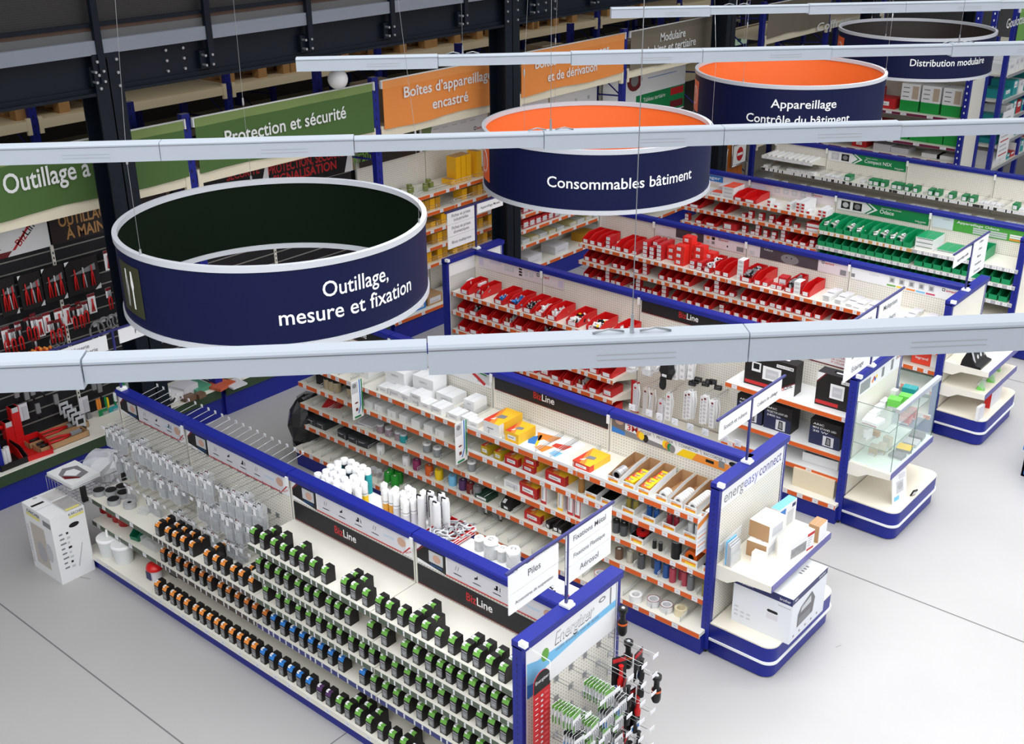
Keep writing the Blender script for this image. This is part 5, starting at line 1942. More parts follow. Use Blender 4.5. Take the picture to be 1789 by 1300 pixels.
for i, (px_, py_) in enumerate(((177, 975), (202, 987))):
    p = atz(px_, py_, 0.14)
    put('bucket', bucket, (p.x, p.y + 0.085, .141), 0, 'white lidded bucket with upright spout, %s from the stock end on the bottom shelf' % nth(i + 1), 'bucket', 'white buckets')
p = atz(256, 1018, 0.14)


def lidtub():
    t = thing('lidded_tub', 'x', 'tub')
    MB().lathe(0, 0, [(.052, 0), (.055, .07), (.055, .09)], PRN, 18).build('tub_body', t)
    b = MB()
    b.lathe(0, 0, [(.068, .09), (.07, .1), (.06, .125), (.03, .135)], RED, 20)
    b.build('lid', t)
    MB().box(-.045, .02, -.058, -.054, .005, .075, mat('navy_label', srgb(30, 40, 90), 0.5)).build('label_card', t)
    return t


put('lidtub', lidtub, (p.x, p.y + .09, .141), 0, 'tub with round red lid on the bottom shelf before the orange topped boxes', 'tub')
p = atz(232, 945, .37)
put('greenc', bin_(.09, .12, .075, mat('dark_green_plastic', srgb(16, 110, 80), 0.4), False), (p.x, p.y + .07, .371), 0.2, 'small dark green bin beside a clear plastic organiser', 'bin')
p = atz(258, 962, .37)
put('clearorg', carton('organiser_case', .2, .2, .075, CLEAR, None), (p.x - .02, p.y + .12, .371), 0, 'clear plastic organiser case beside the small dark green bin', 'case')
p = atz(275, 1012, .14)
put('blackc', carton('carton', .09, .11, .1, BOXB, None), (p.x + .06, p.y + .16, .141), 0, 'plain black carton behind the first orange topped boxes on the bottom shelf', 'box')


# wire basket hung on the stock end of the screw gondola
t = wthing('wire_basket', 'wire basket on the screw gondola end holding a bag and flat white carton', 'basket', (-8.2, 4.05, .45))
bx0, bx1, by0, by1, bz0, bz1 = -8.46, -8.07, 3.84, 4.42, .52, .70
b = MB()
for z in (bz0, bz1):
    b.tube([(bx0, by0, z), (bx1, by0, z), (bx1, by1, z), (bx0, by1, z), (bx0, by0, z)], .004, CHROME, 5)
for k in range(14):
    y = by0 + (by1 - by0) * k / 13
    b.tube([(bx0, y, bz1), (bx0, y, bz0), (bx1, y, bz0), (bx1, y, bz1)], .0022, CHROME, 4)
for k in range(9):
    x = bx0 + (bx1 - bx0) * k / 8
    b.tube([(x, by0, bz1), (x, by0, bz0), (x, by1, bz0), (x, by1, bz1)], .0022, CHROME, 4)
wpart(b, 'wire_mesh', t)
for y in (by0 + .1, by1 - .1):
    b = MB()
    b.box(bx1, bx1 + .03, y - .02, y + .02, bz1 - .14, bz1, BLACK)
    wpart(b, 'hanging_bracket', t)
t = thing('carton', 'flat white carton printed with a dark hexagon, lying across the wire basket', 'box', (-8.27, 3.99, .70), 0.05)
b = MB().cbox(0, 0, 0, .36, .27, .035, CARD)
b.build('carton_body', t)
b = MB()
b.shape((0, 0, .035), X3, Y3, [(-.13, -.02), (-.06, -.1), (.05, -.11), (.13, -.02), (.1, .08), (-.08, .09)], MGREY)
b.shape((0, 0, .035), X3, Y3, [(-.07, -.02), (-.02, -.08), (.07, -.02), (.04, .05), (-.05, .04)], PAPER, .0014)
b.shape((0, 0, .035), X3, Y3, [(-.02, -.1), (.05, -.11), (.13, -.02), (.11, -.01)], DKRED, .0012)
b.build('top_print', t)


def crumple(name, w, d, h, m_, seed, parent=None):
    """Soft plastic bag: a lumpy closed surface."""
    r = random.Random(seed)
    b = MB()
    nu, nv = 12, 7
    vs = []
    for j in range(nv + 1):
        a = math.pi * j / nv
        for i in range(nu):
            q = 2 * math.pi * i / nu
            k = 1 + r.uniform(-.22, .22)
            vs.append((w / 2 * math.sin(a) ** .6 * math.cos(q) * k if 0 < j < nv else 0, d / 2 * math.sin(a) ** .6 * math.sin(q) * k if 0 < j < nv else 0, h / 2 - h / 2 * math.cos(a) * (1 + r.uniform(-.1, .1))))
    fs = [(j * nu + i, j * nu + (i + 1) % nu, (j + 1) * nu + (i + 1) % nu, (j + 1) * nu + i) for j in range(nv) for i in range(nu)]
    b.raw(vs, fs, m_)
    return b.build(name, parent)


t = thing('plastic_bag', 'large clear plastic bag of white goods heaped behind the flat carton in the basket', 'bag', (-8.28, 4.27, .53), .3)
crumple('bag_film', .34, .30, .28, mat('bag_film', (0.86, 0.87, 0.9), 0.25, alpha=.55), 5, t)
crumple('contents', .26, .22, .2, CARD, 8, t)

# vacuum cleaner carton on the floor
t = thing('appliance_carton', 'tall white vacuum cleaner carton with yellow bands, standing on the floor', 'box', (-8.13, 3.70, 0), 0)
w, d, h = .44, .30, .62
MB().cbox(0, 0, 0, w, d, h, CARD).build('carton_body', t)
KYEL = mat('pale_yellow_band', srgb(232, 222, 120), 0.5)
b = MB()
o = (-w / 2, -d / 2, 0)
b.rect(o, X3, Z3, .05, .26, .53, .555, KYEL)
b.text('KÄRCHER', Vector(o) + X3 * .07 + Z3 * .56, X3, Z3, .045, BLACK, 'L', .2, .008)
b.text('Professional', Vector(o) + X3 * .04 + Z3 * .06, Z3, -X3, .04, PRINT, 'L', .36)
b.rect(o, X3, Z3, .08, .30, .08, .47, mat('warm_grey_photo', srgb(196, 186, 176), 0.5))
b.disc(o, X3, Z3, .2, .22, .07, .1, PRINT, .0014)
b.disc(o, X3, Z3, .33, .26, .05, .09, LGREY, .0014)
b.rect(o, X3, Z3, .31, .43, .52, .57, MGREY)
b.build('front_print', t)
b = MB()
o = (w / 2, -d / 2, 0)
b.rect(o, Y3, Z3, .16, .29, .555, .575, KYEL)
b.text('KÄRCHER', Vector(o) + Y3 * .16 + Z3 * .58, Y3, Z3, .034, BLACK, 'L', .13, .006)
b.disc(o, Y3, Z3, .19, .49, .045, .022, BLACK, .001, 18)
for k in range(8):
    b.rect(o, Y3, Z3, .05, .05 + .03 + .01 * (k % 3), .44 - .045 * k, .455 - .045 * k, MGREY)
    b.rect(o, Y3, Z3, .11, .13 + .01 * (k % 2), .43 - .045 * k, .45 - .045 * k, BLACK if k % 3 == 0 else LGREY)
b.tube([(w / 2 + .002, .02, .1), (w / 2 + .002, .08, .3)], .002, MGREY, 4)
b.build('side_print', t)
b = MB()
o = (-w / 2, -d / 2, h)
b.rect(o, X3, Y3, .0, w, .145, .15, LGREY)
b.rect(o, X3, Y3, .2, .43, .155, .295, mat('grey_tool_photo', srgb(170, 166, 164), 0.5, vary=.3, scale=14))
b.rect(o, X3, Y3, .03, .18, .155, .295, mat('pale_tool_photo', srgb(206, 202, 200), 0.5, vary=.2, scale=14))
b.rect(o, X3, Y3, .39, .42, .16, .28, KYEL, .0014)
b.rect(o, X3, Y3, .12, .15, .01, .12, BLACK)
b.disc(o, X3, Y3, .03, .1, .015, .02, PRINT)
b.build('top_print', t)
MB().box(-.002, .002, -d / 2 - .0006, d / 2 + .0006, h - .0008, h + .0006, PRINT).build('lid_seam', t)

# ---------------------------------------------------------------- rear shelf of the screw gondola: tubes, jars, tray
cnt = 0
for row, (n, x0, y0) in enumerate(((5, -5.80, 4.56), (6, -5.84, 4.63), (6, -5.83, 4.70), (6, -5.86, 4.77), (5, -5.86, 4.84), (5, -5.86, 4.905))):
    for k in range(n):
        cnt += 1
        dy = .012 if k % 2 else 0
        if (row, k) in ((3, 3), (4, 1)):
            continue
        put(('spray', cnt % 3 == 0), spray_can(mat('dark_can', srgb(28, 46, 58), 0.35) if cnt % 3 else TEAL), (x0 + .068 * k * .92, y0 + dy, 1.121), R.uniform(0, 6),
            'white capped aerosol can, %s of row %s behind the second rail joint' % (nth(k + 1), ('one', 'two', 'three', 'four', 'five', 'six')[row]), 'can', 'aerosol cans behind the rail')
for i, (x, y) in enumerate(((-5.60, 4.60), (-5.54, 4.62), (-5.48, 4.60), (-5.57, 4.67), (-5.50, 4.68), (-5.44, 4.66), (-5.54, 4.74), (-5.47, 4.745))):
    put(('smallcart', i % 2), cartridge(CAPW, YEL if i % 2 else MGREY, False, .21), (x, y, 1.121), R.uniform(0, 6), 'short white cartridge with dark bands, %s beside the aerosol cans' % nth(i + 1), 'cartridge', 'short cartridges')
tubes = [(1325, 480, 0), (1345, 560, 1), (1415, 580, 1), (1480, 540, 0), (1485, 620, 0), (1560, 600, 0), (1620, 720, 0), (1640, 620, 0), (1720, 690, 0), (1730, 640, 0), (1620, 660, 0), (1715, 560, 0), (1690, 545, 0), (1860, 585, 0), (1895, 590, 0)]
taken = []
for i, (u, v, k) in enumerate(tubes):
    p = atz(500 + u / 7.778, 780 + v / 7.778, 1.12 + .228)
    for _ in range(20):
        for q in taken:
            d_ = Vector((p.x - q[0], p.y - q[1], 0))
            if d_.length < .0525:
                d_ = d_ if d_.length > 1e-4 else Vector((0, 1, 0))
                p += d_.normalized() * (.053 - d_.length)
    taken.append((p.x, p.y))
    put(('cart', k), cartridge(CAPW, mat('amber_sealant', srgb(212, 150, 50), 0.4) if k else PRN, True, .215), (p.x, p.y, 1.121), R.uniform(0, 6),
        'white sealant cartridge, %s of the middle cluster behind the rail%s' % (nth(i + 1), ', amber lower half' if k else ''), 'cartridge', 'sealant cartridges')


def pump_tube():
    t = thing('foam_tube', 'x', 'tube')
    MB().lathe(0, 0, [(.028, 0), (.028, .24), (.022, .25)], mat('clear_grey_tube', (0.62, 0.62, 0.63), 0.3), 14).build('tube_body', t)
    b = MB()
    b.lathe(0, 0, [(.024, .25), (.024, .262)], CAPW, 12)
    b.box(-.036, -.028, -.006, .006, .1, .262, BLACK)
    b.box(-.036, .0, -.006, .006, .262, .268, BLACK)
    b.build('trigger_handle', t)
    return t


for i, (x, y) in enumerate(((-4.95, 4.80), (-4.87, 4.84), (-4.80, 4.80), (-4.93, 4.88), (-4.86, 4.915), (-4.79, 4.88))):
    put('pump', pump_tube, (x, y, 1.121), R.uniform(-.3, .3), 'pale tube with a black trigger strip, %s of the cluster beside the red tray' % nth(i + 1), 'tube', 'tubes with black handles')
t = thing('parts_tray', 'red tray with white wire rails heaped with grey straps on the high rear shelf', 'tray', (-4.73, 4.80, 1.1205), 0)
b = MB()
w, d, h = .24, .36, .06
for q in ((-w / 2, w / 2, -d / 2, d / 2, 0, .003), (-w / 2, -w / 2 + .003, -d / 2, d / 2, 0, h), (w / 2 - .003, w / 2, -d / 2, d / 2, 0, h), (-w / 2, w / 2, -d / 2, -d / 2 + .003, 0, h), (-w / 2, w / 2, d / 2 - .003, d / 2, 0, h)):
    b.box(*q, RED)
b.build('tray_body', t)
b = MB()
for z in (.015, .035, .055):
    b.tube([(w / 2 + .006, -d / 2, z), (w / 2 + .006, d / 2, z)], .003, WHITE, 4)
b.tube([(w / 2 + .006, d / 2 - .01, 0), (w / 2 + .006, d / 2 - .01, .07)], .003, WHITE, 4)
b.build('wire_rail', t)
stuff('straps', heap('strap', .2, .32, .06, (LGREY, GREY, MGREY, LGREY), 70, 4), (-4.73, 4.80, 1.128), 'tangle of grey straps heaped in the red tray', 'straps')
for i, (px_, py_, s) in enumerate(((843, 950, .75), (858, 966, 1.05), (884, 968, .75), (906, 975, 1.0), (893, 950, .7), (925, 962, .8))):
    p = atz(px_, py_, 1.12 + .03)
    put('jar1', jar(.05, .13, CLEAR, mat('grey_plugs', (0.45, 0.45, 0.44), 0.6, vary=.3, scale=90, bump=.6)), (p.x, min(p.y, 4.86), 1.121), R.uniform(0, 6), 'clear jar with white lid, %s from the red tray on the high rear shelf' % nth(i + 1), 'jar', 'white lidded jars', scale=(s, s, s))
for i, (x, y) in enumerate(((-4.0, 4.7), (-3.88, 4.78), (-3.76, 4.66), (-3.62, 4.74))):
    put(('anchors', i % 2), heap('strap', .08, .1, .04, (LGREY, MGREY, BLACK, RED), 14, 30 + i % 2, 'packet'), (x, y, 1.122), R.uniform(0, 6), 'bundle of grey and black fixings lying %s along the rear shelf end' % nth(i + 1), 'packet', 'bundles of fixings')

# ---------------------------------------------------------------- goods of the tape gondola
def on(px_, y, z, dz=0.03):
    return colx(px_, y, z + dz)


def a2(v):
    return 400 + v / 3.889


def a3(v):
    return 800 + v / 3.889


YF = 6.215
WTOP = [(663.6, .11, .12, .05, 1), (684, .15, .14, .065, 1), (703, .13, .16, .06, 1), (722, .13, .14, .05, 2), (738, .09, .12, .05, 1), (758, .13, .15, .055, 1), (786, .12, .14, .05, 1), (808, .09, .12, .06, 1), (822, .1, .1, .05, 1)]
for i, (px_, w, d, h, n) in enumerate(WTOP):
    x = on(px_, YF, 1.075)
    for k in range(n):
        put(('wc', i), carton('white_carton', w, d, h, CARD, PRN, lab=(.2, .8, .3, .7)), (x, YF + .03 + d / 2, 1.0755 + k * (h + .001)), R.uniform(-.08, .08), 'white junction box carton, %s from the stock side on the top shelf%s' % (nth(i + 1), ', upper' if k else ''), 'box', 'white cartons on the top shelf')
for i, (x, y, w, d, h, n) in enumerate(((-6.82, 6.46, .24, .2, .09, 2), (-6.52, 6.5, .24, .18, .09, 2), (-6.28, 6.52, .2, .18, .08, 1), (-7.25, 6.45, .2, .2, .1, 1), (-5.98, 6.5, .12, .16, .06, 2))):
    for k in range(n):
        put(('wcb', i), carton('white_carton', w, d, h, CARD, PRN, lab=(.3, .7, .35, .6)), (x, y, 1.0755 + k * (h + .001)), R.uniform(-.05, .05), 'large white carton at the back of the top shelf, %s from the stock side%s' % (nth(i + 1), ', upper' if k else ''), 'box', 'large white cartons')
REDY = mat('red_yellow_print', srgb(214, 60, 36), 0.5)
YORG = mat('yellow_orange_print', srgb(246, 190, 40), 0.5)


def hot_carton(w, d, h, front, body):
    """3M style carton: yellow lid shading to a red corner, white label in front."""
    def f():
        t = thing('carton', 'x', 'box')
        MB().cbox(0, 0, 0, w, d, h, body).build('carton_body', t)
        b = MB()
        b.shape((0, 0, h), X3, Y3, [(-w / 2, -d / 2), (-w * .1, -d / 2), (-w / 2, d * .25)], REDY, .0014)
        b.shape((0, 0, h), X3, Y3, [(-w * .1, -d / 2), (w * .2, -d / 2), (-w / 2, d / 2), (-w / 2, d * .25)], ORP, .0012)
        b.shape((0, 0, h), X3, Y3, [(-w * .2, -d * .2), (w * .25, -d * .1), (w * .2, d * .08), (-w * .15, d * .05)], MGREY, .0018)
        b.shape((0, 0, h), X3, Y3, [(-w * .3, -d * .35), (-w * .1, -d * .3), (-w * .12, -d * .15)], PAPER, .002)
        b.build('lid_print', t)
        b = MB()
        b.rect((0, -d / 2, 0), X3, Z3, -w / 2, w / 2, 0, h, front, .0006)
        b.rect((0, -d / 2, 0), X3, Z3, -w * .32, w * .3, h * .3, h * .72, PAPER, .0012)
        b.rect((0, -d / 2, 0), X3, Z3, -w * .26, w * .15, h * .46, h * .54, MGREY, .0016)
        b.rect((w / 2, 0, 0), Y3, Z3, -d / 2, -d * .3, 0, h, front, .0006)
        b.build('front_print', t)
        return t
    return f


HC = [('A', 854, 1.075, .17, .30, .11, CARD, YORG, 'large yellow topped carton with white front on the top shelf'), ('B', 890, 1.075, .14, .22, .09, YORG, YORG, 'yellow carton with black tool picture beside the large yellow topped carton'),
      ('C', 1012, 1.075, .17, .26, .055, REDY, YORG, 'flat red and yellow carton beside the printed sheet on the top shelf'),
      ('D', 889, .86, .14, .24, .075, REDP, YORG, 'red fronted yellow carton on the second shelf'), ('E', 919, .86, .12, .2, .06, REDP, YORG, 'red fronted carton, one of two stacked on the second shelf'),
      ('F', 966, .86, .20, .24, .085, REDP, YORG, 'largest red and yellow carton on the second shelf'), ('G', 919, .635, .19, .2, .10, REDP, YORG, 'big red carton with white label on the third shelf'),
      ('H', 926, .41, .17, .24, .075, REDP, YORG, 'red and yellow carton lying on the fourth shelf'), ('I', 843, .86, .085, .15, .075, mat('mustard_print', srgb(190, 160, 20), 0.5), mat('mustard_print', srgb(190, 160, 20), 0.5), 'mustard carton with dark green end on the second shelf'),
      ('J', 866, .86, .085, .15, .07, MATS['mustard_print'], MATS['mustard_print'], 'second mustard carton on the second shelf, nearer the red cartons')]
for k, px_, z, w, d, h, fr, body, lab in HC:
    put(('hc', k), hot_carton(w, d, h, fr, body), (on(px_, YF, z), YF + .03 + d / 2, z + .0005), R.uniform(-.06, .06), lab, 'box')
    if k == 'E':
        put(('hc', k), None, (on(px_, YF, z) + .005, YF + .04 + d / 2, z + .062), 0.03, 'red fronted carton lying on top of its twin on the second shelf', 'box')
t = thing('printed_sheet', 'white shelf sheet printed with orange shapes lying among the yellow cartons', 'sheet', (on(955, YF + .15, 1.075), 6.42, 1.0756))
b = MB().cbox(0, 0, 0, .46, .36, .001, PAPER)
for pts, cc in (([(-.22, .1), (.0, .14), (-.02, .02), (-.1, .03), (-.12, -.02)], ORP), ([(.02, .04), (.16, .08), (.14, -.02), (.02, -.02)], REDY), ([(-.06, -.06), (.05, -.02), (.03, -.15), (-.08, -.12)], ORP), ([(-.22, -.02), (-.17, .06), (-.1, -.08), (-.16, -.1)], BLP), ([(.08, -.06), (.17, -.06), (.16, -.15), (.08, -.13)], SKYB), ([(-.17, .07), (-.15, .08), (-.07, -.09), (-.09, -.1)], YEL)):
    b.shape((0, 0, .001), X3, Y3, pts, cc)
b.build('sheet', t)


def tray(w, d, h, inner=KRAFT, back=0.05):
    """Cardboard shelf tray with orange and yellow front."""
    def f():
        t = thing('display_tray', 'x', 'tray')
        b = MB()
        e = .003
        b.cbox(0, 0, 0, w, d, e, inner)
        for x in (-w / 2, w / 2 - e):
            b.prism([(x, -d / 2, 0), (x, d / 2, 0), (x, d / 2, h + back), (x, d * .1, h + back * .8), (x, -d / 2, h)], (e, 0, 0), inner)
        b.box(-w / 2, w / 2, d / 2 - e, d / 2, 0, h + back, inner)
        for x in (-w / 2 - .0008, w / 2 + .0002):
            b.prism([(x, -d / 2, 0), (x, d / 2, 0), (x, d / 2, h + back), (x, d * .1, h + back * .8), (x, -d / 2, h)], (.0006, 0, 0), CARD)
        b.build('tray_body', t)
        b = MB()
        b.box(-w / 2, w / 2, -d / 2 - .001, -d / 2 + e, 0, h, CARD)
        b.rect((0, -d / 2 - .001, 0), X3, Z3, -w * .4, w * .42, h * .12, h * .66, ORP, .0008)
        b.rect((0, -d / 2 - .001, 0), X3, Z3, -w * .2, w * .42, h * .12, h * .4, YEL, .0012)
        b.rect((0, -d / 2 - .001, 0), X3, Z3, -w * .4, w * .1, h * .74, h * .86, PRINT, .0008)
        b.build('printed_front', t)
        return t
    return f


TR = [(1069, 'two wide silver tape rolls'), (1096, 'yellow cartons'), (1122, 'yellow and red cartons'), (1153, 'three white tape rolls'), (1179, 'a row of white tape rolls'), (1204, 'a full row of white tape rolls'), (1234, 'one white carton')]
for i, (px_, what) in enumerate(TR):
    x = on(px_, YF, 1.075)
    put('tray', tray(.105, .36, .055), (x, YF + .195, 1.0755), 0, 'kraft display tray holding %s, on the top tape shelf' % what, 'tray', 'kraft trays on the top shelf')
    y0 = YF + .03
    z0 = 1.08
    if i == 0:
        for k in range(2):
            put('silver', lambda: (lambda t: (MB().ring(0, .045, 0, .05, .042, .026, mat('silver_tape', (0.62, 0.62, 0.64), 0.25, .5), 22, 'y').build('tape_band', t), MB().ring(0, .045, 0.001, .048, .026, .022, BLACK, 16, 'y').build('core', t), t)[2])(thing('tape_roll', 'x', 'tape')),
                (x, y0 + .03 + .055 * k, z0), 0, 'wide silver tape roll standing on edge, %s in its tray' % nth(k + 1), 'tape', 'silver tape rolls')
    elif i in (1, 2):
        for k in range(2 + i):
            put(('yc', i), hot_carton(.075, .07, .06, YEL if i == 1 else ORP, YEL), (x + R.uniform(-.008, .008), y0 + .035 + .074 * k, z0 + .012 * (k % 2) * 0), R.uniform(-.1, .1), 'small yellow carton in the %s kraft tray, %s from its front' % (nth(i + 1), nth(k + 1)), 'box', 'small yellow cartons in trays')
    elif i < 6:
        for k in range((0, 0, 0, 3, 7, 9)[i]):
            put('wroll', lambda: (lambda t: (MB().ring(0, .038, 0, .018, .038, .02, CAPW, 18, 'y').build('tape_band', t), MB().ring(0, .038, .001, .0165, .021, .014, mat('core_grey', (.45, .43, .42), .5), 14, 'y').build('core', t), t)[2])(thing('tape_roll', 'x', 'tape')),
                (x, y0 + .012 + .026 * k, z0), 0, 'white tape roll on edge in the %s kraft tray, %s from its front' % (nth(i + 1), nth(k + 1)), 'tape', 'white tape rolls in trays')
    else:
        put('wsm', carton('white_carton', .07, .1, .05, CARD, ORP), (x, y0 + .06, z0), 0, 'white carton in the last kraft tray beside the white and orange flag', 'box')

# second shelf: grey white cartons, bottle, trays of stacked tapes
for i, px_ in enumerate((657.7, 680, 700.5, 722, 744, 764, 640)):
    x = on(px_, YF, .86)
    put('gcar', carton('white_carton', .10, .15, .065, CARD, None), (x, YF + .1, .8605), R.uniform(-.05, .05), 'white socket carton with a round hole on the second shelf, %s of the row' % nth(i + 1), 'box', 'white cartons on the second shelf')
    if i == 0:
        pass
for i, px_ in enumerate((1008,)):
    put('sbottle', lambda: (lambda t: (MB().lathe(0, 0, [(.026, 0), (.026, .1), (.016, .125)], mat('amber_bottle', srgb(170, 120, 60), 0.3, alpha=.8), 14).build('bottle_body', t), MB().lathe(0, 0, [(.02, .122), (.02, .16)], mat('milky_cap', (.7, .66, .6), .3), 12).build('cap', t), t)[2])(thing('bottle', 'x', 'bottle')), (on(px_, YF, .86), YF + .06, .8605), 0, 'amber bottle standing beside the largest red and yellow carton', 'bottle')


def tape_stack(px_, z, n, r, h, colr, label, where, yoff=.05, zoff=0.0, group='stacked tape rolls'):
    x = on(px_, YF, z)
    for k in range(n):
        put(('ts', colr.name, round(r, 3)), spool(r, h, colr, .45, CAPW), (x, YF + yoff, z + .001 + zoff + k * (h + .0006)), R.uniform(0, 1), '%s tape roll, %s, %s from bottom' % (label, where, nth(k + 1)), 'tape', group)


KHA = mat('khaki_tape', srgb(150, 136, 62), 0.4)
BLT = mat('blue_tape', srgb(34, 82, 150), 0.4)
DRT = mat('dark_red_tape', srgb(140, 30, 46), 0.4)
PKT = mat('pink_tape', srgb(170, 62, 78), 0.4)
WHT = mat('white_tape', (0.74, 0.74, 0.76), 0.4)
GRT = mat('grey_tape', srgb(110, 110, 114), 0.4)
DGT = mat('dark_grey_tape', srgb(72, 74, 78), 0.4)
BRT = mat('brown_tape', srgb(110, 82, 62), 0.4)
for px_, cc, nm, n in ((1095, KHA, 'khaki', 2), (1131, BLT, 'blue', 2), (1166, DRT, 'dark red', 2), (1203, WHT, 'white', 3)):
    x = on(px_, YF, .86)
    put('tray2', tray(.115, .3, .055, CARD, .02), (x, YF + .165, .8605), 0, 'white sided display tray of %s tape rolls on the second shelf' % nm, 'tray', 'white sided trays')
    for c_ in range(2):
        tape_stack(px_ - 6 + 12 * c_, .86, 5, .022, .019, cc, nm, '%s stack of the second shelf tray' % ('near' if c_ else 'far'), .075, .004, 'tape stacks of the second shelf')
for i, px_ in enumerate((1194, 1206, 1217, 1224)):
    tape_stack(px_, .86, 6, .021, .019, WHT, 'white', '%s white stack on the second shelf' % nth(i + 1), .12 if i < 3 else .05, .004, 'white tape stacks of the second shelf')
x = on(1246, YF, .86)
put('tray2', None, (x - .01, YF + .165, .8605), 0, 'white sided display tray of one yellow tape roll at the post', 'tray', 'white sided trays')
tape_stack(1246, .86, 3, .026, .019, mat('yellow_tape', srgb(196, 170, 60), 0.4), 'yellow', 'tray beside the blue post', .07, .004)
x = on(1035, YF, .86)
for i, px_ in enumerate((1030, 1058)):
    put('tray3', tray(.11, .34, .055, BLACK, .02), (on(px_, YF, .86), YF + .185, .8605), 0, 'dark lined display tray with orange front, %s on the second shelf' % nth(i + 1), 'tray', 'dark lined trays')

# third shelf
put('redfold', carton('folded_leaflet', .18, .3, .02, REDP, None), (-7.72, 6.44, .66), .3, 'dark red folded leaflet leaning at the stock end of the third shelf', 'leaflet', tilt=(.35, .1))
for i, (x, y, rz) in enumerate(((-7.2, 6.34, .3), (-7.12, 6.36, -.2), (-7.15, 6.36, .1))):
    put('leaf', carton('brochure', .16, .21, .006, CARD, None, top=PRN), (x, y, .636 + .008 * i), rz, 'white brochure lying on the third shelf, %s from the bottom' % nth(i + 1), 'brochure', 'white brochures')
put('wc3', carton('white_carton', .17, .14, .07, CARD, PRN), (on(890, YF, .635), YF + .1, .6355), 0, 'long white carton on the third shelf beside the big red carton', 'box')


def binder(cc, cs):
    def f():
        t = thing('binder', 'x', 'binder')
        b = MB().cbox(0, 0, 0, .055, .22, .17, cs)
        b.rect((.0275, 0, 0), Y3, Z3, -.11, .11, 0, .17, PAPER, .0008)
        b.build('binder_body', t)
        b = MB()
        b.rect((0, -.11, 0), X3, Z3, -.022, .022, .025, .16, PAPER, .001)
        b.rect((0, -.11, 0), X3, Z3, -.016, -.004, .04, .15, PRINT, .0016)
        b.build('spine_label', t)
        return t
    return f


for i, (px_, c_, nm) in enumerate(((947, REDP, 'red'), (976, YORG, 'yellow'), (993.5, REDP, 'red'), (1006, REDP, 'red'))):
    put(('binder', nm), binder(c_, c_), (on(px_, YF, .635), YF + .13, .6355), 0, '%s upright carton with tall white spine label, %s of the third shelf' % (nm, nth(i + 1)), 'box', 'upright cartons')
for i, px_ in enumerate((657, 671, 688, 697)):
    put(('tub', i == 3), jar(.036, .085, mat('plum_white_print', srgb(150, 130, 140), 0.4, vary=.6, scale=60) if i < 3 else TEAL, MGREY, LGREY), (on(px_, YF, .635), YF + .06, .6355), 0, 'printed tub with lid on the third shelf, %s from the stock side' % nth(i + 1), 'tub', 'printed tubs of the third shelf')
for i, px_ in enumerate((738, 756, 816)):
    put('tubw', jar(.04, .09, CLEAR, DGT, CAPW), (on(px_, YF, .635), YF + .06, .6355), 0, 'clear tub with white lid on the third shelf, %s of three' % nth(i + 1), 'tub', 'white lidded tubs')
for i, px_ in enumerate((1070, 1083, 1074, 1090)):
    put('dbot', jar(.03, .11, DGT, BLACK, BLACK), (on(px_, YF, .635), YF + .05 + .08 * (i // 2), .6355), 0, 'dark grey bottle on the third shelf behind the white signs, %s of four' % nth(i + 1), 'bottle', 'dark bottles')
put('tray4', tray(.12, .3, .055, BLACK, .01), (on(1110, YF, .635), YF + .165, .6355), 0, 'display tray with a red roll on the third shelf', 'tray')
put('redroll', spool(.05, .03, RED, .3, BLACK), (on(1110, YF, .635), YF + .1, .68), 0, 'red tape roll lying in a third shelf tray', 'tape')
for i, (px_, r, h) in enumerate(((1137, .016, .07), (1147.5, .016, .075), (1175, .04, .14))):
    put(('bt', r), lambda r=r, h=h: (lambda t: (MB().lathe(0, 0, [(r, 0), (r, h)], BLACK, 14).build('tube_body', t), MB().lathe(0, 0, [(r * .96, h), (r * .9, h + .004)], MGREY, 12).build('end_cap', t), t)[2])(thing('black_tube', 'x', 'tube')), (on(px_, YF, .635), YF + .05, .6355), 0, ('thick black tube standing on the third shelf', 'small black tube on the third shelf, %s of two' % nth(i + 1))[i < 2], 'tube', 'black tubes' if i < 2 else None)
put('tray5', tray(.15, .3, .06, CARD, .02), (on(1201, YF, .635), YF + .165, .6355), 0, 'display tray with one fat orange roll on the third shelf', 'tray')
put('orroll', lambda: (lambda t: (MB().ring(0, .05, -.12, .24, .052, .025, mat('orange_film', srgb(226, 96, 20), .4), 24, 'y').build('tape_band', t), MB().ring(0, .05, -.119, .238, .025, .02, BLACK, 16, 'y').build('core', t), t)[2])(thing('tape_roll', 'x', 'tape')), (on(1201, YF, .635), YF + .165, .639), 0, 'fat orange roll on its side in a third shelf tray', 'tape')
put('tray6', tray(.1, .3, .055, BLACK, .02), (on(1236, YF, .635), YF + .165, .6355), 0, 'display tray with a grey green roll beside the blue post', 'tray')
tape_stack(1238, .635, 4, .036, .019, mat('grey_green_tape', srgb(84, 92, 84), .4), 'grey green', 'tray beside the blue post', .12, .004)

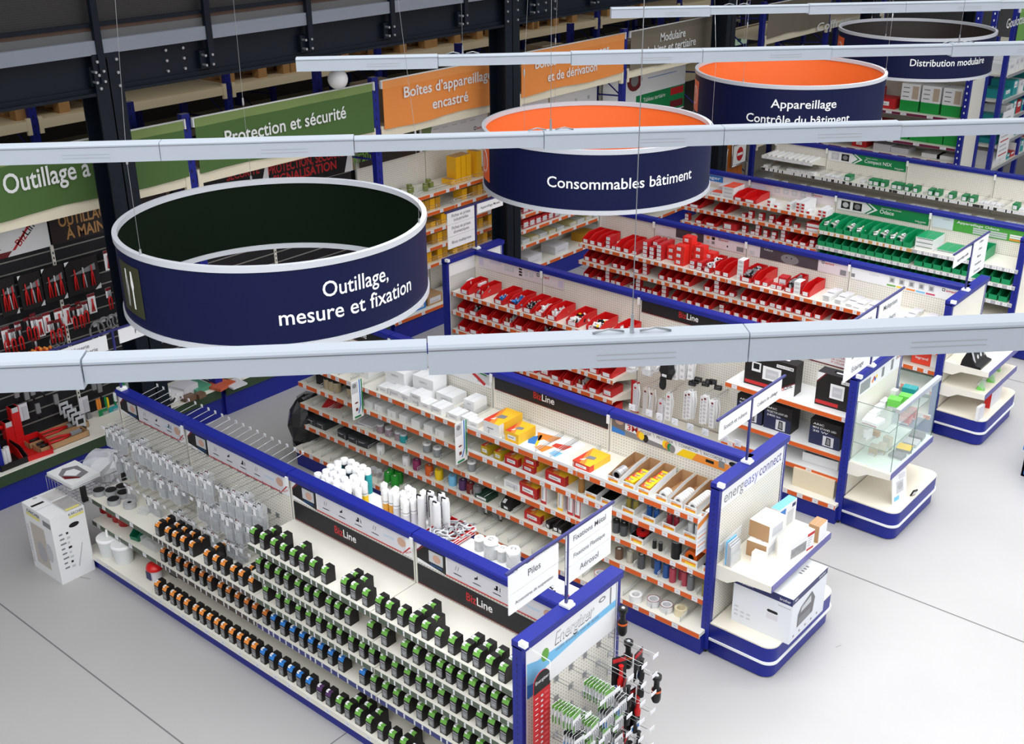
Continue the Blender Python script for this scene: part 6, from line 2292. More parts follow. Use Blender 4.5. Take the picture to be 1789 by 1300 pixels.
# fourth shelf
for i, (px_, w) in enumerate(((541, .13), (556, .12), (594, .13), (612, .14), (628, .1))):
    put(('tool', i % 2), lambda w=w: (lambda t: (MB().cbox(0, 0, 0, w, .2, .075, mat('black_case', (.03, .035, .04), .4)).build('case_body', t), MB().tube([(-w * .25, -.1, .055), (-w * .25, -.12, .06), (w * .25, -.12, .06), (w * .25, -.1, .055)], .006, MGREY, 5).build('handle', t), t)[2])(thing('tool_case', 'x', 'case')), (on(px_, YF, .41), YF + .13, .4105), R.uniform(-.1, .1), 'black tool case on the fourth shelf, %s from the stock side' % nth(i + 1), 'case', 'black tool cases')
TB = [(657, CAPW, 'white'), (702, CAPW, 'white'), (720, mat('magenta_print', srgb(140, 36, 92), .4), 'magenta'), (742, ORANGE, 'orange'), (759, YEL, 'yellow'), (783, SKYB, 'pale blue'), (801, PURP, 'purple'), (814, DKRED, 'dark red'), (826, MGREY, 'dark grey')]
for i, (px_, cc, nm) in enumerate(TB):
    put(('ctub', nm), jar(.038, .095, cc, MGREY, PRN if i < 2 else cc), (on(px_, YF, .41), YF + .06, .4105), 0, '%s printed tub on the fourth shelf, %s of the coloured row' % (nm, nth(i + 1)), 'tub', 'coloured tubs')
put('dgpk', carton('carton', .14, .14, .04, mat('dark_green_print', srgb(16, 60, 44), .5), PAPER), (on(838, YF, .41), YF + .09, .4105), 0, 'flat dark green carton ending the row of coloured tubs', 'box')


def bw():
    t = thing('carton', 'x', 'box')
    b = MB()
    b.prism([(-.05, y, z) for y, z in ((-.07, 0), (.07, 0), (.07, .1), (.0, .1), (-.07, .05))], (.1, 0, 0), BOXB)
    b.build('carton_body', t)
    b = MB()
    b.shape((0, -.07, 0), X3, Z3, [(-.015, .012), (.03, .012), (.02, .035), (-.02, .035)], PAPER)
    b.rect((0, -.07, .05), X3, Vector((0, .07, .05)), -.04, -.01, .01, .05, PAPER)
    b.build('front_print', t)
    return t


put('bw', bw, (on(879, YF, .41), YF + .1, .4105), 0, 'black carton with white arrow print on the fourth shelf', 'box')
for i, px_ in enumerate((955, 964, 974, 989, 998)):
    put('clampbox', carton('carton', .05, .12, .06, BOXB, PAPER, lab=(.2, .8, .15, .6)), (on(px_, YF, .41), YF + .09, .4105), R.uniform(-.3, .3), 'small black carton with white emblem on the fourth shelf, %s of five' % nth(i + 1), 'box', 'small black cartons')
for px_, n, r, cc, nm, wh, yo in ((1075, 5, .032, BRT, 'brown', 'stack behind the white signs', .05), (1093, 6, .026, mat('cream_tape', srgb(186, 180, 164), .4), 'cream', 'cream stack', .06), (1104, 6, .026, BRT, 'brown', 'second brown stack', .13), (1114, 7, .028, DGT, 'dark grey', 'tall dark stack', .05), (1128, 6, .026, DGT, 'dark grey', 'lower dark stack', .12),
                             (1140, 7, .027, BLT, 'blue', 'first blue stack', .07), (1155, 7, .027, BLT, 'blue', 'second blue stack', .07), (1168.6, 7, .027, PKT, 'pink', 'first pink stack', .05), (1176, 7, .027, PKT, 'pink', 'pink stack set back', .12), (1187, 7, .027, PKT, 'pink', 'last pink stack', .07), (1200, 7, .027, GRT, 'grey', 'grey stack', .05), (1226, 6, .027, KHA, 'khaki', 'khaki stack beside the post', .05)):
    tape_stack(px_, .41, n, r, .0165, cc, nm, wh, yo, 0, 'tape stacks of the fourth shelf')

# base shelf
YB = 6.09
for i, (px_, py_, cc, nm) in enumerate(((1042, 1012, mat('orange_red_rim', srgb(200, 80, 40), .4), 'orange rimmed'), (1104, 1050, CAPW, 'white labelled'), (1135, 1058, mat('wine_rim', srgb(130, 40, 50), .4), 'wine rimmed clear'), (1158, 1068, DKRED, 'red and clear'), (1183, 1074, mat('cream_masking', srgb(222, 210, 176), .5), 'cream masking'), (1231, 1074, CAPW, 'white cable'))):
    p = atz(px_, py_, .2 + .02)
    def rim(cc=cc, i=i):
        t = thing('tape_roll', 'x', 'tape')
        full = i in (1, 4, 5)
        MB().ring(0, 0, 0, .055 if i != 5 else .09, .05, .03, cc if full else mat('clear_tape', (.72, .72, .74), .25), 24).build('tape_band', t)
        b = MB()
        b.ring(0, 0, .0555 if i != 5 else .0905, .002, .05, .046 if not full else .034, cc, 24)
        b.build('rim', t)
        return t
    put(('bt', i), rim, (p.x, p.y + .05, .2005), 0, '%s tape roll on the base shelf near the Energizer display' % nm, 'tape')
for i, (px_, py_) in enumerate(((655, 830), (668, 834), (648, 824))):
    p = atz(px_, py_, .25)
    t = thing('clear_packet', 'small clear packet on the base shelf beside the green bottles, %s of three' % nth(i + 1), 'packet', (p.x, max(6.2, p.y), .2005), .3, 'clear packets on the base shelf')
    crumple('film', .07, .07, .09, FILM, 20 + i, t)
    MB().cbox(0, 0, .01, .03, .03, .03, DKRED).build('contents', t)
GRB = mat('bright_green_bottle', srgb(30, 140, 40), .35)
for i, (px_, py_) in enumerate(((678, 832), (690, 838), (697, 830), (684, 826))):
    p = atz(px_, py_, .2 + .08)
    put('gbot', jar(.038, .12, GRB, MGREY, GRB), (p.x, p.y, .2005), 0, 'bright green tub on the base shelf behind the cartridges, %s of four' % nth(i + 1), 'tub', 'green tubs')


def tape_card():
    t = thing('carded_pack', 'x', 'packet')
    b = MB()
    b.box(-.055, .055, 0, .003, -.17, 0, BOXB)
    b.build('card', t)
    b = MB()
    b.shape((0, 0, 0), X3, Z3, [(.015, -.005), (.055, -.005), (.055, -.15), (.03, -.15)], PAPER, .001)
    b.shape((0, 0, 0), X3, Z3, [(.025, -.03), (.032, -.03), (.045, -.1), (.038, -.12)], REDP, .0014)
    b.build('card_print', t)
    MB().box(-.035, .025, -.02, 0, -.165, -.1, CLEAR).build('blister', t)
    return t


for i, (px_, py_) in enumerate(((843, 897), (868, 910))):
    p = aty(px_, py_, 6.33)
    put('tcard', tape_card, (p.x, 6.33, .375), 0, 'black carded pack hanging under the fourth shelf, %s from the stock side' % nth(i + 1), 'packet', 'carded packs under the shelf')
t = thing('refuse_bag_roll', 'tall shiny black plastic sleeve standing against the stock end of the tape gondola', 'bag', (-8.08, 6.33, 0), .2)
crumple('black_film', .26, .42, .64, mat('black_film', (.014, .014, .016), .22, bump=.5, scale=12), 41, t)
MB().box(-.06, .04, -.05, .1, .60, .64, MGREY).build('folded_top', t)
put('stockc', carton('carton', .14, .22, .16, BOXB, PAPER), (-7.9, 6.55, .862), 0, 'black and red carton at the stock end of the second shelf', 'box')
put('redcase', lambda: (lambda t: (MB().cbox(0, 0, 0, .24, .2, .1, BLACK).build('case_body', t), MB().cbox(0, 0, .1, .1, .08, .06, RED).build('red_handle', t), t)[2])(thing('tool_case', 'x', 'case')), (-7.72, 6.4, .8605), .1, 'black case with red handle at the stock end of the second shelf', 'case')
for i, px_ in enumerate((562, 570, 578, 602, 612)):
    put('cream', jar(.04, .12, mat('cream_can', srgb(176, 160, 130), .4, vary=.4, scale=50), MGREY, BLACK), (on(px_, YF, .86), YF + .08, .8605), 0, 'cream printed can with dark lid on the second shelf, %s from the stock side' % nth(i + 1), 'can', 'cream cans')

# white hook tags standing above the rear of the tape gondola
for i, px_ in enumerate((1100, 1130, 1148, 1175, 1202, 1228, 1262, 1285)):
    x = colx(px_, 6.86, 1.36)
    t = thing('hook_tag', 'white price tag on a hook behind the tape gondola rail, %s from stock side' % nth(i + 1), 'tag', (x, 6.69, 1.36), 0, 'hook tags behind the rail')
    MB().tube([(0, 0, 0), (0, .2, .015)], .0025, CHROME, 4).build('wire_hook', t)
    b = MB()
    b.box(-.028, .028, .2, .203, -.015, .04, TAG)
    b.build('tag_plate', t)
    if i > 3:
        MB().box(-.03, .03, .05, .14, -.12, -.004, BLACK).build('hanging_pack', t)

# ---------------------------------------------------------------- energeasyconnect end display
def kraft_end(w, d, h):
    def f():
        t = thing('carton', 'x', 'box')
        b = MB().cbox(0, 0, 0, w, d, h, CARD)
        b.rect((0, -d / 2, 0), X3, Z3, -w / 2, w / 2, 0, h, KRAFT, .0006)
        b.build('carton_body', t)
        b = MB()
        for k, (x, y) in enumerate(((-.1, .2), (.15, .1), (.1, -.25), (-.2, -.2))):
            b.rect((w * x, d * y, h), X3, Y3, 0, .016, 0, .012, PRINT)
        b.rect((w / 2, 0, 0), Y3, Z3, -d * .3, d * .35, h * .2, h * .75, LGREY, .0008)
        b.build('lid_print', t)
        return t
    return f


ze = .7705
put('ke1', kraft_end(.155, .17, .125), (-3.215, 6.53, ze), .05, 'lower white carton with kraft end on the end display shelf', 'box')
put('ke2', kraft_end(.165, .22, .135), (-3.225, 6.61, ze + .1255), -.04, 'white carton with kraft end stacked on another, highest on the end shelf', 'box')
put('ws', carton('small_carton', .085, .06, .09, CARD, None), (-3.165, 6.40, ze), .05, 'small plain white carton standing before the kraft ended carton', 'box')
t = thing('carton', 'white carton with red band and grey house photo, lying beside the kraft cartons', 'box', (-3.03, 6.70, ze), -.12)
w, d, h = .11, .3, .15
MB().cbox(0, 0, 0, w, d, h, CARD).build('carton_body', t)
b = MB()
o = (w / 2, 0, 0)
b.rect(o, Y3, Z3, -.14, .05, .02, .1, mat('grey_house_photo', (.3, .3, .31), .5, vary=.5, scale=20))
b.rect(o, Y3, Z3, .06, .148, .12, .145, REDP)
b.rect(o, Y3, Z3, .06, .148, .0, .016, REDP)
for k in range(4):
    b.rect(o, Y3, Z3, .07, .13 - .01 * k, .1 - .02 * k, .106 - .02 * k, PRINT)
b.build('side_print', t)
put('kb', carton('kraft_carton', .085, .13, .14, KRAFT, None, side=PAPER), (-2.995, 6.97, ze), 0, 'small kraft carton with white side label at the far corner of the shelf', 'box')
t = thing('carton', 'tall pale blue and white carton standing against the end panel', 'box', (-3.26, 6.93, ze), -.05)
w, d, h = .07, .25, .22
b = MB().cbox(0, 0, 0, w, d, h, CARD)
b.rect((0, 0, h), X3, Y3, -w / 2, w / 2, -d / 2, d / 2, SKYB)
b.build('carton_body', t)
b = MB()
b.rect((w / 2, 0, 0), Y3, Z3, -.11, -.03, .08, .2, BLP)
b.rect((w / 2, 0, 0), Y3, Z3, .06, .11, .17, .2, mat('navy_label', srgb(30, 40, 90), .5))
b.rect((w / 2, 0, 0), Y3, Z3, -.0, .09, .03, .15, LGREY)
b.build('front_print', t)
t = thing('leaflet_holder', 'clear leaflet holder with blue edged cards at the near corner of the end shelf', 'holder', (-3.31, 6.27, ze), 0)
MB().box(-.03, -.027, -.06, .09, 0, .21, CLEAR).build('back_plate', t)
b = MB()
for k in range(4):
    b.box(-.024 + .012 * k, -.016 + .012 * k, -.05, .08, .004, .2 - .012 * k, SKYB if k == 0 else LGREY)
b.build('leaflets', t)
MB().box(.026, .029, -.055, .085, 0, .1, CLEAR).build('front_plate', t)

t = thing('printer_carton', 'large white and navy printer carton with a hand hole, on the display base', 'box', (-3.05, 6.555, .2825), 0)
w, d, h = .468, .53, .385
MB().cbox(0, 0, 0, w, d, h, mat('blue_white_carton', (.74, .76, .80), .5)).build('carton_body', t)
NAVB = mat('navy_band', srgb(36, 44, 96), .45)
b = MB()
o = (-w / 2, -d / 2, 0)
b.rect(o, X3, Z3, 0, w, h - .06, h, NAVB)
b.text('MFC-J5320DW', Vector(o) + X3 * .02 + Z3 * (h - .04), X3, Z3, .026, PAPER, 'L', .14, .004, .0016)
b.text('brother', Vector(o) + X3 * (w - .1) + Z3 * (h - .042), X3, Z3, .032, PAPER, 'L', .085, .006, .0016)
b.shape(o, X3, Z3, [(.285, .205), (.355, .205), (.365, .215), (.355, .228), (.285, .228), (.275, .215)], BLACK)
b.rect(o, X3, Z3, .275, .365, .15, .195, PRN)
for k in range(7):
    b.rect(o, X3, Z3, .36 + .014 * k, .37 + .014 * k, h - .095, h - .085, PRINT)
    b.rect(o, X3, Z3, .02 + .05 * (k % 3), .05 + .05 * (k % 3), .06 + .035 * (k // 3), .075 + .035 * (k // 3), LGREY)
b.build('front_print', t)
b = MB()
o = (w / 2, -d / 2, 0)
b.rect(o, Y3, Z3, 0, d, h - .05, h, NAVB)
b.text('brother', Vector(o) + Y3 * (d - .13) + Z3 * (h - .036), Y3, Z3, .034, PAPER, 'L', .1, .006, .0016)
b.text('MFC', Vector(o) + Y3 * .03 + Z3 * (h - .035), Y3, Z3, .026, PAPER, 'L', None, .004, .0016)
b.shape(o, Y3, Z3, [(.1, .09), (.34, .1), (.36, .22), (.3, .3), (.14, .25), (.1, .2)], mat('printer_grey', (.12, .12, .13), .4))
b.shape(o, Y3, Z3, [(.14, .2), (.3, .21), (.29, .27), (.15, .24)], LGREY, .0014)
b.rect(o, Y3, Z3, .12, .3, .1, .16, MGREY, .0014)
for k in range(5):
    b.rect(o, Y3, Z3, .05 + .09 * k, .07 + .09 * k, .03, .05, MGREY)
b.build('side_print', t)
b = MB()
o = (-w / 2, -d / 2, h)
b.text('brother', Vector(o) + X3 * .25 + Y3 * .05, Y3, -X3, .05, MGREY, 'L', .15, .006)
b.rect(o, X3, Y3, .2, .23, .22, .25, BLACK)
for k in range(4):
    b.rect(o, X3, Y3, .34, .365, .32 + .035 * k, .34 + .035 * k, MGREY)
b.build('top_print', t)

# ---------------------------------------------------------------- Energizer end: hooks and hanging cards
XE = -3.325
EH = MB()
EH.tube([(0, 0, 0), (.30, 0, 0), (.315, 0, .012)], .0024, CHROME, 4)
EH.tube([(0, 0, .03), (.34, 0, .03)], .002, CHROME, 4)
EH.box(.338, .341, -.028, .028, .008, .034, TAG)
EH.box(0, .004, -.02, .02, -.006, .036, CHROME)


def batt(colr, top, w=.085, h=.115):
    """Hanging card with a row of cells under a clear blister; faces +X."""
    def f():
        t = thing('battery_card', 'x', 'packet')
        b = MB().box(-.0012, .0012, -w / 2, w / 2, -h, .012, PAPER)
        b.rect((.0012, 0, 0), Y3, Z3, -w / 2, w / 2, -h, -h * .55, colr)
        b.rect((.0012, 0, 0), Y3, Z3, -w / 2, w / 2, -.02, .012, top)
        b.build('card', t)
        b = MB()
        for k in range(4):
            b.lathe(.0075, -w * .33 + w * .22 * k, [(.0065, -h * .9), (.0065, -h * .45), (.002, -h * .42)], mat('cell_metal', (.5, .5, .52), .3, .6), 8)
        b.build('cells', t)
        return t
    return f


def ecard(kind):
    def f():
        t = thing('torch_card', 'x', 'packet')
        MB().box(-.0012, .0012, -.05, .05, -.2, .012, BLACK if kind else PAPER).build('card', t)
        b = MB()
        c = RED if kind == 1 else BLACK
        b.lathe(.025, 0, [(.02, -.19), (.022, -.15), (.013, -.13), (.012, -.05), (.017, -.04)], c, 10)
        b.build('torch', t)
        MB().rect((.0012, 0, 0), Y3, Z3, -.045, .045, -.03, .0, REDP if kind else BLP).build('card_print', t)
        return t
    return f


hr = random.Random(5)
EB = [(LIME, 'green'), (mat('pale_battery_blue', srgb(90, 150, 210), .5), 'blue')]
for zi, z in enumerate((.985, .84, .70, .56, .42, .28)):
    for yi, y in enumerate((4.12, 4.26, 4.40, 4.54, 4.68, 4.80)):
        q = wpart(MB(), 'peg_hook', E1) if False else None
        m_ = PROTO.get('ehook')
        if m_ is None:
            m_ = PROTO['ehook'] = EH.build('peg_hook', E1)
        else:
            m_ = m_.copy()
            COL.objects.link(m_)
            KIDS.setdefault(E1.name, []).append(m_)
        m_.location = Vector((XE, y, z)) - WORLD[E1.name]
        if z < .35:
            continue
        right = yi >= 4
        if right:
            k = (zi + yi) % 3
            n = hr.choice((1, 1, 2))
            for j in range(n):
                put(('ecard', k), ecard(k), (XE + .26 - .06 * j - hr.uniform(0, .12), y, z - .013), hr.uniform(-.5, .5), 'torch card hanging in the %s hook row, %s column, %s from its tip' % (nth(zi + 1), nth(yi + 1), nth(j + 1)), 'packet', 'torch cards on the end display')
        elif hr.random() < .86:
            cc, nm = EB[hr.random() < .45]
            n = hr.choice((3, 5, 6, 7, 8)) if zi < 4 else hr.choice((0, 1, 2))
            x = XE + hr.uniform(.26, .29)
            for j in range(n):
                put(('bat', nm), batt(cc, cc if nm == 'green' else BLACK), (x, y + hr.uniform(-.004, .004), z - .013), hr.uniform(-.12, .12), '%s battery card in the %s hook row, %s column, %s from its tip' % (nm, nth(zi + 1), nth(yi + 1), nth(j + 1)), 'packet', 'battery cards on the end display')
                x -= hr.uniform(.017, .024)
t = thing('header_board', 'tall red board with black rounded top hanging at the corner of the Energizer end', 'sign', (XE + .07, 4.035, 0), 0)
b = MB()
pts = [(-.075, .18), (.075, .18), (.075, 1.16)] + [(.075 * math.cos(a), 1.16 + .075 * math.sin(a)) for a in [math.pi * k / 10 for k in range(1, 10)]] + [(-.075, 1.16)]
b.prism([(0, y, z) for y, z in pts], (.004, 0, 0), REDP)
o = (.004, 0, 0)
b.shape(o, Y3, Z3, [(y * .98, z) for y, z in pts[2:]] , BLACK, .001)
b.rect(o, Y3, Z3, -.073, .073, 1.10, 1.16, BLACK, .001)
b.text('Energizer', (.004, -.06, 1.165), Y3, Z3, .032, PAPER, 'L', .12, .004, .0024)
for k in range(22):
    z = 1.06 - .038 * k
    b.rect(o, Y3, Z3, -.06, -.035, z, z + .006, PAPER)
    b.disc(o, Y3, Z3, 0, z, .012, .009, LGREY, .001, 8)
    b.rect(o, Y3, Z3, .02 + .01 * (k % 2), .06, z - .004, z + .01, mat('rose_print', srgb(214, 90, 96), .5))
b.build('board', t)
MB().tube([(-.09, -.05, 1.40), (.1, -.05, 1.38), (.1, -.05, 1.25)], .003, WHITE, 4).build('hanging_wire', t)
for i, (y, z, k) in enumerate(((4.86, 1.12, 1), (4.83, .92, 0), (4.86, .74, 1))):
    t = thing('hand_lamp', ('black hand torch with orange collar hanging at the far edge of the Energizer end', 'black and orange folding lamp hanging under the upright torch', 'large black torch hanging farthest out from the Energizer end')[i], 'torch', (XE + (.05, .12, .32)[i], y, z), .3 * i)
    MB().lathe(0, 0, [(.022, -.13), (.03, -.11), (.03, -.04), (.018, -.02), (.018, .03), (.03, .045), (.03, .07)], BLACK, 12).build('lamp_body', t)
    MB().lathe(0, 0, [(.031, -.05), (.031, -.035)], ORANGE, 12, False).build('collar', t)
    MB().lathe(0, 0, [(.012, .07), (.01, .074)], LGREY, 10).build('lens', t)

# ---------------------------------------------------------------- red bins gondola
Z7 = lambda v: 780 + v / 3.889
YB3 = 8.535
BR = (.10, .30, .10)
FILL = {2: ('blue', BLP, 'plug', 9), 3: ('blue', BLP, 'plug', 14), 4: ('black', BLACK, 'plug', 40), 5: ('white', CAPW, 'plug', 26), 6: ('white', CAPW, 'plug', 20), 7: ('black and white', PAPER, 'bag', 26), 8: ('black and white', PAPER, 'bag', 30), 9: ('white', CAPW, 'plug', 24), 1: ('dark', MGREY, 'plug', 10)}
top3 = (120, 215, 350, 445, 545, 625, 710, 850, 990, 1150)
for i, v in enumerate(top3):
    x = colx(Z7(v), YB3, 1.075 + .03)
    w = (.115, .10, .125, .125, .125, .115, .13, .15, .16, .15)[i]
    put(('bin', w), bin_(w, .32, .105, RED), (x, YB3 + .17, 1.0755), 0, 'red bin, %s from the stock side on the top shelf of the red bins gondola' % nth(i + 1), 'bin', 'red bins on the top shelf')
    if i in FILL:
        nm, cc, kd, n = FILL[i]
        stuff(('f', i), heap(kd, w * .8, .2, .05, (cc, BLACK if nm[0] == 'b' and nm != 'blue' else cc, PAPER if kd == 'bag' else cc), n, i), (x, YB3 + .13, 1.08), 'loose %s fittings filling the %s red bin of the top shelf' % (nm, nth(i + 1)))
for k in range(2):
    put('lc', carton('small_carton', .06, .12, .03, CARD, None), (colx(Z7(160 + 70 * k), YB3 + .2, 1.17), YB3 + .22, 1.135), .2, 'white packet lying in the first red bin, %s of two' % nth(k + 1), 'box', 'packets in the first bin')
for zi, z in enumerate((.855, .635, .415, .2)):
    for i in range(13):
        x = P3[0] + .16 + .163 * i
        yb = YB3 if z > .3 else 8.42
        if (i + zi) % 5 == 4 and z < .85:
            put('lbox', carton('carton', .11, .2, .08, REDP, TAG), (x, yb + .13, z + .0005), 0, 'red carton with white label between bins, %s place of the %s shelf' % (nth(i + 1), nth(zi + 2)), 'box', 'red cartons between bins')
        else:
            put(('bin', .13), bin_(.13, .32, .10, RED), (x, yb + .17, z + .0005), 0, 'red bin, %s place from the stock side, %s shelf of its gondola' % (nth(i + 1), nth(zi + 2)), 'bin', 'red bins on the lower shelves')
            if zi in (0, 2, 3) and i % 3 == 1:
                stuff(('g', i % 2), heap('plug', .1, .2, .04, (BLACK, MGREY) if i % 2 else (LGREY, KRAFT), 24, 50 + i), (x, yb + .14, z + .006), 'loose fittings in the %s red bin of the %s shelf' % (nth(i + 1), nth(zi + 2)))


# power strips and bags on hooks
def strip_(n, colr, sw, length=.30):
    def f():
        t = thing('power_strip', 'x', 'power strip')
        MB().box(-.026, .026, -.02, .02, -length, -.01, colr).build('strip_body', t)
        b = MB()
        for k in range(n):
            z = -length + .03 + (length - .1) * k / (n - 1)
            b.disc((0, -.02, 0), X3, Z3, 0, z, .018, .018, PRN, .001, 12)
            for q in (-.006, .006):
                b.disc((0, -.02, 0), X3, Z3, q, z, .0028, .0028, MGREY, .0016, 6)
        b.rect((0, -.02, 0), X3, Z3, -.012, .012, -.05, -.03, sw)
        b.build('sockets', t)
        MB().tube([(0.03, .0, -length), (.04, .01, -.1), (.02, .01, 0), (-.02, .01, -.02), (-.03, .01, -.2)], .007, CAPW, 5).build('cable', t)
        return t
    return f


def s8(u, v, y=8.68):
    return aty(1080 + u / 7.778, 620 + v / 7.778, y)


PS = [(250, 390, PRN, 4), (385, 440, mat('beige_plastic', srgb(214, 206, 196), .4), 6), (470, 470, MATS['beige_plastic'], 6), (590, 600, PRN, 4), (700, 510, CAPW, 5), (940, 490, CAPW, 6), (980, 480, CAPW, 6), (1020, 480, CAPW, 6), (1165, 550, CAPW, 6), (1200, 540, CAPW, 6), (1300, 600, CAPW, 6), (1335, 590, CAPW, 6), (800, -60, CAPW, 4), (900, -60, CAPW, 4), (960, -70, CAPW, 4), (1010, -70, CAPW, 4)]
for i, (u, v, cc, n) in enumerate(PS):
    p = s8(u, v, 8.66 + .03 * (i % 3))
    put(('ps', cc.name, n), strip_(n, cc, DKRED if n == 6 else REDP), p, R.uniform(-.1, .1), 'white power strip in clear wrap, %s of those hanging over the tape gondola rail' % nth(i + 1), 'power strip', 'power strips on hooks')
    MB().tube([p + Vector((0, -.03, .01)), (p.x, 8.945, p.z + .01)], .003, CHROME, 4).build('peg_hook', G3, loc=-WORLD[G3.name])
p = s8(220, 400, 8.72)
t = thing('power_strip_pack', 'red backing card behind the first grey power strip', 'packet', (p.x, 8.74, p.z), 0)
MB().box(-.05, .05, 0, .004, -.32, .03, REDP).build('card', t)
for i, (u, v, s) in enumerate(((180, 150, 1), (400, 190, 1.1), (520, 120, .8))):
    p = s8(u, v, 8.62)
    t = thing('plastic_bag', 'shiny clear bag hanging at the end of the red bins, %s of three' % nth(i + 1), 'bag', (p.x, p.y, p.z - .08), 0, 'clear bags on hooks')
    crumple('bag_film', .13 * s, .09, .13 * s, mat('silver_film', (.8, .81, .83), .18, alpha=.7), 60 + i, t)
    MB().tube([(0, 0, .12 * s), (0, 8.94 - p.y, .13 * s)], .003, CHROME, 4).build('peg_hook', t)
p = s8(660, 260, 8.6)
t = thing('fabric_bag', 'black drooping fabric bag with white tag hanging among the power strips', 'bag', (p.x, p.y, p.z - .05), 0)
crumple('bag_cloth', .16, .1, .2, mat('black_cloth', (.01, .01, .011), .8), 71, t)
crumple('bag_tail', .07, .06, .16, MATS['black_cloth'], 72, t).location = (-.04, 0, -.13)
MB().box(-.02, .03, -.055, -.05, .04, .065, TAG).build('tag_plate', t)
MB().tube([(0, 0, .2), (0, 8.94 - p.y, .21)], .003, CHROME, 4).build('peg_hook', t)
for i, (u, v) in enumerate(((1000, 420), (1040, 390), (1080, 370), (1180, 430), (1230, 400), (1280, 400), (1350, 480))):
    p = s8(u, v, 8.7)
    t = thing('timer_card', 'black framed card clipped over the power strips, %s from the stock side' % nth(i + 1), 'packet', p, .2, 'black framed cards')
    b = MB()
    for q in ((-.035, .035, 0, .007), (-.035, .035, .033, .04), (-.035, -.028, .007, .033), (.028, .035, .007, .033), (-.03, .03, .017, .022)):
        b.box(q[0], q[1], -.002, .03, q[2], q[3], BLACK)
    b.build('frame', t)
    MB().box(-.028, .028, .01, .013, .007, .033, LGREY).build('label', t)


# work light cartons
def lampbox(w, d, h, dark, title, pic2=True, biz=True):
    def f():
        t = thing('lamp_carton', 'x', 'box')
        MB().cbox(0, 0, 0, w, d, h, BOXB).build('carton_body', t)
        b = MB()
        o = (-w / 2, -d / 2, 0)
        if biz:
            b.rect(o, X3, Z3, .02 * w, w * .6, h * .05, h * .16, REDP)
            b.shape(o, X3, Z3, [(0, h), (w * .2, h), (0, h * .72)], PAPER)
            b.shape(o, X3, Z3, [(w * .2, h), (w * .24, h), (0, h * .66), (0, h * .72)], DKRED)
            if pic2:
                b.shape(o, X3, Z3, [(w * .6, 0), (w, h * .42), (w, 0)], PAPER)
                b.shape(o, X3, Z3, [(w * .57, 0), (w * .6, 0), (w, h * .42), (w, h * .46)], DKRED, .0014)
                u = Vector((w * .4, 0, h * .42)).normalized()
                v = Vector((-u.z, 0, u.x))
                b.text('Biz', Vector(o) + X3 * w * .72 + Z3 * h * .04, u, v, h * .17, REDP, 'L', None, .01, .0018)
                b.text('Line', Vector(o) + X3 * w * .82 + Z3 * h * .145, u, v, h * .17, BLACK, 'L', None, .01, .0018)
            b.rect(o, X3, Z3, w * .36, w * .72, h * .3, h * .74, PAPER, .0012)
            b.rect(o, X3, Z3, w * .42, w * .67, h * .36, h * .66, LGREY, .0016)
            b.rect(o, X3, Z3, w * .45, w * .64, h * .48, h * .56, PRN, .002)
            if pic2:
                b.rect(o, X3, Z3, w * .14, w * .32, h * .48, h * .78, PAPER, .0012)
                b.rect(o, X3, Z3, w * .17, w * .29, h * .56, h * .74, BLACK, .0016)
            b.rect(o, X3, Z3, w * .62, w * .95, h * .8, h * .9, PAPER, .0012)
            b.text(title, Vector(o) + X3 * w * .64 + Z3 * h * .82, X3, Z3, h * .08, BLACK, 'L', w * .29, .004, .0016)
            b.rect((0, 0, h), X3, Y3, -w * .1, w * .3, -d * .1, d * .1, PAPER)
        else:
            b.shape(o, X3, Z3, [(0, 0), (w, 0), (w, h * .5), (0, h * .75)], mat('midnight_blue_print', srgb(26, 34, 70), .45), .0008)
            for k, s in enumerate(title):
                b.text(s, Vector(o) + X3 * w * .1 + Z3 * h * (.8 - .14 * k), X3, Z3, h * .11, PAPER, 'L', w * (.35, .75, .5)[k], .004, .0012)
            b.rect(o, X3, Z3, w * .45, w * .8, h * .05, h * .45, PRN, .0012)
            b.shape(o, X3, Z3, [(w * .54, h * .1), (w * .72, h * .08), (w * .7, h * .4), (w * .56, h * .42)], BLACK, .0016)
            b.shape(o, X3, Z3, [(w * .57, h * .14), (w * .69, h * .12), (w * .67, h * .36), (w * .59, h * .38)], MGREY, .002)
        b.build('front_print', t)
        b = MB()
        b.tube([(-.05, 0, h + .002), (-.04, 0, h + .016), (.04, 0, h + .016), (.05, 0, h + .002)], .006, BLACK, 5)
        b.build('carry_handle', t)
        return t
    return f


put('lbA', lampbox(.50, .14, .30, 1, 'PLUG-SYSTEM'), (-4.32, 8.68, .9955), .02, 'black BizLine carton showing two site lamps, wide, on the upper lamp shelf', 'box')
put('lbB', lampbox(.36, .14, .31, 1, 'PROJECTEUR LED', False), (-3.69, 8.69, .9955), .02, 'black carton showing one grey site lamp, beside the blue end post', 'box')
put('lbP', lampbox(.27, .17, .25, 0, ('ARIC', 'PROJECTOR LIGHT LED', '2400 lm'), True, False), (-4.20, 8.69, .6205), .02, 'navy carton lettered PROJECTOR LIGHT LED on the middle lamp shelf', 'box')
put('lbP', None, (-4.485, 8.69, .6205), -.01, 'navy lamp carton standing left of its twin behind the hanging signs', 'box')
put('lbM', lampbox(.29, .2, .24, 0, ('ARIC', 'MINI STAND LED', '20 W'), True, False), (-3.73, 8.69, .6205), .03, 'navy carton lettered MINI STAND LED beside the blue end post', 'box')
t = thing('cable_reel_box', 'open white carton with a coiled black and blue cable on the lower lamp shelf', 'box', (-3.76, 8.72, .4055), .05)
b = MB()
